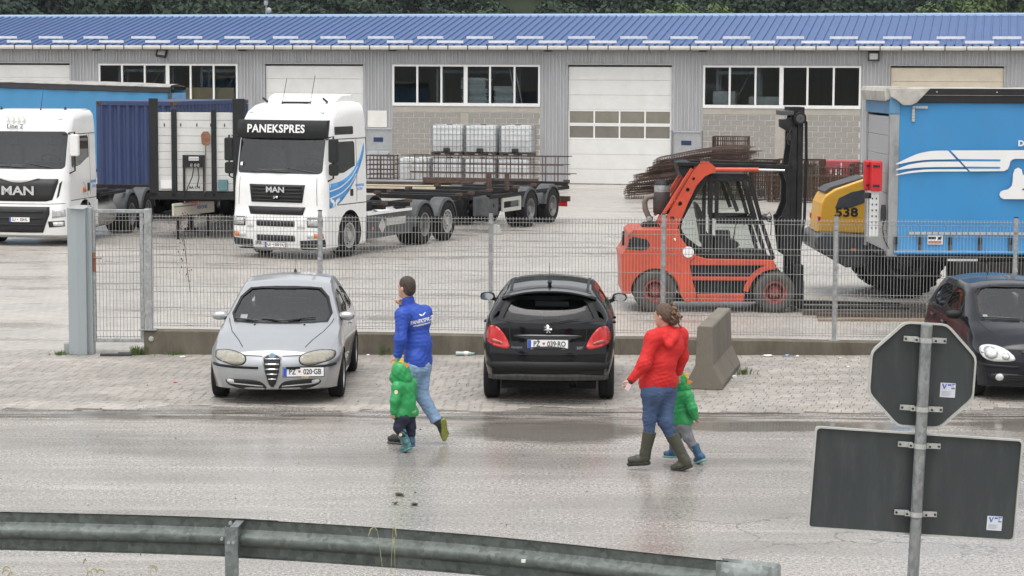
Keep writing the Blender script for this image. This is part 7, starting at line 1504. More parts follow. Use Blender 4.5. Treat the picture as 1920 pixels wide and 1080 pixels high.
# cab: frames, roof, glass
def bars(L, y, w, nm='cab_frame', th=0.07):
    m = MB()
    for a, b in zip(L[:-1], L[1:]): m.beam((FX(a[0]), y, FZ(a[1])), (FX(b[0]), y, FZ(b[1])), th, w, (0, 1, 0))
    return m.build(nm, M_fblk, fk, bevel=0.008)
for s in (1, -1):
    y = s*0.70
    bars([(345, 640), (352, 600), (420, 465), (470, 395), (500, 380)], y, 0.06); bars([(497, 380), (497, 770)], y, 0.075); bars([(500, 382), (668, 384), (690, 420), (745, 610), (805, 785)], y, 0.07)
    bars([(345, 640), (372, 690), (470, 765), (805, 780)], y, 0.08); bars([(525, 395), (525, 595)], y-s*0.0+s*0.012, 0.05, 'door_frame'); bars([(525, 400), (655, 400), (705, 560), (715, 595), (525, 595)], y+s*0.012, 0.06, 'door_frame')
    bars([(572, 408), (628, 556)], y-s*0.05, 0.035, 'window_bar'); bars([(525, 605), (745, 608)], y+s*0.01, 0.05, 'door_frame'); bars([(525, 770), (765, 772), (720, 620)], y+s*0.01, 0.05, 'door_frame')
    m = MB(); m.add([(FX(a), y, FZ(b)) for a, b in ((352, 640), (420, 475), (485, 395), (497, 395), (497, 760), (470, 760), (375, 690))], [tuple(range(7))]); m.build('rear_quarter_glass', M_fgls, fk, fix=False)
    m = MB(); m.add([(FX(a), y, FZ(b)) for a, b in ((525, 400), (650, 400), (700, 560), (525, 590))], [(0, 1, 2, 3)]); m.build('door_glass', M_fgls, fk, fix=False)
    m = MB(); m.add([(FX(a), y, FZ(b)) for a, b in ((525, 610), (720, 612), (765, 765), (525, 765))], [(0, 1, 2, 3)]); m.build('lower_door_glass', M_fgls, fk, fix=False)
MB().prism(fp([(468, 392), (500, 372), (660, 373), (690, 392), (690, 400), (470, 402)]), 'y', -0.72, 0.72).build('cab_roof', M_fblk, fk, bevel=0.02)
MB().prism(fp([(355, 690), (470, 770), (805, 785), (800, 792), (350, 800)]), 'y', -0.70, 0.70).build('cab_floor', M_fblk, fk)
m = MB(); m.prism(smoothpoly(fp([(430, 525), (445, 520), (480, 600), (490, 690), (640, 700), (660, 745), (470, 760), (455, 640)]), 2), 'y', -0.28, 0.28); m.build('seat', M_fblk, fk, bevel=0.03)
m = MB(); m.cyl((FX(612), -0.35, FZ(740)), (FX(628), -0.35, FZ(630)), 0.012, n=6); m.lathe([(0.0, -0.02), (0.025, 0), (0, 0.03)], 8, (FX(630), -0.35, FZ(625)), 'z'); m.build('lever', M_fblk, fk)
m = MB(); C_ = Vector((FX(700), 0, FZ(600))); m.tube([C_+Vector((0.08*math.cos(2*PI*i/16), 0.17*math.sin(2*PI*i/16), 0.12*math.cos(2*PI*i/16))) for i in range(16)], 0.014, 5, closed=True); m.cyl(C_, (FX(740), 0, FZ(720)), 0.03, n=8); m.build('steering_wheel', M_fblk, fk)
m = MB(); m.prism(fp([(525, 650), (595, 650), (598, 690), (530, 690)]), 'y', -0.6, -0.4); m.build('armrest', M_fblk, fk, bevel=0.02)
# mirrors and lamps on the front pillar
m = MB(); m.tube([(FX(712), -0.74, FZ(505)), (FX(755), -0.80, FZ(495)), (FX(755), -0.80, FZ(430)), (FX(740), -0.80, FZ(418)), (FX(730), -0.80, FZ(440))], 0.010, 5); m.build('mirror_arm', M_black, fk)
m = MB(); m.prism(rrect(FX(724), FX(756), FZ(482), FZ(442), 0.04), 'y', -0.86, -0.80); m.build('mirror', M_black, fk, bevel=0.015)
for (a, b) in ((752, 580), (776, 590)): m = MB(); c = Vector((FX(a), -0.80, FZ(b))); m.lathe([(0.0, -0.05), (0.05, -0.03), (0.06, 0.03), (0.055, 0.045)], 12, c, 'x'); m.build('work_lamp', M_black, fk)
m = MB(); m.tube([(FX(765), -0.78, FZ(570)), (FX(780), -0.8, FZ(558)), (FX(790), -0.8, FZ(580)), (FX(786), -0.8, FZ(670))], 0.010, 5); m.build('lamp_guard', M_black, fk)
# air cleaner and stack
yc = -0.10
m = MB(); m.lathe([(0.0, FZ(580)), (0.13, FZ(580)), (0.155, FZ(570)), (0.155, FZ(478)), (0.14, FZ(470)), (0.0, FZ(470))], 20, (FX(270), yc, 0), 'z'); m.build('air_cleaner', mat('cleaner_dark', (0.045, 0.035, 0.032), 0.55, var=0.3, vs=5), fk, smooth=40)
m = MB(); m.lathe([(0.145, FZ(470)), (0.148, FZ(440)), (0.145, FZ(436)), (0.0, FZ(436))], 20, (FX(272), yc, 0), 'z'); o = m.build('cleaner_band', M_galv, fk, smooth=40); m = MB(); m.lathe([(0.150, FZ(437)), (0.12, FZ(420)), (0.05, FZ(412)), (0.0, FZ(411))], 20, (FX(272), yc, 0), 'z'); m.build('rain_cap', M_fblk, o, smooth=60)
m = MB(); m.tube([(FX(235), yc, FZ(490)), (FX(200), yc, FZ(497)), (FX(187), yc, FZ(520)), (FX(190), yc, FZ(555)), (FX(212), yc, FZ(605)), (FX(215), yc, FZ(640))], 0.052, 12); m.build('intake_pipe', mat('pipe_grey', (0.16, 0.14, 0.12), 0.6, var=0.2), fk, smooth=50)
m = MB(); m.lathe([(0.062, FZ(612)), (0.066, FZ(600)), (0.062, FZ(590))], 14, (FX(212), yc, 0), 'z'); m.build('pipe_clamp', M_galv, fk); m = MB(); m.prism(fp([(170, 640), (185, 622), (250, 620), (262, 640)]), 'y', -0.25, 0.2); m.build('cleaner_base', M_fblk, fk)
# mast
for s in (1, -1):
    y = s*0.42
    m = MB(); m.box(FX(890), FX(918), y-0.05, y+0.05, FZ(1005), FZ(150)); m.box(FX(922), FX(948), y-0.04, y+0.04, FZ(1005), FZ(70)); m.build('mast_channel', M_fblk, fk, bevel=0.008)
    m = MB(); m.prism(fp([(845, 345), (880, 330), (890, 250), (890, 600), (880, 590), (850, 580), (872, 520), (872, 420)]), 'y', y-0.05, y+0.05); m.build('mast_gusset', M_fblk, fk)
    m = MB(); m.prism(fp([(836, 590), (885, 560), (905, 800), (860, 770)]), 'y', y-0.06, y+0.06); m.build('mast_bracket', M_fblk, fk)
    c = Vector((FX(930), s*0.46, FZ(106))); m = MB(); m.cyl(c, c+Vector((0, s*0.06, 0)), 0.115, n=24); o = m.build('chain_pulley', M_fblk, fk, bevel=0.01); MB().cyl(c+Vector((0, s*0.06, 0)), c+Vector((0, s*0.068, 0)), 0.075, n=20).build('pulley_face', M_fend, o); MB().cyl(c+Vector((0, s*0.068, 0)), c+Vector((0, s*0.08, 0)), 0.02, n=10).build('pulley_pin', M_rust, o)
m = MB(); m.box(FX(842), FX(902), -0.45, 0.45, FZ(92), FZ(70)); m.build('mast_head', M_fend, fk, bevel=0.01); MB().box(FX(882), FX(955), -0.40, 0.40, FZ(85), FZ(52)).build('mast_head_block', M_fblk, fk, bevel=0.01)
m = MB(); m.prism(fp([(834, 112), (870, 112), (890, 95), (900, 165), (880, 172), (836, 148)]), 'y', -0.46, -0.2); m.build('tilt_head', M_fblk, fk, bevel=0.01)
for z_ in (200, 420, 640, 860): MB().box(FX(895), FX(915), -0.40, 0.40, FZ(z_+18), FZ(z_-18)).build('mast_crossbar', M_fblk, fk)
MB().cyl((FX(930), 0.0, FZ(1000)), (FX(930), 0.0, FZ(90)), 0.05, n=12).build('lift_cylinder', M_fblk, fk)
for dy, a in ((-0.34, 961), (-0.30, 969)): m = MB(); m.tube([(FX(935), dy, FZ(85)), (FX(a), dy, FZ(125)), (FX(a+4), dy, FZ(300)), (FX(a), dy, FZ(600)), (FX(945), dy, FZ(770))], 0.016, 6); m.build('hydraulic_hose', M_black, fk)
m = MB(); m.tube([(FX(892), -0.47, FZ(150)), (FX(868), -0.47, FZ(200)), (FX(880), -0.47, FZ(235)), (FX(872), -0.47, FZ(225))], 0.014, 5); m.build('hydraulic_hose', M_black, fk)
m = MB(); m.box(FX(905), FX(952), -0.75, 0.75, FZ(1015), FZ(815)); m.build('carriage', M_fblk, fk, bevel=0.015)
for s in (1, -1):
    m = MB(); m.prism([(FX(935), 0.55), (FX(962), 0.55), (FX(962), 0.09), (FX(1480), 0.05), (FX(1480), 0.03), (FX(935), 0.03)], 'y', s*0.45-0.08, s*0.45+0.08); m.build('fork', M_fblk, fk, bevel=0.006)
for (cx, cy, r_, y) in ((230, 945, 0.385, 0.70), (808, 960, 0.368, 0.74)):
    for s in (1, -1): wheel(fk, FX(cx), s*y, r_, s, r_, 0.30, 0.20, 0, 'truck', M_frim, tyre=M_ftyre)
m = MB(); m.cyl((FX(77), -0.60, FZ(725)), (FX(77), -0.60, FZ(655)), 0.02, n=8); m.build('exhaust_stub', M_fblk, fk)
MB().prism(fp([(330, 985), (720, 985), (720, 1000), (330, 1000)]), 'y', -0.5, 0.5).build('underside', M_ink, fk)
# timber lying by the forks
M_tim = mat('timber_dark', (0.075, 0.06, 0.045), 0.85, var=0.35, vs=5, stretch=(0.3, 2, 2)); M_tim2 = mat('timber_worn', (0.26, 0.19, 0.12), 0.85, var=0.3, vs=5, stretch=(0.3, 2, 2))
for x, y, L, lab, mm in ((7.1, 38.55, 3.4, 'nearest dark timber beam lying on the yard below the blue trailer', M_tim), (6.5, 39.0, 2.6, 'second dark timber beam lying beside the fork tips', M_tim), (6.95, 38.1, 3.2, 'brown worn plank lying nearest the fence below the blue trailer', M_tim2)):
    m = MB(); h = 0.09 if mm is M_tim else 0.045; m.box(-L/2, L/2, -0.06, 0.06, 0, h); tag(m.build('timber_beam', mm, loc=(x, y, 0.0), rot=(0, 0, random.uniform(-0.03, 0.03)), bevel=0.008), lab, 'timber', 'timber below the blue trailer')

# ================================================================ YELLOW WHEEL LOADER
M_yel = mat('loader_yellow', (0.66, 0.35, 0.03), 0.38, var=0.06, vs=2, coat=0.3, dirt=0.2, dcol=(0.42, 0.22, 0.05), ds=3)
M_lgrey = mat('loader_grey', (0.045, 0.048, 0.052), 0.55, var=0.2, vs=3, dirt=0.4, dcol=(0.10, 0.095, 0.09), ds=4)
LXf = lambda X: 5.561+X*0.004386-7.6
LZf = lambda Y: 4.291-Y*0.004386
lp = lambda L: [(LXf(a), LZf(b)) for a, b in L]
ld = thing('wheel_loader', 'yellow wheel loader with grey counterweight, half hidden behind the blue trailer', 'loader', (7.6, 43.25, 0))
m = MB(); m.prism(lp([(88, 700), (95, 640), (104, 570), (122, 535), (165, 506), (290, 462), (420, 440), (560, 440), (560, 710), (260, 705)]), 'y', -0.62, 0.62); m.build('engine_hood', M_yel, ld, bevel=0.04, segs=3)
m = MB(); m.prism(lp([(165, 592), (182, 546), (235, 520), (300, 505), (360, 500), (340, 545), (238, 588)]), 'y', -0.632, 0.632); m.build('hood_louvre', M_lgrey, ld, bevel=0.008)
m = MB(); m.prism(lp([(120, 518), (150, 498), (300, 452), (300, 464), (160, 508), (130, 530)]), 'y', -0.5, 0.5); m.build('hood_top', M_lgrey, ld, bevel=0.01)
text('lettering', '538', 0.24, M_ink, ld, (LXf(217), -0.624, LZf(611)), RIGHT, 0.004, 0.006, 1.25)
m = MB(); m.prism(lp([(62, 745), (70, 712), (108, 694), (270, 706), (340, 706), (340, 845), (205, 848), (150, 815), (80, 778)]), 'y', -1.05, 1.05); m.build('counterweight', M_lgrey, ld, bevel=0.04, segs=3)
MB().box(LXf(224), LXf(247), -1.056, -1.045, LZf(774), LZf(762)).build('side_marker', M_amber, ld)
m = MB(); m.cyl((LXf(48), 0, LZf(730)), (LXf(70), 0, LZf(730)), 0.05, n=8); m.box(LXf(45), LXf(60), -0.06, 0.06, LZf(750), LZf(715)); m.build('tow_pin', M_lgrey, ld)
for s in (1, -1): m = MB(); m.obox((LXf(97), s*0.55, LZf(640)), (0.06, 0.14, 0.10)); m.build('tail_light', M_red, ld, bevel=0.01)
for x in (LXf(460), LXf(460)+2.75):
    for s in (1, -1): wheel(ld, x, s*0.98, 0.735, s, 0.735, 0.52, 0.36, 0, 'loader', M_lgrey)
    MB().cyl((x, -0.8, 0.72), (x, 0.8, 0.72), 0.16, n=12).build('axle', M_lgrey, ld)
for s in (1, -1):
    V = []; m = MB()
    for i in range(11): a = math.radians(20+140*i/10); V.append([(LXf(460)+0.86*math.cos(a), s*0.62, 0.73+0.86*math.sin(a)), (LXf(460)+0.86*math.cos(a), s*1.22, 0.73+0.86*math.sin(a)), (LXf(460)+0.82*math.cos(a), s*1.22, 0.73+0.82*math.sin(a)), (LXf(460)+0.82*math.cos(a), s*0.62, 0.73+0.82*math.sin(a))])
    m.loft(V); m.build('fender', M_lgrey, ld)
m = MB(); m.box(LXf(340), LXf(460)+3.1, -0.40, 0.40, 0.55, 1.05); m.build('frame', M_lgrey, ld, bevel=0.03)
m = MB(); m.prism([(LXf(560), 1.1), (LXf(560)+1.45, 1.1), (LXf(560)+1.25, 2.55), (LXf(560)+1.15, 2.95), (LXf(560)+0.05, 2.95)], 'y', -0.72, 0.72); m.build('cab', M_fblk, ld, bevel=0.05)
m = MB(); m.beam((LXf(460)+2.0, 0, 1.5), (LXf(460)+4.0, 0, 0.75), 0.5, 0.3); m.build('boom', M_yel, ld, bevel=0.03)
m = MB(); x_ = LXf(460)+4.0; m.prism([(x_, 0.15), (x_+0.9, 0.06), (x_+0.9, 0.12), (x_+0.25, 0.25), (x_+0.15, 0.9), (x_+0.5, 1.1), (x_+0.45, 1.15), (x_, 1.0)], 'y', -1.25, 1.25); m.build('bucket', M_lgrey, ld)

# ================================================================ BLUE CURTAIN TRAILER AT THE RIGHT
M_cur = mat('curtain_blue', (0.036, 0.235, 0.50), 0.40, var=0.05, vs=0.8, dirt=0.45, dcol=(0.055, 0.19, 0.36), ds=1.0, bump=0.16, bs=1.6, stretch=(1.3, 0.7, 0.8))
M_cgal = mat('post_galvanised', (0.33, 0.34, 0.34), 0.5, metal=0.35, var=0.35, vs=5, dirt=0.5, dcol=(0.22, 0.22, 0.215), ds=5, stretch=(1, 1, 0.5))
M_fwall = mat('front_wall_grey', (0.42, 0.43, 0.44), 0.5, var=0.05, vs=1)
M_oldt = mat('old_tarp', (0.42, 0.40, 0.36), 0.7, var=0.25, vs=4, dirt=0.5, dcol=(0.24, 0.22, 0.19), ds=5)
TXo, TYo = 6.66, 38.5
tr = thing('curtain_trailer', 'bright blue curtain-sided semi-trailer with white stripe logo at the right edge', 'trailer', (TXo, TYo, 0)); LT = 13.4
m = MB(); NX, NZ = 120, 10
def cz(i, k): return -0.012*math.sin(i*0.9)*(0.3+0.7*(1-k/NZ)) - 0.006*math.sin(i*0.37+k) - (0.05 if k == 0 else 0.0)
m.add([(0.06+LT*i/NX, cz(i, k), 1.16+(3.86-1.16)*k/NZ) for k in range(NZ+1) for i in range(NX+1)], [(k*(NX+1)+i, k*(NX+1)+i+1, (k+1)*(NX+1)+i+1, (k+1)*(NX+1)+i) for k in range(NZ) for i in range(NX)]); m.build('curtain', M_cur, tr, fix=False, smooth=70)
MB().cyl((0.06, -0.045, 1.17), (LT, -0.045, 1.17), 0.035, n=8).build('curtain_hem', M_cur, tr, smooth=60)
m = MB(); m.box(0.06, LT, 2.53, 2.55, 1.16, 3.9); m.build('far_curtain', M_cur, tr); MB().box(LT, LT+0.06, 0, 2.55, 1.1, 4.0).build('rear_doors', M_fwall, tr)
m = MB(); m.box(0.30, LT, -0.05, 0.06, 3.80, 3.93); m.box(0.30, LT, -0.07, 0.04, 3.935, 4.05); o = m.build('roof_rail', M_tk, tr, bevel=0.01)
for k in range(12): c = Vector((0.75+k*1.05, -0.07, 3.99)); MB().cyl(c, c+Vector((0, -0.01, 0)), 0.014, n=6).build('rivet', M_ltgrey, o)
m = MB(); NR = 24; V = [[(LT*i/NR, 0.03, 4.05), (LT*i/NR, 0.5, 4.055+0.012*(i % 2)), (LT*i/NR, 2.0, 4.055+0.012*(i % 2)), (LT*i/NR, 2.56, 4.02)] for i in range(NR+1)]; m.loft(V, closed=False); m.build('roof_tarp', M_oldt, tr, fix=False, smooth=30)
m = MB(); m.box(-0.05, 0.12, -0.02, 0.13, 1.10, 3.60); m.build('corner_post', M_cgal, tr, bevel=0.012); MB().box(-0.05, 0.12, 2.42, 2.57, 1.10, 3.60).build('corner_post', M_cgal, tr, bevel=0.012)
for k in range(7): z = 1.18+k*0.34; MB().box(-0.03, 0.05, 0.135, 2.415, z, z+0.335).build('wall_panel', M_fwall, tr, bevel=0.006)
m = MB(); m.box(-0.06, 0.125, -0.03, 2.58, 3.602, 3.90); m.build('front_flap', mat('flap_blue', (0.10, 0.25, 0.42), 0.5, var=0.12, vs=2), tr, bevel=0.01)
m = MB(); m.prism([(-0.14, 3.82), (0.28, 4.03), (0.30, 4.03), (0.30, 4.075), (-0.12, 4.08), (-0.16, 4.0)], 'y', -0.02, 2.6); m.build('tarp_roll', M_oldt, tr, bevel=0.03)
m = MB(); m.prism([(-0.05, 3.90), (-0.10, 4.05), (0.64, 4.055), (0.40, 3.80), (0.30, 3.755), (0.16, 3.755), (0.06, 3.84)], 'y', -0.095, -0.065); m.build('corner_flap', M_oldt, tr, bevel=0.01)
# logo stripes on the curtain
PX_ = lambda X: 6.373+X*0.002256-TXo
PZ_ = lambda Y: 4.290-Y*0.002256
ly = -0.036
def decal(name, L, m_, d=0.004, y=ly, nspl=0):
    P_ = [(PX_(a), PZ_(b)) for a, b in L]; m = MB(); m.prism(P_, 'y', y-d, y); return m.build(name, m_, tr)
s1 = [(p[0], p[1]) for p in spline([(158, 690), (260, 640), (340, 608), (440, 590), (560, 587)], 4)] + [(624, 653)] + [(p[0], p[1]) for p in spline([(520, 656), (420, 658), (300, 670), (158, 697)], 3)]
s2 = [(p[0], p[1]) for p in spline([(158, 735), (250, 700), (340, 682), (430, 674), (646, 672)], 4)] + [(686, 713)] + [(p[0], p[1]) for p in spline([(560, 714), (420, 716), (300, 723), (158, 741)], 3)]
s3 = [(p[0], p[1]) for p in spline([(158, 775), (250, 751), (340, 739), (430, 733), (704, 731)], 4)] + [(720, 748)] + [(p[0], p[1]) for p in spline([(560, 749), (420, 751), (300, 759), (158, 781)], 3)]
M_lw = mat('logo_white', (0.74, 0.735, 0.72), 0.5, var=0.04, vs=2)
for s_ in (s1, s2, s3): decal('logo_stripe', s_, M_lw)
decal('logo_body', [(580, 585), (1500, 578), (1500, 648), (1085, 648), (1060, 655), (1045, 672), (1040, 700), (1028, 728), (1000, 744), (736, 748)], M_lw)
for a, b in ((652, 653), (708, 711)): decal('logo_gap', [(a-8, b-1), (962, b), (969, b+4), (969, b+11), (962, b+15), (a+7, b+15)], M_cur, y=ly-0.0045, d=0.003)
decal('logo_letter', [(968, 930), (975, 905), (1000, 893), (1035, 885), (1060, 862), (1068, 830), (1070, 765), (1082, 730), (1108, 716), (1135, 730), (1146, 770), (1180, 788), (1400, 790), (1400, 880), (1150, 878), (1140, 893), (1400, 893), (1400, 962), (1000, 962), (978, 950)], M_lw)
text('lettering', 'Dr', 0.135, M_lw, tr, (PX_(1140), ly-0.003, PZ_(530)), RIGHT, 0.002, 0.006, 1.1)
for k in range(5): decal('reflective_mark', [(278+k*24, 243), (298+k*24, 242), (298+k*24, 261), (278+k*24, 262)], M_ltgrey, y=-0.028)
for k in range(4): decal('reflective_mark', [(274, 266+k*25), (297, 266+k*25), (297, 288+k*25), (274, 288+k*25)], M_ltgrey, y=-0.028)
GX = lambda X: 5.061+X*0.003992-TXo
GZ = lambda Y: 4.290-Y*0.003992
for k in range(34): x = GX(482)+k*0.105; MB().box(x, x+0.085, -0.045, -0.036, GZ(702), GZ(690)).build('reflective_mark', M_ltgrey, tr)
for i, X in enumerate((422, 530, 662, 793, 928, 1062, 1196, 1330)):
    m = MB(); m.box(GX(X-7), GX(X+7), -0.062, -0.050, GZ(785), GZ(708)); o = m.build('strap', M_fend, tr); MB().box(GX(X-8), GX(X+8), -0.078, -0.062, GZ(745), GZ(708)).build('buckle', M_tk, o, bevel=0.005)
m = MB(); m.box(GX(563), GX(630), -0.046, -0.040, GZ(745), GZ(706)); o = m.build('sticker', M_pwhite, tr); MB().box(GX(567), GX(600), -0.049, -0.0465, GZ(722), GZ(711)).build('print', M_ink, o); MB().box(GX(567), GX(625), -0.049, -0.0465, GZ(741), GZ(729)).build('print', mat('print_red', (0.4, 0.18, 0.14), 0.5), o)
m = MB(); m.prism([(GX(606), GZ(724)), (GX(612), GZ(711)), (GX(622), GZ(709)), (GX(627), GZ(716)), (GX(622), GZ(724))], 'y', -0.049, -0.0465); m.build('print', M_ink, o)
MB().box(0.0, LT, 0.0, 2.55, 1.04, 1.14).build('deck', M_chas, tr); rails(tr, 1.1, LT, 0.62, 1.04, 0.5, 8)
for o in list(tr.children)[-10:]:
    if o.name.startswith(('chassis_rail', 'cross_member')): o.location.y = 1.27
for y in (0.45, 2.1): MB().box(2.55, 2.70, y-0.07, y+0.07, 0.03, 1.04).build('landing_leg', M_chas, tr, bevel=0.01)
m = MB(); m.box(1.30, 2.1, 0.1, 0.6, 0.80, 1.0); m.build('pallet_box', M_chas, tr); m = MB(); m.tube([(0.25, 0.05, 1.2), (0.7, 0.05, 1.05), (1.2, 0.05, 0.98), (2.6, 0.06, 1.0)], 0.018, 5); m.build('cable', M_black, tr)
MB().box(1.02, 1.55, -0.01, 0.10, 1.02, 1.06).build('marker_board', M_pwhite, tr)
for x in (8.6, 9.9, 11.2):
    for y, s in ((0.17, -1), (2.38, 1)): wheel(tr, x, y, 0.50, s, 0.50, 0.34, 0.29, 0.15, 'disc', M_trim_r)
# extinguisher boxes, bracket and cone on the front wall
M_xred = mat('extinguisher_red', (0.55, 0.018, 0.025), 0.35, var=0.06, coat=0.3)
for i, (dx, dy) in enumerate(((-0.44, 0.20), (-0.36, -0.02))):
    m = MB(); m.prism(rrect(dx, dx+0.20 if i else dx+0.16, GZ(512), GZ(378), 0.03), 'y', dy, dy+0.2); o = m.build('extinguisher_box', M_xred, tr, bevel=0.03)
    for zz in (402, 488): MB().box(dx+0.03, dx+0.15, dy-0.012, dy, GZ(zz+5), GZ(zz-5)).build('clasp', M_ink, o, bevel=0.004)
m = MB(); m.box(-0.38, -0.20, 0.05, 0.09, GZ(716), GZ(515)); m.box(-0.38, -0.36, 0.05, 0.28, GZ(716), GZ(515)); o = m.build('bracket', mat('bracket_white', (0.60, 0.61, 0.60), 0.5, var=0.08), tr, bevel=0.008)
for zz in range(545, 700, 26):
    for dx in (-0.33, -0.26): MB().box(dx, dx+0.022, 0.045, 0.051, GZ(zz+4), GZ(zz-4)).build('bracket_hole', M_ink, o)
m = MB(); m.lathe([(0.05, GZ(645)), (0.052, GZ(600)), (0.04, GZ(572)), (0.0, GZ(570))], 12, (-0.13, 0.0, 0), 'z'); m.build('rubber_buffer', M_black, tr, smooth=50)
m = MB(); m.tube([(-0.12, 0.0, GZ(640)), (-0.14, 0, GZ(680)), (-0.10, 0.0, GZ(730)), (-0.02, -0.02, GZ(765))], 0.012, 5); m.build('hose', M_black, tr); MB().box(-0.45, -0.34, 0.05, 0.15, GZ(545), GZ(520)).build('lamp', M_black, tr)

# ================================================================ IBC TANKS AND STEEL IN FRONT OF THE WAREHOUSE
M_ibc = mat('ibc_plastic', (0.78, 0.79, 0.78), 0.4, var=0.08, vs=3, dirt=0.25, dcol=(0.45, 0.45, 0.43), ds=4)
M_cage = mat('ibc_cage', (0.27, 0.28, 0.29), 0.5, metal=0.4, var=0.15)
M_plt = mat('ibc_pallet', (0.05, 0.045, 0.042), 0.8, var=0.3)
def make_ibc(lab, x, y, z, rz, first=[None]):
    if first[0] is None:
        t = thing('ibc_tank', lab, 'tank', (x, y, z), rz, 'IBC tanks at the warehouse wall')
        m = MB(); V = []
        for zz, k in ((0.16, 0.94), (0.20, 1.0), (1.08, 1.0), (1.14, 0.95), (1.15, 0.5)): V.append([(a*k, b*k, zz) for a, b in rrect(-0.57, 0.57, -0.47, 0.47, 0.09)])
        m.loft(V); o = m.build('bottle', M_ibc, t, smooth=40); MB().lathe([(0.11, 1.14), (0.11, 1.18), (0.0, 1.185)], 14, (0, 0, 0), 'z').build('lid', M_black, o)
        m = MB()
        for zz in (0.18, 0.38, 0.60, 0.82, 1.02, 1.14): m.tube([(a, b, zz) for a, b in rrect(-0.60, 0.60, -0.50, 0.50, 0.06, 2)], 0.012, 4, closed=True)
        for i in range(8):
            a = -0.53+1.06*i/7
            for b in (-0.51, 0.51): m.tube([(a, b, 0.14), (a, b, 1.15)], 0.012, 4)
        for i in range(6):
            b = -0.43+0.86*i/5
            for a in (-0.61, 0.61): m.tube([(a, b, 0.14), (a, b, 1.15)], 0.012, 4)
        m.build('cage', M_cage, t, fix=False)
        m = MB(); m.box(-0.6, 0.6, -0.5, 0.5, 0.10, 0.14)
        for a in (-0.52, 0, 0.52):
            m.box(a-0.07, a+0.07, -0.5, 0.5, 0.0, 0.10)
        m.build('pallet', M_plt, t)
        m = MB(); m.box(-0.12, 0.12, -0.56, -0.48, 0.16, 0.30); m.build('valve', M_black, t, bevel=0.01)
        first[0] = t; return t
    t = copy_tree(first[0]); t.location = (x, y, z); t.rotation_euler = (0, 0, rz); t['label'] = lab; return t
YI = -4.8
for i, (px, zz, lab) in enumerate(((-2.62, 1.24, 'left one of the three white caged tanks in the upper row'), (-1.32, 1.24, 'middle one of the three white caged tanks in the upper row'), (0.00, 1.24, 'right one of the three white caged tanks in the upper row'), (-3.90, 0.0, 'lower white caged tank farthest left, behind the rebar'), (-2.60, 0.0, 'lower white caged tank below the left upper one'), (-1.36, 0.0, 'lower white caged tank below the middle upper one'), (-0.06, 0.0, 'lower white caged tank below the right upper one'))):
    p = at_wall(px+1.27, YI, zz); make_ibc(lab, p.x, p.y, zz, AB + (0.03, -0.02, 0.02, 0.05, 0, 0.03, -0.03)[i])
M_rebar = mat('rebar_rust', (0.075, 0.045, 0.033), 0.85, var=0.4, vs=3)
M_rebar2 = mat('rebar_brown', (0.085, 0.052, 0.036), 0.85, var=0.4, vs=3)
def basket(name, lab, x, y, L, D, z0, z1, levels, pitch, rz, m_=None, r=0.020, tilt=0.0, grp='rebar cages at the warehouse wall', over=0.0, seed=0):
    """Reinforcement basket: stirrups along a set of long bars."""
    rr = random.Random(seed); p = at_wall(x+1.3, y, 0)
    t = thing(name, lab, 'rebar', (p.x, p.y, 0), AB+rz, grp); t.rotation_euler = (0, tilt, AB+rz)
    m = MB()
    for k in range(levels):
        z = z0+(z1-z0)*k/(levels-1)
        for d in (-D/2, D/2): m.tube([(-L/2-over*rr.random(), d, z), (L/2+over*rr.random(), d, z+rr.uniform(-.02, .02))], r, 4)
    m.build('long_bars', m_ or M_rebar, t, fix=False)
    m = MB(); n = int(L/pitch)
    for i in range(n+1):
        a = -L/2+L*i/n+rr.uniform(-.02, .02); m.tube([(a, -D/2, z0-0.01), (a+rr.uniform(-.02, .02), -D/2, z1+0.01), (a, D/2, z1+0.01), (a, D/2, z0-0.01)], r*0.8, 4, closed=True)
    m.build('stirrups', m_ or M_rebar, t, fix=False); return t
basket('rebar_basket', 'long low rebar basket lying in front of the lower white tanks', -0.9, -6.6, 5.4, 0.6, 0.38, 1.32, 4, 0.42, 0.0, over=0.7, seed=3)
basket('rebar_basket', 'short dense rebar bundle at the left end of the white tanks', -4.65, -7.0, 1.0, 0.7, 0.10, 1.30, 8, 0.12, 0.1, over=0.08, r=0.022, seed=4)
p = at_wall(-0.45, -8.0, 0); t = thing('steel_stack', 'low stack of boards and rusty steel sections in front of the white tanks', 'steel', (p.x, p.y, 0), AB)
for k, (x0, x1, y0, y1, z0, z1, mm) in enumerate(((-4.3, 3.3, -0.5, 0.6, 0.0, 0.14, M_chas), (-4.2, 3.2, -0.55, 0.5, 0.16, 0.24, mat('board_cream', (0.50, 0.44, 0.33), 0.7, var=0.12)), (-4.25, 2.9, -0.5, 0.5, 0.26, 0.30, mat('board_cream', (0.5, 0.44, 0.33))), (-4.1, 3.3, -0.3, 0.3, 0.32, 0.36, M_rust), (-1.0, 3.2, -0.35, -0.1, 0.38, 0.58, M_rust), (-3.6, 2.6, -0.1, 0.4, 0.38, 0.44, M_galv))): MB().box(x0, x1, y0, y1, z0, z1).build('section' if k > 2 else 'board', mm, t, bevel=0.008)
m = MB(); m.lathe([(0.0, 0.30), (0.28, 0.30), (0.29, 0.72), (0.28, 0.75), (0.0, 0.74)], 18, (-4.1, 0.3, 0), 'z'); m.build('drum', mat('drum_pink', (0.46, 0.33, 0.31), 0.6, var=0.25, vs=5), t, smooth=40)
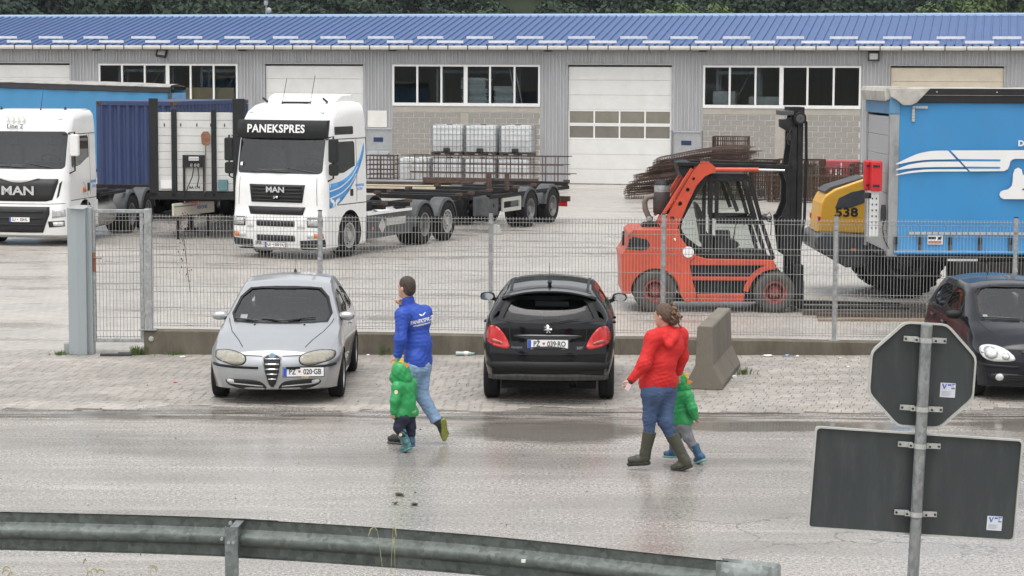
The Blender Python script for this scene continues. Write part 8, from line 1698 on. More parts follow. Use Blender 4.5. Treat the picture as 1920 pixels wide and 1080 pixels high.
# stack of bent mesh by the garage door
p = at_wall(8.2, -9.3, 0); t = thing('mesh_stack', 'big leaning stack of dark rusty reinforcement mesh beside the middle garage door', 'rebar', (p.x, p.y, 0), AB); rr = random.Random(9)
for k in range(30):
    m = MB(); z = 0.10+k*0.045; L = 3.2+rr.uniform(-.3, .3); x0 = -1.95+k*0.022+rr.uniform(-.22, .22) + (0.4 if k > 17 else 0); y0 = rr.uniform(-.10, .10)-0.2; h = 0.16+0.04*rr.random()
    f = lambda u: z+0.42*math.sin(min(1, u/L)*PI*0.55)*(0.4+0.6*k/30)
    for j in range(8):
        d = y0-0.1+j*0.18; m.tube([(x0-0.04, d, f(0)-0.10), (x0-0.05, d, f(0)+0.01)] + [(x0+L*q_/5, d, f(L*q_/5)) for q_ in range(1, 6)], 0.010, 3)
    n = int(L/0.085)
    for i in range(n+1):
        u = L*i/n; m.tube([(x0+u, y0-0.1, f(u)-h), (x0+u, y0-0.1, f(u)+0.01), (x0+u, y0+1.25, f(u)+0.01)], 0.009, 3)
    for dz in (0.06, 0.12): m.tube([(x0+L*q_/5, y0-0.1, f(L*q_/5)-dz) for q_ in range(6)], 0.009, 3)
    m.build('mesh_sheet', M_rebar, t, fix=False, rot=(rr.uniform(-.03, .03), rr.uniform(-.035, .035), rr.uniform(-.06, .06)))
def cage_box(lab, x, y, w, d, z0, z1, pitch, rz=0.0, m_=None, r=0.014, seed=1):
    rr = random.Random(seed); p = at_wall(x+0.55, y, 0); t = thing('rebar_cage', lab, 'rebar', (p.x, p.y, 0), AB+rz, 'rebar cages right of the forklift')
    m = MB(); pitch *= 0.75; n = max(1, int(w/pitch)); nd = max(1, int(d/pitch))
    for i in range(n+1):
        a = -w/2+w*i/n+rr.uniform(-.015, .015)
        for b in (-d/2, d/2): m.tube([(a, b, z0), (a, b, z1)], r, 3)
    for i in range(nd+1):
        b = -d/2+d*i/nd
        for a in (-w/2, w/2): m.tube([(a, b, z0), (a, b, z1)], r, 3)
    m.build('upright_bars', m_ or M_rebar2, t, fix=False); m = MB(); nz_ = max(2, int((z1-z0)/0.16))
    for k in range(nz_+1): z = z0+(z1-z0)*k/nz_; m.tube([(-w/2, -d/2, z), (w/2, -d/2, z), (w/2, d/2, z), (-w/2, d/2, z)], r, 3, closed=True)
    for i in range(n+1): a = -w/2+w*i/n; m.tube([(a, -d/2, z1), (a, d/2, z1)], r, 3)
    m.build('hoops', m_ or M_rebar2, t, fix=False)
cage_box('tall narrow rebar cage standing highest against the block wall', 8.85, -6.2, 1.25, 0.7, 1.30, 2.10, 0.09, seed=2)
cage_box('wide rebar cage under the tall one, behind the forklift roof', 8.6, -6.6, 2.0, 0.9, 0.02, 1.28, 0.10, seed=3)
cage_box('rebar cage just left of the forklift mast, against the wall', 10.1, -6.5, 0.85, 0.9, 0.02, 1.30, 0.085, seed=4)
cage_box('rusty rebar cage directly left behind the mast foot', 9.6, -8.6, 1.9, 1.2, 0.02, 1.15, 0.10, 0.1, seed=5)
cage_box('low rebar cage right behind the forklift mast', 11.5, -8.3, 1.6, 1.2, 0.02, 1.38, 0.10, -0.08, seed=6)
cage_box('rebar cage in front of the red bin', 12.7, -8.6, 1.3, 1.2, 0.02, 1.15, 0.11, 0.05, seed=7)
cage_box('rebar cage right of the red bin, beside the loader', 13.7, -7.6, 0.9, 1.2, 0.02, 1.25, 0.11, -0.05, seed=8)
cage_box('wide low rebar cage in front of the others, right of the mast', 12.0, -9.8, 2.8, 0.9, 0.02, 0.90, 0.12, 0.02, seed=9)
p = at_wall(13.3, -6.4, 0); t = thing('red_bin', 'faded red metal bin with white letter H behind the rebar cages', 'bin', (p.x, p.y, 0), AB)
MB().prism([(-0.62, 0.0), (0.62, 0.0), (0.68, 1.30), (-0.68, 1.30)], 'y', -0.5, 0.5).build('bin_body', mat('bin_red', (0.36, 0.065, 0.075), 0.6, var=0.15, dirt=0.4, dcol=(0.25, 0.08, 0.07), ds=3), t, bevel=0.02)
text('lettering', 'H', 0.26, M_pwhite, t, (-0.02, -0.503, 0.88), RIGHT, 0.003, 0.012, 1.2); text('lettering', 'I', 0.22, M_pwhite, t, (0.08, -0.503, 1.14), RIGHT, 0.003, 0.008); MB().box(-0.35, -0.25, -0.506, -0.501, 0.86, 0.98).build('mark', M_pwhite, t)
p = at_wall(11.9, -6.4, 0); t = thing('green_bin', 'dull green metal bin behind the forklift mast', 'bin', (p.x, p.y, 0), AB); MB().box(-0.5, 0.5, -0.5, 0.5, 0, 1.10).build('bin_body', mat('bin_green', (0.12, 0.16, 0.08), 0.7, var=0.2), t, bevel=0.02); MB().box(-0.54, 0.54, -0.54, 0.54, 1.10, 1.16).build('rim', M_rust, t, bevel=0.01)
# ================================================================ PEOPLE
def surface_nets(D, org, h):
    S = D < 0; nx, ny, nz = D.shape; cnt = np.zeros((nx-1, ny-1, nz-1), np.int8)
    C = [(i, j, k) for i in (0, 1) for j in (0, 1) for k in (0, 1)]
    sl = lambda A, c: A[c[0]:nx-1+c[0], c[1]:ny-1+c[1], c[2]:nz-1+c[2]]
    for c in C: cnt += sl(S, c)
    mask = (cnt > 0) & (cnt < 8); idx = np.full(mask.shape, -1, np.int32); cells = np.argwhere(mask); idx[mask] = np.arange(len(cells))
    acc = np.zeros((len(cells), 3)); num = np.zeros(len(cells))
    val = {c: sl(D, c)[mask] for c in C}
    for a in C:
        for ax in range(3):
            if a[ax]: continue
            b = list(a); b[ax] = 1; b = tuple(b); va, vb = val[a], val[b]; x = (va < 0) != (vb < 0); t = va[x]/(va[x]-vb[x])
            p = np.tile(np.array(a, float), (x.sum(), 1)); p[:, ax] += t; acc[x] += p; num[x] += 1
    V = (cells + acc/num[:, None])*h + np.array(org); F = []
    for ax in range(3):
        n = [slice(None)]*3; n[ax] = slice(0, -1); n2 = [slice(None)]*3; n2[ax] = slice(1, None)
        A, B = S[tuple(n)], S[tuple(n2)]; E = np.argwhere(A != B); u, v = [(1, 2), (2, 0), (0, 1)][ax]
        ok = (E[:, u] > 0) & (E[:, v] > 0) & (E[:, u] < D.shape[u]-1) & (E[:, v] < D.shape[v]-1); E = E[ok]; fl = A[tuple(E.T)]
        Q = []
        for du, dv in ((-1, -1), (0, -1), (0, 0), (-1, 0)): e = E.copy(); e[:, u] += du; e[:, v] += dv; Q.append(idx[tuple(e.T)])
        Q = np.stack(Q, 1); Q[~fl] = Q[~fl][:, ::-1]; F.append(Q)
    return V, np.concatenate(F)
class Sdf:
    """Smooth union of tapered capsules and ellipsoids; cut by planes; wrinkled by low waves."""
    def __init__(s, k=0.03): s.p = []; s.k = k; s.cuts = []; s.sub = []
    def cap(s, a, b, ra, rb=None, k=None): s.p.append(('c', np.array(a, float), np.array(b, float), ra, ra if rb is None else rb, k)); return s
    def chain(s, pts, rs, k=None):
        for i in range(len(pts)-1): s.cap(pts[i], pts[i+1], rs[i], rs[i+1], k)
        return s
    def ell(s, c, r, R=None, k=None): s.p.append(('e', np.array(c, float), np.array(r, float), np.eye(3) if R is None else np.array(R), None, k)); return s
    def cut(s, n, d, lim=None): n = np.array(n, float); s.cuts.append((n/np.linalg.norm(n), np.array(d, float), lim)); return s
    def mesh(s, name, h=0.008, wr=0.0, wf=(38, 38, 60), seed=0, inflate=0.0):
        lo = np.full(3, 9.0); hi = -lo
        for q in s.p:
            if q[0] == 'c': r = max(q[3], q[4]); P = np.stack([q[1], q[2]]); lo = np.minimum(lo, P.min(0)-r); hi = np.maximum(hi, P.max(0)+r)
            else: r = q[2].max(); lo = np.minimum(lo, q[1]-r); hi = np.maximum(hi, q[1]+r)
        lo -= 4*h+inflate; hi += 4*h+inflate; n = np.ceil((hi-lo)/h).astype(int)+1; ax = [lo[i]+h*np.arange(n[i]) for i in range(3)]
        D = np.full(tuple(n), 0.5, np.float32)
        for q in s.p:
            k = s.k if q[5] is None else q[5]
            if q[0] == 'c': r = max(q[3], q[4]); P = np.stack([q[1], q[2]]); a, b = P.min(0)-r, P.max(0)+r
            else: r = q[2].max(); a, b = q[1]-r, q[1]+r
            m = k*1.5+4*h+inflate; i0 = np.maximum(0, ((a-m-lo)/h).astype(int)); i1 = np.minimum(n, ((b+m-lo)/h).astype(int)+2)
            g = np.stack(np.meshgrid(*[ax[i][i0[i]:i1[i]] for i in range(3)], indexing='ij'), -1)
            if q[0] == 'c':
                ab = q[2]-q[1]; t = np.clip(((g-q[1]) @ ab)/max(ab @ ab, 1e-9), 0, 1); d = np.linalg.norm(g-q[1]-t[..., None]*ab, axis=-1)-(q[3]+(q[4]-q[3])*t)
            else:
                l = (g-q[1]) @ q[3]; k0 = np.linalg.norm(l/q[2], axis=-1); k1 = np.linalg.norm(l/(q[2]**2), axis=-1); d = np.where(k1 > 1e-6, k0*(k0-1)/np.maximum(k1, 1e-6), -q[2].min())
            sl = tuple(slice(i0[i], i1[i]) for i in range(3)); o = D[sl]
            if k > 0: hh = np.clip(0.5+0.5*(o-d)/k, 0, 1); D[sl] = o*(1-hh)+d*hh-k*hh*(1-hh)
            else: D[sl] = np.minimum(o, d)
        D -= inflate
        if wr:
            G = np.meshgrid(*ax, indexing='ij'); r = np.random.default_rng(seed); w = np.zeros_like(D)
            for i in range(6):
                f = np.array(wf)*r.uniform(0.5, 1.5, 3)*r.choice([-1, 1], 3); ph = r.uniform(0, 6.3); w += np.abs(np.sin(f[0]*G[0]+f[1]*G[1]+f[2]*G[2]+ph+1.6*np.sin(13*G[2]+11*G[0]+7*G[1]+i)))*(0.55+0.45*np.sin(7*G[2]+5*G[0]+2*i))
            D += (wr*(1.4-w*0.62)).astype(np.float32)
        for nn, pt, lim in s.cuts:
            G = np.meshgrid(*ax, indexing='ij'); c = (G[0]-pt[0])*nn[0]+(G[1]-pt[1])*nn[1]+(G[2]-pt[2])*nn[2]
            if lim is not None: c = np.where(np.sqrt((G[0]-pt[0])**2+(G[1]-pt[1])**2+(G[2]-pt[2])**2) < lim, c, -1)
            D = np.maximum(D, c)
        V, F = surface_nets(D, lo, h); me = bpy.data.meshes.new(name); me.from_pydata(V.tolist(), [], F.tolist()); me.update(); me.polygons.foreach_set('use_smooth', [True]*len(me.polygons)); return me
M_skin = mat('skin', (0.52, 0.30, 0.22), 0.5, var=0.06, vs=20)
M_hairb = mat('hair_brown', (0.045, 0.028, 0.020), 0.6, var=0.45, vs=60, stretch=(1, 1, 0.4), bump=0.6, bs=90)
M_hairc = mat('hair_chestnut', (0.095, 0.055, 0.034), 0.6, var=0.45, vs=45, bump=0.8, bs=70)
def cloth(name, c, r=0.8, **kw): return mat(name, c, r, var=kw.pop('var', 0.10), vs=kw.pop('vs', 9), bump=kw.pop('bump', 0.22), bs=kw.pop('bs', 15), stretch=(1.4, 1.4, 0.7), **kw)
def hand(s, wr, d, side, curl=0.5, sc=1.0, thumb=(0, 0, 1)):
    """Palm, four unequal bent fingers and a thumb leaving the side of the palm near its base."""
    wr = np.array(wr, float); d = np.array(d, float); d /= np.linalg.norm(d); sd = np.array(side, float); sd -= d*(sd @ d); sd /= np.linalg.norm(sd); nn = np.cross(d, sd); palm = wr+d*0.085*sc
    s.cap(wr, wr+d*0.05*sc, 0.024*sc, 0.028*sc, 0.02)
    for i, L in enumerate((0.070, 0.080, 0.074, 0.058)):
        b = palm+sd*(0.030-0.020*i)*sc; s.cap(wr+d*0.02*sc+sd*(0.015-0.01*i)*sc, b, 0.016*sc, 0.0125*sc, 0.012)
        c1 = b+(d*math.cos(curl)+nn*math.sin(curl))*L*0.5*sc; c2 = c1+(d*math.cos(curl*2)+nn*math.sin(curl*2))*L*0.5*sc; s.cap(b, c1, 0.0115*sc, 0.0100*sc, 0.004).cap(c1, c2, 0.0100*sc, 0.0085*sc, 0.004)
    tb = wr+d*0.03*sc+sd*0.030*sc; t1 = tb+(d*0.6+sd*0.7+nn*0.35)*0.038*sc; t2 = t1+(d*0.9+sd*0.15+nn*0.45)*0.032*sc; s.cap(wr+d*0.015*sc, tb, 0.02*sc, 0.016*sc, 0.012).cap(tb, t1, 0.0145*sc, 0.012*sc, 0.006).cap(t1, t2, 0.012*sc, 0.0095*sc, 0.004)
def head(s, c, f, sc=1.0, up=(0, 0, 1)):
    """Skull, jaw, nose, brow, lips and ears; f is the direction the face points."""
    c = np.array(c, float); f = np.array(f, float); f /= np.linalg.norm(f); u = np.array(up, float); u -= f*(u @ f); u /= np.linalg.norm(u); l = np.cross(u, f); R = np.stack([f, l, u], 1)
    P = lambda a, b, q: c+(f*a+l*b+u*q)*sc
    s.ell(P(-0.012, 0, 0.025), np.array((0.098, 0.078, 0.098))*sc, R, 0.02); s.ell(P(0.022, 0, -0.045), np.array((0.070, 0.060, 0.078))*sc, R, 0.03); s.ell(P(0.060, 0, -0.098), np.array((0.028, 0.030, 0.022))*sc, R, 0.03)
    s.cap(P(0.084, 0, 0.010), P(0.102, 0, -0.030), 0.009*sc, 0.012*sc, 0.010); s.cap(P(0.086, 0.030, 0.022), P(0.086, -0.030, 0.022), 0.010*sc, k=0.015); s.cap(P(0.086, 0.018, -0.066), P(0.086, -0.018, -0.066), 0.008*sc, k=0.01)
    for q in (1, -1): s.ell(P(-0.008, q*0.080, -0.012), np.array((0.020, 0.009, 0.032))*sc, R, 0.008); s.ell(P(0.078, q*0.032, 0.004), np.array((0.010, 0.014, 0.009))*sc, R, 0.004)
    return P, R
def person(label, loc): return thing('person', label, 'person', loc)
def wrap(mb_mesh, bv, off=0.004):
    """Lay a flat mesh (x, z) onto the cloth facing the viewer side (-y)."""
    keep = []
    for v in mb_mesh.vertices:
        h = bv.ray_cast(Vector((v.co.x, -2.0, v.co.z)), Vector((0, 1, 0)))
        if h[0] is not None: v.co = (v.co.x, h[0].y-off, v.co.z)
        else: v.co = (v.co.x, 0, v.co.z)
    mb_mesh.update()
# ---------------------------------------------------------------- man in the blue jacket
X0, Y0 = -1.12, 25.02
def J(X, Y, d=0.0): return np.array(((X/3-260)/164-X0, d, 2.056-Y/492))
pm = person('man in royal blue jacket and light jeans walking away, hand at his face', (X0, Y0, 0))
hd = J(181, 118, 0.02); nk = J(190, 190, 0.03); ch = J(222, 290, 0.02); wa = J(245, 440, 0.0); pe = J(245, 555, 0.0)
lsh, rsh = J(165, 266, -0.12), J(283, 266, 0.14); lel, lwr = J(155, 400, -0.19), J(138, 500, -0.17); rel, rwr = J(218, 350, 0.33), J(163, 232, 0.14)
lhp, rhp = J(222, 570, -0.07), J(268, 570, 0.07); lkn, lan = J(178, 745, -0.06), J(158, 938, -0.02); rkn, ran = J(266, 728, 0.05), J(352, 872, -0.02)
fdir = np.array((-0.80, 0.60, 0.0))
b = Sdf(0.03)
P, R = head(b, hd, fdir, 1.0); b.chain([hd-np.array((-0.02, 0, 0.06)), nk, ch], [0.055, 0.052, 0.06]); b.ell(ch+np.array((0, 0, -0.05)), (0.12, 0.08, 0.12)); b.ell(wa, (0.14, 0.10, 0.18)); b.ell(pe, (0.15, 0.115, 0.13))
b.chain([lsh, lel, lwr], [0.055, 0.042, 0.028]); b.chain([rsh, rel, rwr], [0.055, 0.042, 0.028]); hand(b, lwr, lwr-lel, (-1, 0, 0), 0.45); hand(b, rwr, np.array((-0.25, -0.2, 0.6)), (-0.4, 0.5, 0), 0.7)
b.chain([lhp, lkn, lan], [0.085, 0.058, 0.042]); b.chain([rhp, rkn, ran], [0.085, 0.058, 0.042])
lto = J(92, 985, 0.05); rto = J(392, 965, 0.09)
b.chain([lan, lto], [0.03, 0.018]); b.chain([ran, rto], [0.03, 0.018])
link('body', b.mesh('body', 0.0065), M_skin, pm)
j = Sdf(0.05)
j.chain([lsh, J(226, 262, 0.03), rsh], [0.080, 0.085, 0.078]); j.ell(J(232, 310, 0.02), (0.185, 0.135, 0.19), k=0.06); j.ell(J(248, 440, 0.0), (0.165, 0.125, 0.21), k=0.06); j.chain([J(232, 520, -0.05), J(268, 520, 0.05)], [0.125, 0.125]); j.chain([J(235, 565, -0.05), J(266, 560, 0.05)], [0.12, 0.12])
j.chain([lsh, lel, lwr-0.15*(lwr-lel)], [0.085, 0.066, 0.052]); j.chain([rsh, rel, rwr], [0.085, 0.066, 0.050]); j.chain([J(200, 240, 0.03), J(192, 186, 0.03)], [0.085, 0.072], 0.03); j.cut((0, 0, -1), J(240, 560, 0), 0.45); j.cut((-0.35, 0.25, 0.9), J(190, 172, 0.03), 0.10)
jm = j.mesh('jacket', 0.0065, 0.0045, (26, 26, 40), 3); M_jb = cloth('jacket_blue', (0.016, 0.060, 0.36), 0.62); jo = link('jacket', jm, M_jb, pm); bj = bvh_of(jm)
for nm, st, sz, X, Y, sx in (('lettering', 'PANEKSPRES', 0.064, 274, 300, 0.72), ('lettering', 'www.panekspres.com', 0.030, 272, 320, 0.72)):
    tm = text(nm, st, sz, mat('print_white', (0.75, 0.75, 0.75), 0.7), pm, (0, 0, 0), (0, 0, 0), 0.0, 0.0012, sx); q = J(X, Y)
    for v in tm.data.vertices: v.co = (v.co.x+q[0], 0, v.co.y+q[2]+0.20*v.co.x)
    wrap(tm.data, bj, 0.007)
q = J(275, 264); wm = MB()
for s_ in (1, -1): k0 = len(wm.v); P_ = [(0.02, -0.05), (0.10, 0.02), (0.42, 0.16), (0.36, 0.08), (0.44, 0.09), (0.30, -0.02), (0.16, -0.14), (0.05, -0.16)]; wm.add([(q[0]+s_*x*0.085, 0, q[2]+y*0.11+0.02*s_*x) for x, y in P_], [tuple(range(8))])
me_ = wm.mesh('wing_emblem'); wrap(me_, bj, 0.007); link('wing_emblem', me_, mat('print_white', (0.75, 0.75, 0.75), 0.7), pm)
# sleeve pocket zip and hem cord
zm = MB(); zm.tube([J(147, 322, -0.275), J(146, 372, -0.285)], 0.005, 4); zm.build('sleeve_zip', M_black, pm)
hr = Sdf(0.02); hr.ell(P(-0.020, 0, 0.040), np.array((0.104, 0.086, 0.098)), R); hr.ell(P(-0.055, 0, -0.01), np.array((0.066, 0.078, 0.085)), R); hr.cut(fdir*0.85+np.array((0, 0, -0.5)), P(0.030, 0, 0.018)); link('hair', hr.mesh('hair', 0.0065, 0.004, (90, 90, 60), 2), M_hairb, pm)
tr_ = Sdf(0.035); tr_.chain([lhp, rhp], [0.105, 0.105]); tr_.ell(pe+np.array((0, 0, -0.02)), (0.155, 0.125, 0.14)); tr_.chain([lhp, lkn, lan+np.array((0, 0, 0.03))], [0.115, 0.080, 0.066]); tr_.chain([rhp, rkn, ran+0.02*(rkn-ran)], [0.115, 0.084, 0.068]); tr_.cut((0, 0, 1), J(240, 535, 0))
tr_.cut((ran-rkn), ran+0.05*(ran-rkn), 0.16); link('jeans', tr_.mesh('jeans', 0.0075, 0.006, (20, 20, 55), 5), cloth('denim_light', (0.19, 0.29, 0.43), 0.85, var=0.30, vs=5), pm)
M_shoe = cloth('shoe_dark', (0.035, 0.033, 0.032), 0.7); M_sole = cloth('sole_olive', (0.22, 0.24, 0.05), 0.7, var=0.4, vs=40); M_soleg = cloth('sole_grey', (0.10, 0.10, 0.10), 0.8)
sh = Sdf(0.02); sh.chain([lan+np.array((0.02, 0, 0.0)), J(160, 968, -0.02), J(115, 978, 0.03), J(90, 984, 0.06)], [0.052, 0.050, 0.045, 0.034]); sh.cut((0, 0, -1), (0, 0, 0.022)); so = link('shoe', sh.mesh('shoe', 0.006), M_shoe, pm)
sh = Sdf(0.015); sh.chain([J(163, 996, -0.02), J(120, 998, 0.03), J(88, 998, 0.06)], [0.046, 0.044, 0.036]); sh.cut((0, 0, -1), (0, 0, 0.002)); sh.cut((0, 0, 1), (0, 0, 0.026)); link('sole', sh.mesh('sole', 0.005), M_soleg, so)
sh = Sdf(0.02); sh.chain([ran, J(372, 885, 0.0), J(388, 925, 0.05), J(395, 972, 0.07)], [0.056, 0.052, 0.050, 0.036]); so = link('shoe', sh.mesh('shoe', 0.006), M_shoe, pm)
ax_ = J(396, 985, 0.035)-J(393, 872, -0.035); nrm = np.array((0.45, -0.85, -0.25)); sh = Sdf(0.015); sh.chain([J(394, 880, -0.03), J(398, 920, 0.0), J(402, 952, 0.022), J(398, 984, 0.045)], [0.040, 0.036, 0.046, 0.030]); c0 = J(397, 930, 0.005); sh.cut(nrm, c0+nrm*0.016); sh.cut(-nrm, c0-nrm*0.016); link('sole', sh.mesh('sole', 0.005, 0.003, (120, 120, 120), 1), M_sole, so)
# ---------------------------------------------------------------- children in green raincoats
M_green = cloth('raincoat_green', (0.018, 0.27, 0.075), 0.45, var=0.06); M_navy = cloth('trousers_navy', (0.012, 0.016, 0.035), 0.8); M_gtr = cloth('trousers_grey', (0.20, 0.205, 0.22), 0.85); M_spy = cloth('spike_yellow', (0.75, 0.48, 0.05), 0.6); M_spo = cloth('spike_orange', (0.75, 0.24, 0.05), 0.6)
def spike(parent, c, d, m_, L=0.05, w=0.032):
    c = Vector(c); d = Vector(d).normalized(); u = d.cross(Vector((0, 1, 0.01))).normalized()
    m = MB(); n = Vector((0, 0.008, 0)); A = [c-u*w*0.5, c+d*L, c+u*w*0.5]; m.add([p-n for p in A]+[p+n for p in A], [(0, 1, 2), (5, 4, 3), (0, 3, 4, 1), (1, 4, 5, 2), (2, 5, 3, 0)]); m.build('spike', m_, parent)
X1, Y1 = -1.26, 24.50
def K(X, Y, d=0.0): return np.array(((X/3-260)/167.5-X1, d, 2.0955-Y/501))
pb = person('small child in green hooded raincoat and dark trousers beside the blue-jacketed man', (X1, Y1, 0))
hd = K(150, 595, 0.0); ls, rs = K(135, 672, -0.09), K(208, 665, 0.09); le, lw = K(122, 745, -0.13), K(114, 812, -0.12); re, rw_ = K(212, 735, 0.16), K(165, 770, 0.20)
lh, rh = K(160, 850, -0.045), K(192, 850, 0.05); lk, la = K(142, 905, -0.05), K(178, 975, -0.05); rk, ra = K(205, 910, 0.06), K(207, 985, 0.06)
b = Sdf(0.025); head(b, hd, (-0.85, 0.5, -0.25), 0.84); b.chain([hd, K(165, 670), K(172, 760), K(175, 835)], [0.05, 0.06, 0.06, 0.055]); b.chain([ls, le, lw], [0.038, 0.03, 0.021]); b.chain([rs, re, rw_], [0.038, 0.03, 0.021]); hand(b, lw, lw-le, (-0.6, 0.2, 0), 0.5, 0.62); hand(b, rw_, rw_-re, (0.2, 0.6, 0), 0.5, 0.62); b.chain([lh, lk, la], [0.045, 0.036, 0.028]); b.chain([rh, rk, ra], [0.045, 0.036, 0.028]); b.chain([la, K(165, 1025, -0.02)], [0.026, 0.016]); b.chain([ra, K(190, 1005, 0.09)], [0.026, 0.016])
link('body', b.mesh('body', 0.006), M_skin, pb)
c = Sdf(0.04); c.chain([ls, K(170, 672, 0.0), rs], [0.062, 0.085, 0.062]); c.ell(K(172, 700), (0.115, 0.10, 0.12)); c.ell(K(176, 770), (0.125, 0.105, 0.16)); c.chain([K(150, 830, -0.03), K(205, 825, 0.04)], [0.098, 0.098]); c.chain([ls, le, lw+0.02*(le-lw)], [0.062, 0.052, 0.042]); c.chain([rs, re, rw_], [0.062, 0.052, 0.042]); c.cut((0.0, 0, -1), K(175, 846), 0.22)
cm = c.mesh('raincoat', 0.0065, 0.004, (28, 28, 40), 8); link('raincoat', cm, M_green, pb); bc = bvh_of(cm)
h = Sdf(0.03); h.ell(hd+np.array((0.0, -0.002, 0.012)), (0.106, 0.106, 0.124)); h.ell(K(172, 625, 0.0), (0.095, 0.095, 0.085)); h.chain([K(105, 625, 0.0), K(130, 640, 0.0), K(165, 655, 0.0)], [0.045, 0.06, 0.075]); h.cut((-0.9, 0.25, 0.05), K(100, 600, 0.06), 0.10); link('hood', h.mesh('hood', 0.006, 0.005, (22, 22, 26), 4), M_green, pb)
spike(pb, K(138, 530, -0.02), (-0.2, 0, 1), M_green, 0.05, 0.04); spike(pb, K(155, 536, -0.05), (0.3, 0, 1), M_spy, 0.062, 0.06); spike(pb, K(178, 556, -0.06), (0.75, 0, 0.6), M_spo, 0.062, 0.06); spike(pb, K(195, 590, -0.05), (1, 0, 0.25), M_green, 0.04, 0.05); spike(pb, K(112, 545, 0.02), (-0.7, 0, 0.7), M_spy, 0.04, 0.04)
bd = MB(); q = K(130, 695); bd.add([(q[0]+0.021*math.cos(a), 0, q[2]+0.024*math.sin(a)) for a in [2*PI*i/14 for i in range(14)]], [tuple(range(14))]); me_ = bd.mesh('badge'); wrap(me_, bc, 0.006); link('badge', me_, mat('badge_cream', (0.72, 0.62, 0.42), 0.6), pb)
bd = MB(); bd.add([(K(X, Y)[0], 0, K(X, Y)[2]) for X, Y in ((216, 812), (228, 809), (240, 806), (240, 820), (228, 823), (216, 826))], [(0, 1, 4, 5), (1, 2, 3, 4)]); me_ = bd.mesh('hem_strip'); wrap(me_, bc, 0.006); link('hem_strip', me_, mat('strip_grey', (0.22, 0.36, 0.22), 0.5), pb)
t_ = Sdf(0.03); t_.chain([lh, rh], [0.08, 0.08]); t_.chain([lh, lk, la+0.35*(lk-la)], [0.078, 0.062, 0.055]); t_.chain([rh, rk, ra+0.4*(rk-ra)], [0.078, 0.062, 0.055]); link('trousers', t_.mesh('trousers', 0.0065, 0.005, (22, 22, 40), 6), M_navy, pb)
M_wteal = mat('welly_teal', (0.055, 0.16, 0.16), 0.3, var=0.7, vs=16, coat=0.4); M_wblue = mat('welly_blue', (0.03, 0.085, 0.17), 0.35, var=0.4, vs=18, coat=0.3); M_wsole = mat('welly_sole', (0.16, 0.36, 0.34), 0.5); M_wol = mat('welly_olive', (0.042, 0.044, 0.026), 0.42, var=0.12, vs=5, coat=0.15)
def welly(parent, top, ank, heel, toe, r, m_, ms=None, zs=0.018, name='wellington_boot'):
    s = Sdf(0.02); s.chain([top, ank, (np.array(ank)+heel)/2], [r*1.22, r*0.95, r*0.95]); s.chain([heel, (np.array(heel)*0.5+np.array(toe)*0.5), toe], [r*0.82, r*0.80, r*0.66]); d = np.array(top)-ank; s.cut(d, np.array(top)-0.0*d, r*2.4); zmin = min(heel[2], toe[2])
    o = link(name, s.mesh(name, 0.0055, 0.002, (30, 30, 50), 1), m_, parent)
    s = Sdf(0.01); dn = np.array((0, 0, -1.0)); L = np.array(toe)-heel; n_ = np.cross(np.cross(L, (0, 0, 1)), L); n_ = -n_/np.linalg.norm(n_) if n_[2] > 0 else n_/np.linalg.norm(n_)
    hb = np.array(heel)+n_*r*0.72; tb = np.array(toe)+n_*r*0.55; s.chain([hb, (hb+tb)/2, tb+L/np.linalg.norm(L)*0.01], [r*0.86, r*0.80, r*0.68]); s.cut(n_, hb+n_*zs*0.75); s.cut(-n_, hb-n_*zs*0.6); link('sole', s.mesh('sole', 0.005), ms or m_, o); return o
wb_ = welly(pb, K(150, 918, -0.05), K(180, 985, -0.05), K(192, 1012, -0.05), K(165, 1028, -0.02), 0.050, M_wteal, M_wteal)
bd = MB(); q = K(153, 942); bd.add([(q[0]+0.018*math.cos(a), -0.115, q[2]+0.018*math.sin(a)) for a in [2*PI*i/12 for i in range(12)]], [tuple(range(12))]); bd.build('flower_print', mat('print_cream', (0.75, 0.6, 0.3), 0.5), wb_, fix=False)
welly(pb, K(205, 925, 0.06), K(207, 985, 0.06), K(212, 1000, 0.05), K(178, 1006, 0.11), 0.047, M_wblue, M_wblue)
# second child, half hidden by the woman
X2, Y2 = 1.90, 23.85
def Q(X, Y, d=0.0): return np.array(((180+X/3)/172.3-X2, d, 1.945-Y/517.8))
pc = person('small child in green hooded raincoat and grey trousers, half hidden behind the woman', (X2, Y2, 0))
hd = Q(412, 542, 0.0); ls, rs = Q(380, 615, 0.06), Q(458, 615, -0.08); re, rw_ = Q(482, 680, -0.13), Q(500, 728, -0.12); le, lw = Q(360, 690, 0.12), Q(345, 740, 0.10)
rh, lh = Q(440, 785, -0.04), Q(412, 785, 0.05); rk, ra = Q(462, 850, -0.05), Q(512, 935, -0.05); lk, la = Q(398, 860, 0.05), Q(385, 940, 0.06)
b = Sdf(0.025); head(b, hd, (-0.9, 0.4, -0.1), 0.82); b.chain([hd, Q(420, 610), Q(418, 700), Q(425, 772)], [0.05, 0.058, 0.06, 0.055]); b.chain([ls, le, lw], [0.036, 0.028, 0.02]); b.chain([rs, re, rw_], [0.036, 0.028, 0.02]); hand(b, rw_, rw_-re, (-0.5, 0.4, 0), 0.5, 0.60); hand(b, lw, lw-le, (-0.4, 0.5, 0), 0.5, 0.60); b.chain([rh, rk, ra], [0.052, 0.04, 0.03]); b.chain([lh, lk, la], [0.052, 0.04, 0.03]); b.chain([ra, Q(515, 980, 0.0)], [0.026, 0.016]); b.chain([la, Q(355, 965, 0.1)], [0.026, 0.016])
link('body', b.mesh('body', 0.006), M_skin, pc)
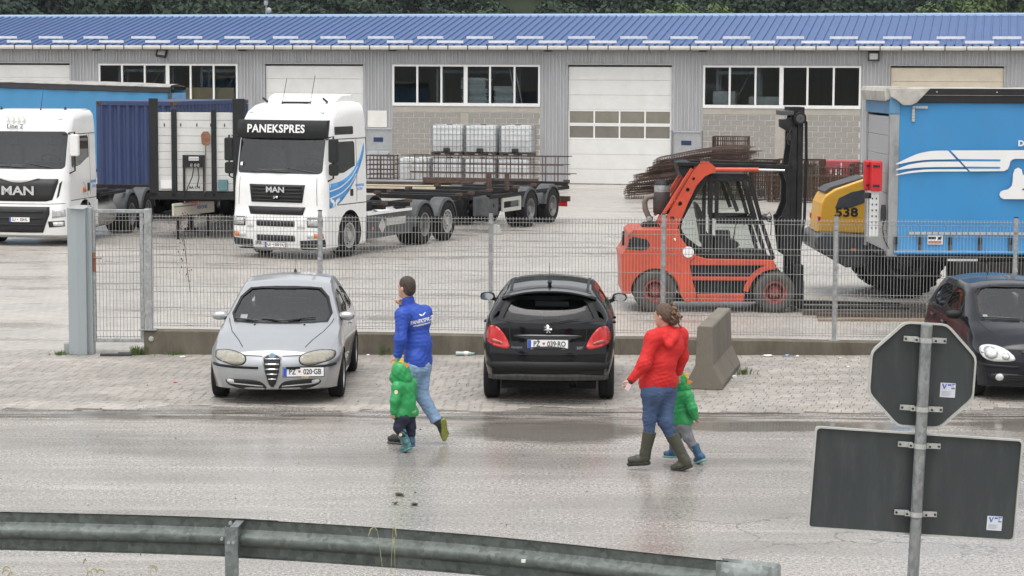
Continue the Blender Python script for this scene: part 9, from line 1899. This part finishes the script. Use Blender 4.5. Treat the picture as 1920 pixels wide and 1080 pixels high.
c = Sdf(0.04); c.chain([ls, Q(420, 612), rs], [0.06, 0.08, 0.06]); c.ell(Q(420, 640), (0.108, 0.095, 0.11)); c.ell(Q(420, 705), (0.122, 0.10, 0.15)); c.chain([Q(395, 765, 0.03), Q(445, 765, -0.03)], [0.096, 0.096]); c.chain([rs, re, rw_], [0.06, 0.05, 0.042]); c.chain([ls, le, lw], [0.06, 0.05, 0.042]); c.cut((0.0, 0, -1), Q(420, 780), 0.22); link('raincoat', c.mesh('raincoat', 0.0065, 0.004, (28, 28, 40), 18), M_green, pc)
c = Sdf(0.02); c.chain([rw_-0.35*(rw_-re)*0.5, rw_+0.10*(rw_-re)], [0.034, 0.033]); link('cuff', c.mesh('cuff', 0.005), cloth('cuff_blue', (0.03, 0.22, 0.42), 0.8), pc)
h = Sdf(0.03); h.ell(hd+np.array((0.0, 0, 0.01)), (0.100, 0.10, 0.118)); h.ell(Q(435, 570), (0.09, 0.09, 0.08)); h.chain([Q(375, 570), Q(400, 585), Q(430, 595)], [0.045, 0.06, 0.07]); link('hood', h.mesh('hood', 0.006, 0.005, (22, 22, 26), 14), M_green, pc)
spike(pc, Q(444, 504, -0.05), (0.75, 0, 0.55), M_spy, 0.06, 0.065); spike(pc, Q(455, 536, -0.06), (0.95, 0, 0.12), M_spo, 0.06, 0.065)
t_ = Sdf(0.03); t_.chain([lh, rh], [0.078, 0.078]); t_.chain([rh, rk, ra+0.3*(rk-ra)], [0.076, 0.06, 0.05]); t_.chain([lh, lk, la+0.35*(lk-la)], [0.076, 0.06, 0.05]); link('trousers', t_.mesh('trousers', 0.0065, 0.005, (22, 22, 40), 16), M_gtr, pc)
o_ = welly(pc, Q(496, 895, -0.05), Q(525, 955, -0.05), Q(545, 968, -0.06), Q(512, 988, 0.0), 0.046, M_wblue, M_wsole); welly(pc, Q(388, 905, 0.06), Q(384, 945, 0.06), Q(390, 958, 0.06), Q(345, 962, 0.12), 0.045, M_wblue, M_wsole)
# ---------------------------------------------------------------- woman in the red jacket
X3, Y3 = 1.62, 23.42
def W(X, Y, d=0.0): return np.array(((180+X/3)/175.4-X3, d, 1.977-Y/525))
pw = person('woman in red hooded jacket, blue jeans and olive wellington boots striding left', (X3, Y3, 0))
hd = W(315, 152, 0.0); fd = (-0.84, 0.54, -0.06); ls, rs = W(255, 275, -0.13), W(415, 275, 0.13); le, lw = W(205, 415, -0.20), W(132, 508, -0.20); re, rw_ = W(430, 400, 0.20), W(415, 490, 0.22)
lh, rh = W(255, 590, -0.08), W(335, 590, 0.08); lk, la = W(243, 735, -0.06), W(228, 940, -0.04); rk, ra = W(335, 755, -0.02), W(450, 965, -0.04)
# near leg swings back, far leg leads
b = Sdf(0.03); P, R = head(b, hd, fd, 0.98); b.chain([hd+np.array((0.01, 0, -0.06)), W(330, 225), W(335, 300)], [0.05, 0.05, 0.06]); b.ell(W(330, 340), (0.13, 0.09, 0.12)); b.ell(W(305, 450), (0.14, 0.11, 0.16)); b.ell(W(295, 565), (0.14, 0.11, 0.13))
b.chain([ls, le, lw], [0.055, 0.042, 0.028]); b.chain([rs, re, rw_], [0.055, 0.042, 0.028]); hand(b, lw, np.array((-0.50, -0.05, -0.86)), (-0.7, -0.5, 0.4), 0.75, 0.9); hand(b, rw_, rw_-re, (-0.5, 0.4, 0), 0.5, 0.95); b.chain([lh, lk, la], [0.09, 0.052, 0.035]); b.chain([rh, rk, W(375, 850, -0.02), ra], [0.09, 0.052, 0.045, 0.035]); b.chain([la+np.array((0, 0, -0.06)), W(150, 990, 0.0)], [0.03, 0.018]); b.chain([ra, W(400, 1015, 0.0)], [0.03, 0.018])
link('body', b.mesh('body', 0.0065), M_skin, pw)
j = Sdf(0.05); j.chain([ls, W(335, 265, 0.0), rs], [0.085, 0.11, 0.085]); j.ell(W(335, 330), (0.195, 0.14, 0.17), k=0.05); j.ell(W(300, 420, -0.02), (0.185, 0.15, 0.17), k=0.05); j.ell(W(290, 500, -0.01), (0.185, 0.155, 0.16), k=0.05); j.chain([W(250, 535, -0.04), W(335, 530, 0.04)], [0.135, 0.135]); j.chain([ls, le, lw+0.06*(le-lw)], [0.085, 0.068, 0.046]); j.chain([rs, re, rw_], [0.092, 0.074, 0.05]); j.chain([W(320, 240), W(318, 215)], [0.085, 0.075], 0.03); j.cut((0.04, 0, -1), W(295, 566), 0.5); j.cut((-0.3, 0, 0.95), W(315, 212), 0.12)
M_redj = cloth('jacket_red', (0.52, 0.013, 0.012), 0.75); jm = j.mesh('jacket', 0.0065, 0.0045, (26, 26, 40), 33); link('jacket', jm, M_redj, pw)
h = Sdf(0.04); h.chain([W(275, 235, -0.08), W(310, 275, -0.125), W(345, 312, -0.145), W(375, 280, -0.11), W(395, 235, -0.02)], [0.030, 0.036, 0.040, 0.038, 0.034]); h.ell(W(340, 262, -0.07), (0.115, 0.055, 0.075)); link('hood', h.mesh('hood', 0.006, 0.003, (30, 30, 30), 12), M_redj, pw)
c = Sdf(0.01); c.chain([lw+0.03*(le-lw), lw-0.03*(le-lw)], [0.043, 0.041]); link('cuff', c.mesh('cuff', 0.005), cloth('cuff_dark', (0.05, 0.02, 0.02)), pw)
MB().obox(W(115, 545, -0.235), (0.05, 0.012, 0.075), (0, 0.5, 0.2)).build('phone', mat('phone_white', (0.6, 0.45, 0.45), 0.4), pw, bevel=0.004)
hr = Sdf(0.02); hr.ell(P(-0.018, 0, 0.034), np.array((0.106, 0.089, 0.100)), R); hr.ell(P(-0.06, 0, 0.0), np.array((0.062, 0.080, 0.085)), R); hr.cut(np.array(fd)*0.9+np.array((0, 0, -0.42)), P(0.030, 0, 0.012)); link('hair', hr.mesh('hair', 0.006, 0.003, (70, 70, 50), 2), M_hairc, pw)
cu = MB(); rc_ = random.Random(6)
for i in range(70):
    c0 = Vector(W(374+rc_.gauss(0, 13), 155+rc_.gauss(0, 20), -0.03+rc_.gauss(0, 0.03))); r0 = rc_.uniform(0.010, 0.018); ph = rc_.uniform(0, 6); L = rc_.uniform(0.04, 0.07); dx = rc_.uniform(-0.02, 0.03)
    cu.tube([c0+Vector((r0*math.cos(ph+a*0.9)+dx*a/7, r0*math.sin(ph+a*0.9), 0.035-L*a/7)) for a in range(8)], [0.005, 0.009, 0.010, 0.010, 0.010, 0.009, 0.008, 0.004], 5)
k_ = Sdf(0.02); k_.ell(W(372, 165, -0.03), (0.068, 0.06, 0.085)); k_.cap(W(345, 135, -0.01), W(365, 150, -0.02), 0.04)
po_ = link('ponytail', k_.mesh('ponytail', 0.007, 0.008, (70, 70, 70), 3), M_hairc, pw); stuff(cu.build('curls', mat('hair_curls', (0.17, 0.105, 0.062), 0.6, var=0.45, vs=30), po_, smooth=80, fix=False))
t_ = Sdf(0.04); t_.chain([lh, rh], [0.12, 0.12]); t_.ell(W(298, 570), (0.165, 0.14, 0.12)); t_.chain([lh, lk, W(242, 830, -0.05)], [0.112, 0.072, 0.058]); t_.chain([rh, rk, W(375, 855, -0.02)], [0.125, 0.080, 0.060]); t_.cut((0, 0, 1), W(300, 535)); link('jeans', t_.mesh('jeans', 0.0075, 0.005, (20, 20, 60), 7), cloth('denim_dark', (0.045, 0.078, 0.155), 0.85, var=0.25, vs=6), pw)
welly(pw, W(245, 812, -0.05), W(222, 935, -0.03), W(222, 972, -0.03), W(143, 982, 0.01), 0.062, M_wol, mat('sole_black', (0.02, 0.02, 0.018), 0.7), 0.026)
o_ = welly(pw, W(372, 832, -0.02), W(440, 965, -0.04), W(458, 992, -0.05), W(388, 1022, -0.01), 0.062, M_wol, mat('sole_black', (0.02, 0.02, 0.018), 0.7), 0.024)
# ---------------------------------------------------------------- passenger in the dark hatchback
pp_ = person('person seated behind the windscreen of the dark hatchback at the right edge', (6.56, 30.50, 0.0))
b = Sdf(0.04); head(b, (0, -0.02, 1.20), (0, -1, 0), 0.98); b.chain([(0, 0, 1.12), (0, 0.02, 1.03), (0, 0.04, 0.90)], [0.05, 0.06, 0.12]); b.chain([(-0.17, 0.03, 0.98), (-0.20, -0.06, 0.76), (-0.08, -0.30, 0.70)], [0.06, 0.045, 0.03]); b.chain([(0.17, 0.03, 0.98), (0.20, -0.06, 0.76), (0.08, -0.30, 0.70)], [0.06, 0.045, 0.03]); b.ell((0, 0.05, 0.72), (0.17, 0.12, 0.18)); b.chain([(-0.09, 0.0, 0.56), (-0.10, -0.42, 0.60), (-0.10, -0.56, 0.36)], [0.085, 0.06, 0.045]); b.chain([(0.09, 0.0, 0.56), (0.10, -0.42, 0.60), (0.10, -0.56, 0.36)], [0.085, 0.06, 0.045]); hand(b, (-0.08, -0.30, 0.70), (0.5, -0.5, 0.0), (0, 0, 1), 0.5, 0.9); hand(b, (0.08, -0.30, 0.70), (-0.5, -0.5, 0.0), (0, 0, 1), 0.5, 0.9); link('body', b.mesh('body', 0.008), M_skin, pp_)
j = Sdf(0.05); j.chain([(-0.17, 0.03, 0.97), (0.17, 0.03, 0.97)], [0.075, 0.075]); j.ell((0, 0.04, 0.84), (0.19, 0.13, 0.17)); j.ell((0, 0.05, 0.70), (0.18, 0.13, 0.16)); j.chain([(-0.17, 0.03, 0.97), (-0.20, -0.06, 0.76), (-0.09, -0.28, 0.70)], [0.078, 0.06, 0.042]); j.chain([(0.17, 0.03, 0.97), (0.20, -0.06, 0.76), (0.09, -0.28, 0.70)], [0.078, 0.06, 0.042]); link('jumper', j.mesh('jumper', 0.009, 0.005), cloth('jumper_grey', (0.16, 0.14, 0.13)), pp_)
t_ = Sdf(0.04); t_.chain([(-0.09, 0.0, 0.56), (-0.10, -0.42, 0.60), (-0.10, -0.55, 0.40)], [0.10, 0.075, 0.06]); t_.chain([(0.09, 0.0, 0.56), (0.10, -0.42, 0.60), (0.10, -0.55, 0.40)], [0.10, 0.075, 0.06]); link('trousers', t_.mesh('trousers', 0.009), M_navy, pp_)
h = Sdf(0.02); h.ell((0, 0.0, 1.235), (0.088, 0.105, 0.10)); h.cut((0, -0.75, -0.66), (0, -0.03, 1.22)); link('hair', h.mesh('hair', 0.007, 0.003), mat('hair_grey', (0.25, 0.24, 0.22), 0.7), pp_)

# ================================================================ DAMP AIR
hz = MB(); hz.box(-900, 900, -60, 540, -1.03, 130); hzo = stuff(hz.build('haze', None)); hm = bpy.data.materials.new('haze_air'); hm.use_nodes = True; ht = hm.node_tree; ht.nodes.clear()
ho = ht.nodes.new('ShaderNodeOutputMaterial'); hv = ht.nodes.new('ShaderNodeVolumePrincipled'); hv.inputs['Color'].default_value = (0.86, 0.92, 1.0, 1); hv.inputs['Density'].default_value = 0.00012; hv.inputs['Anisotropy'].default_value = 0.2; ht.links.new(hv.outputs[0], ho.inputs['Volume']); hzo.data.materials.append(hm)
hzo['label'] = 'thin damp haze over the yard and the hillside'; hzo['category'] = 'haze'
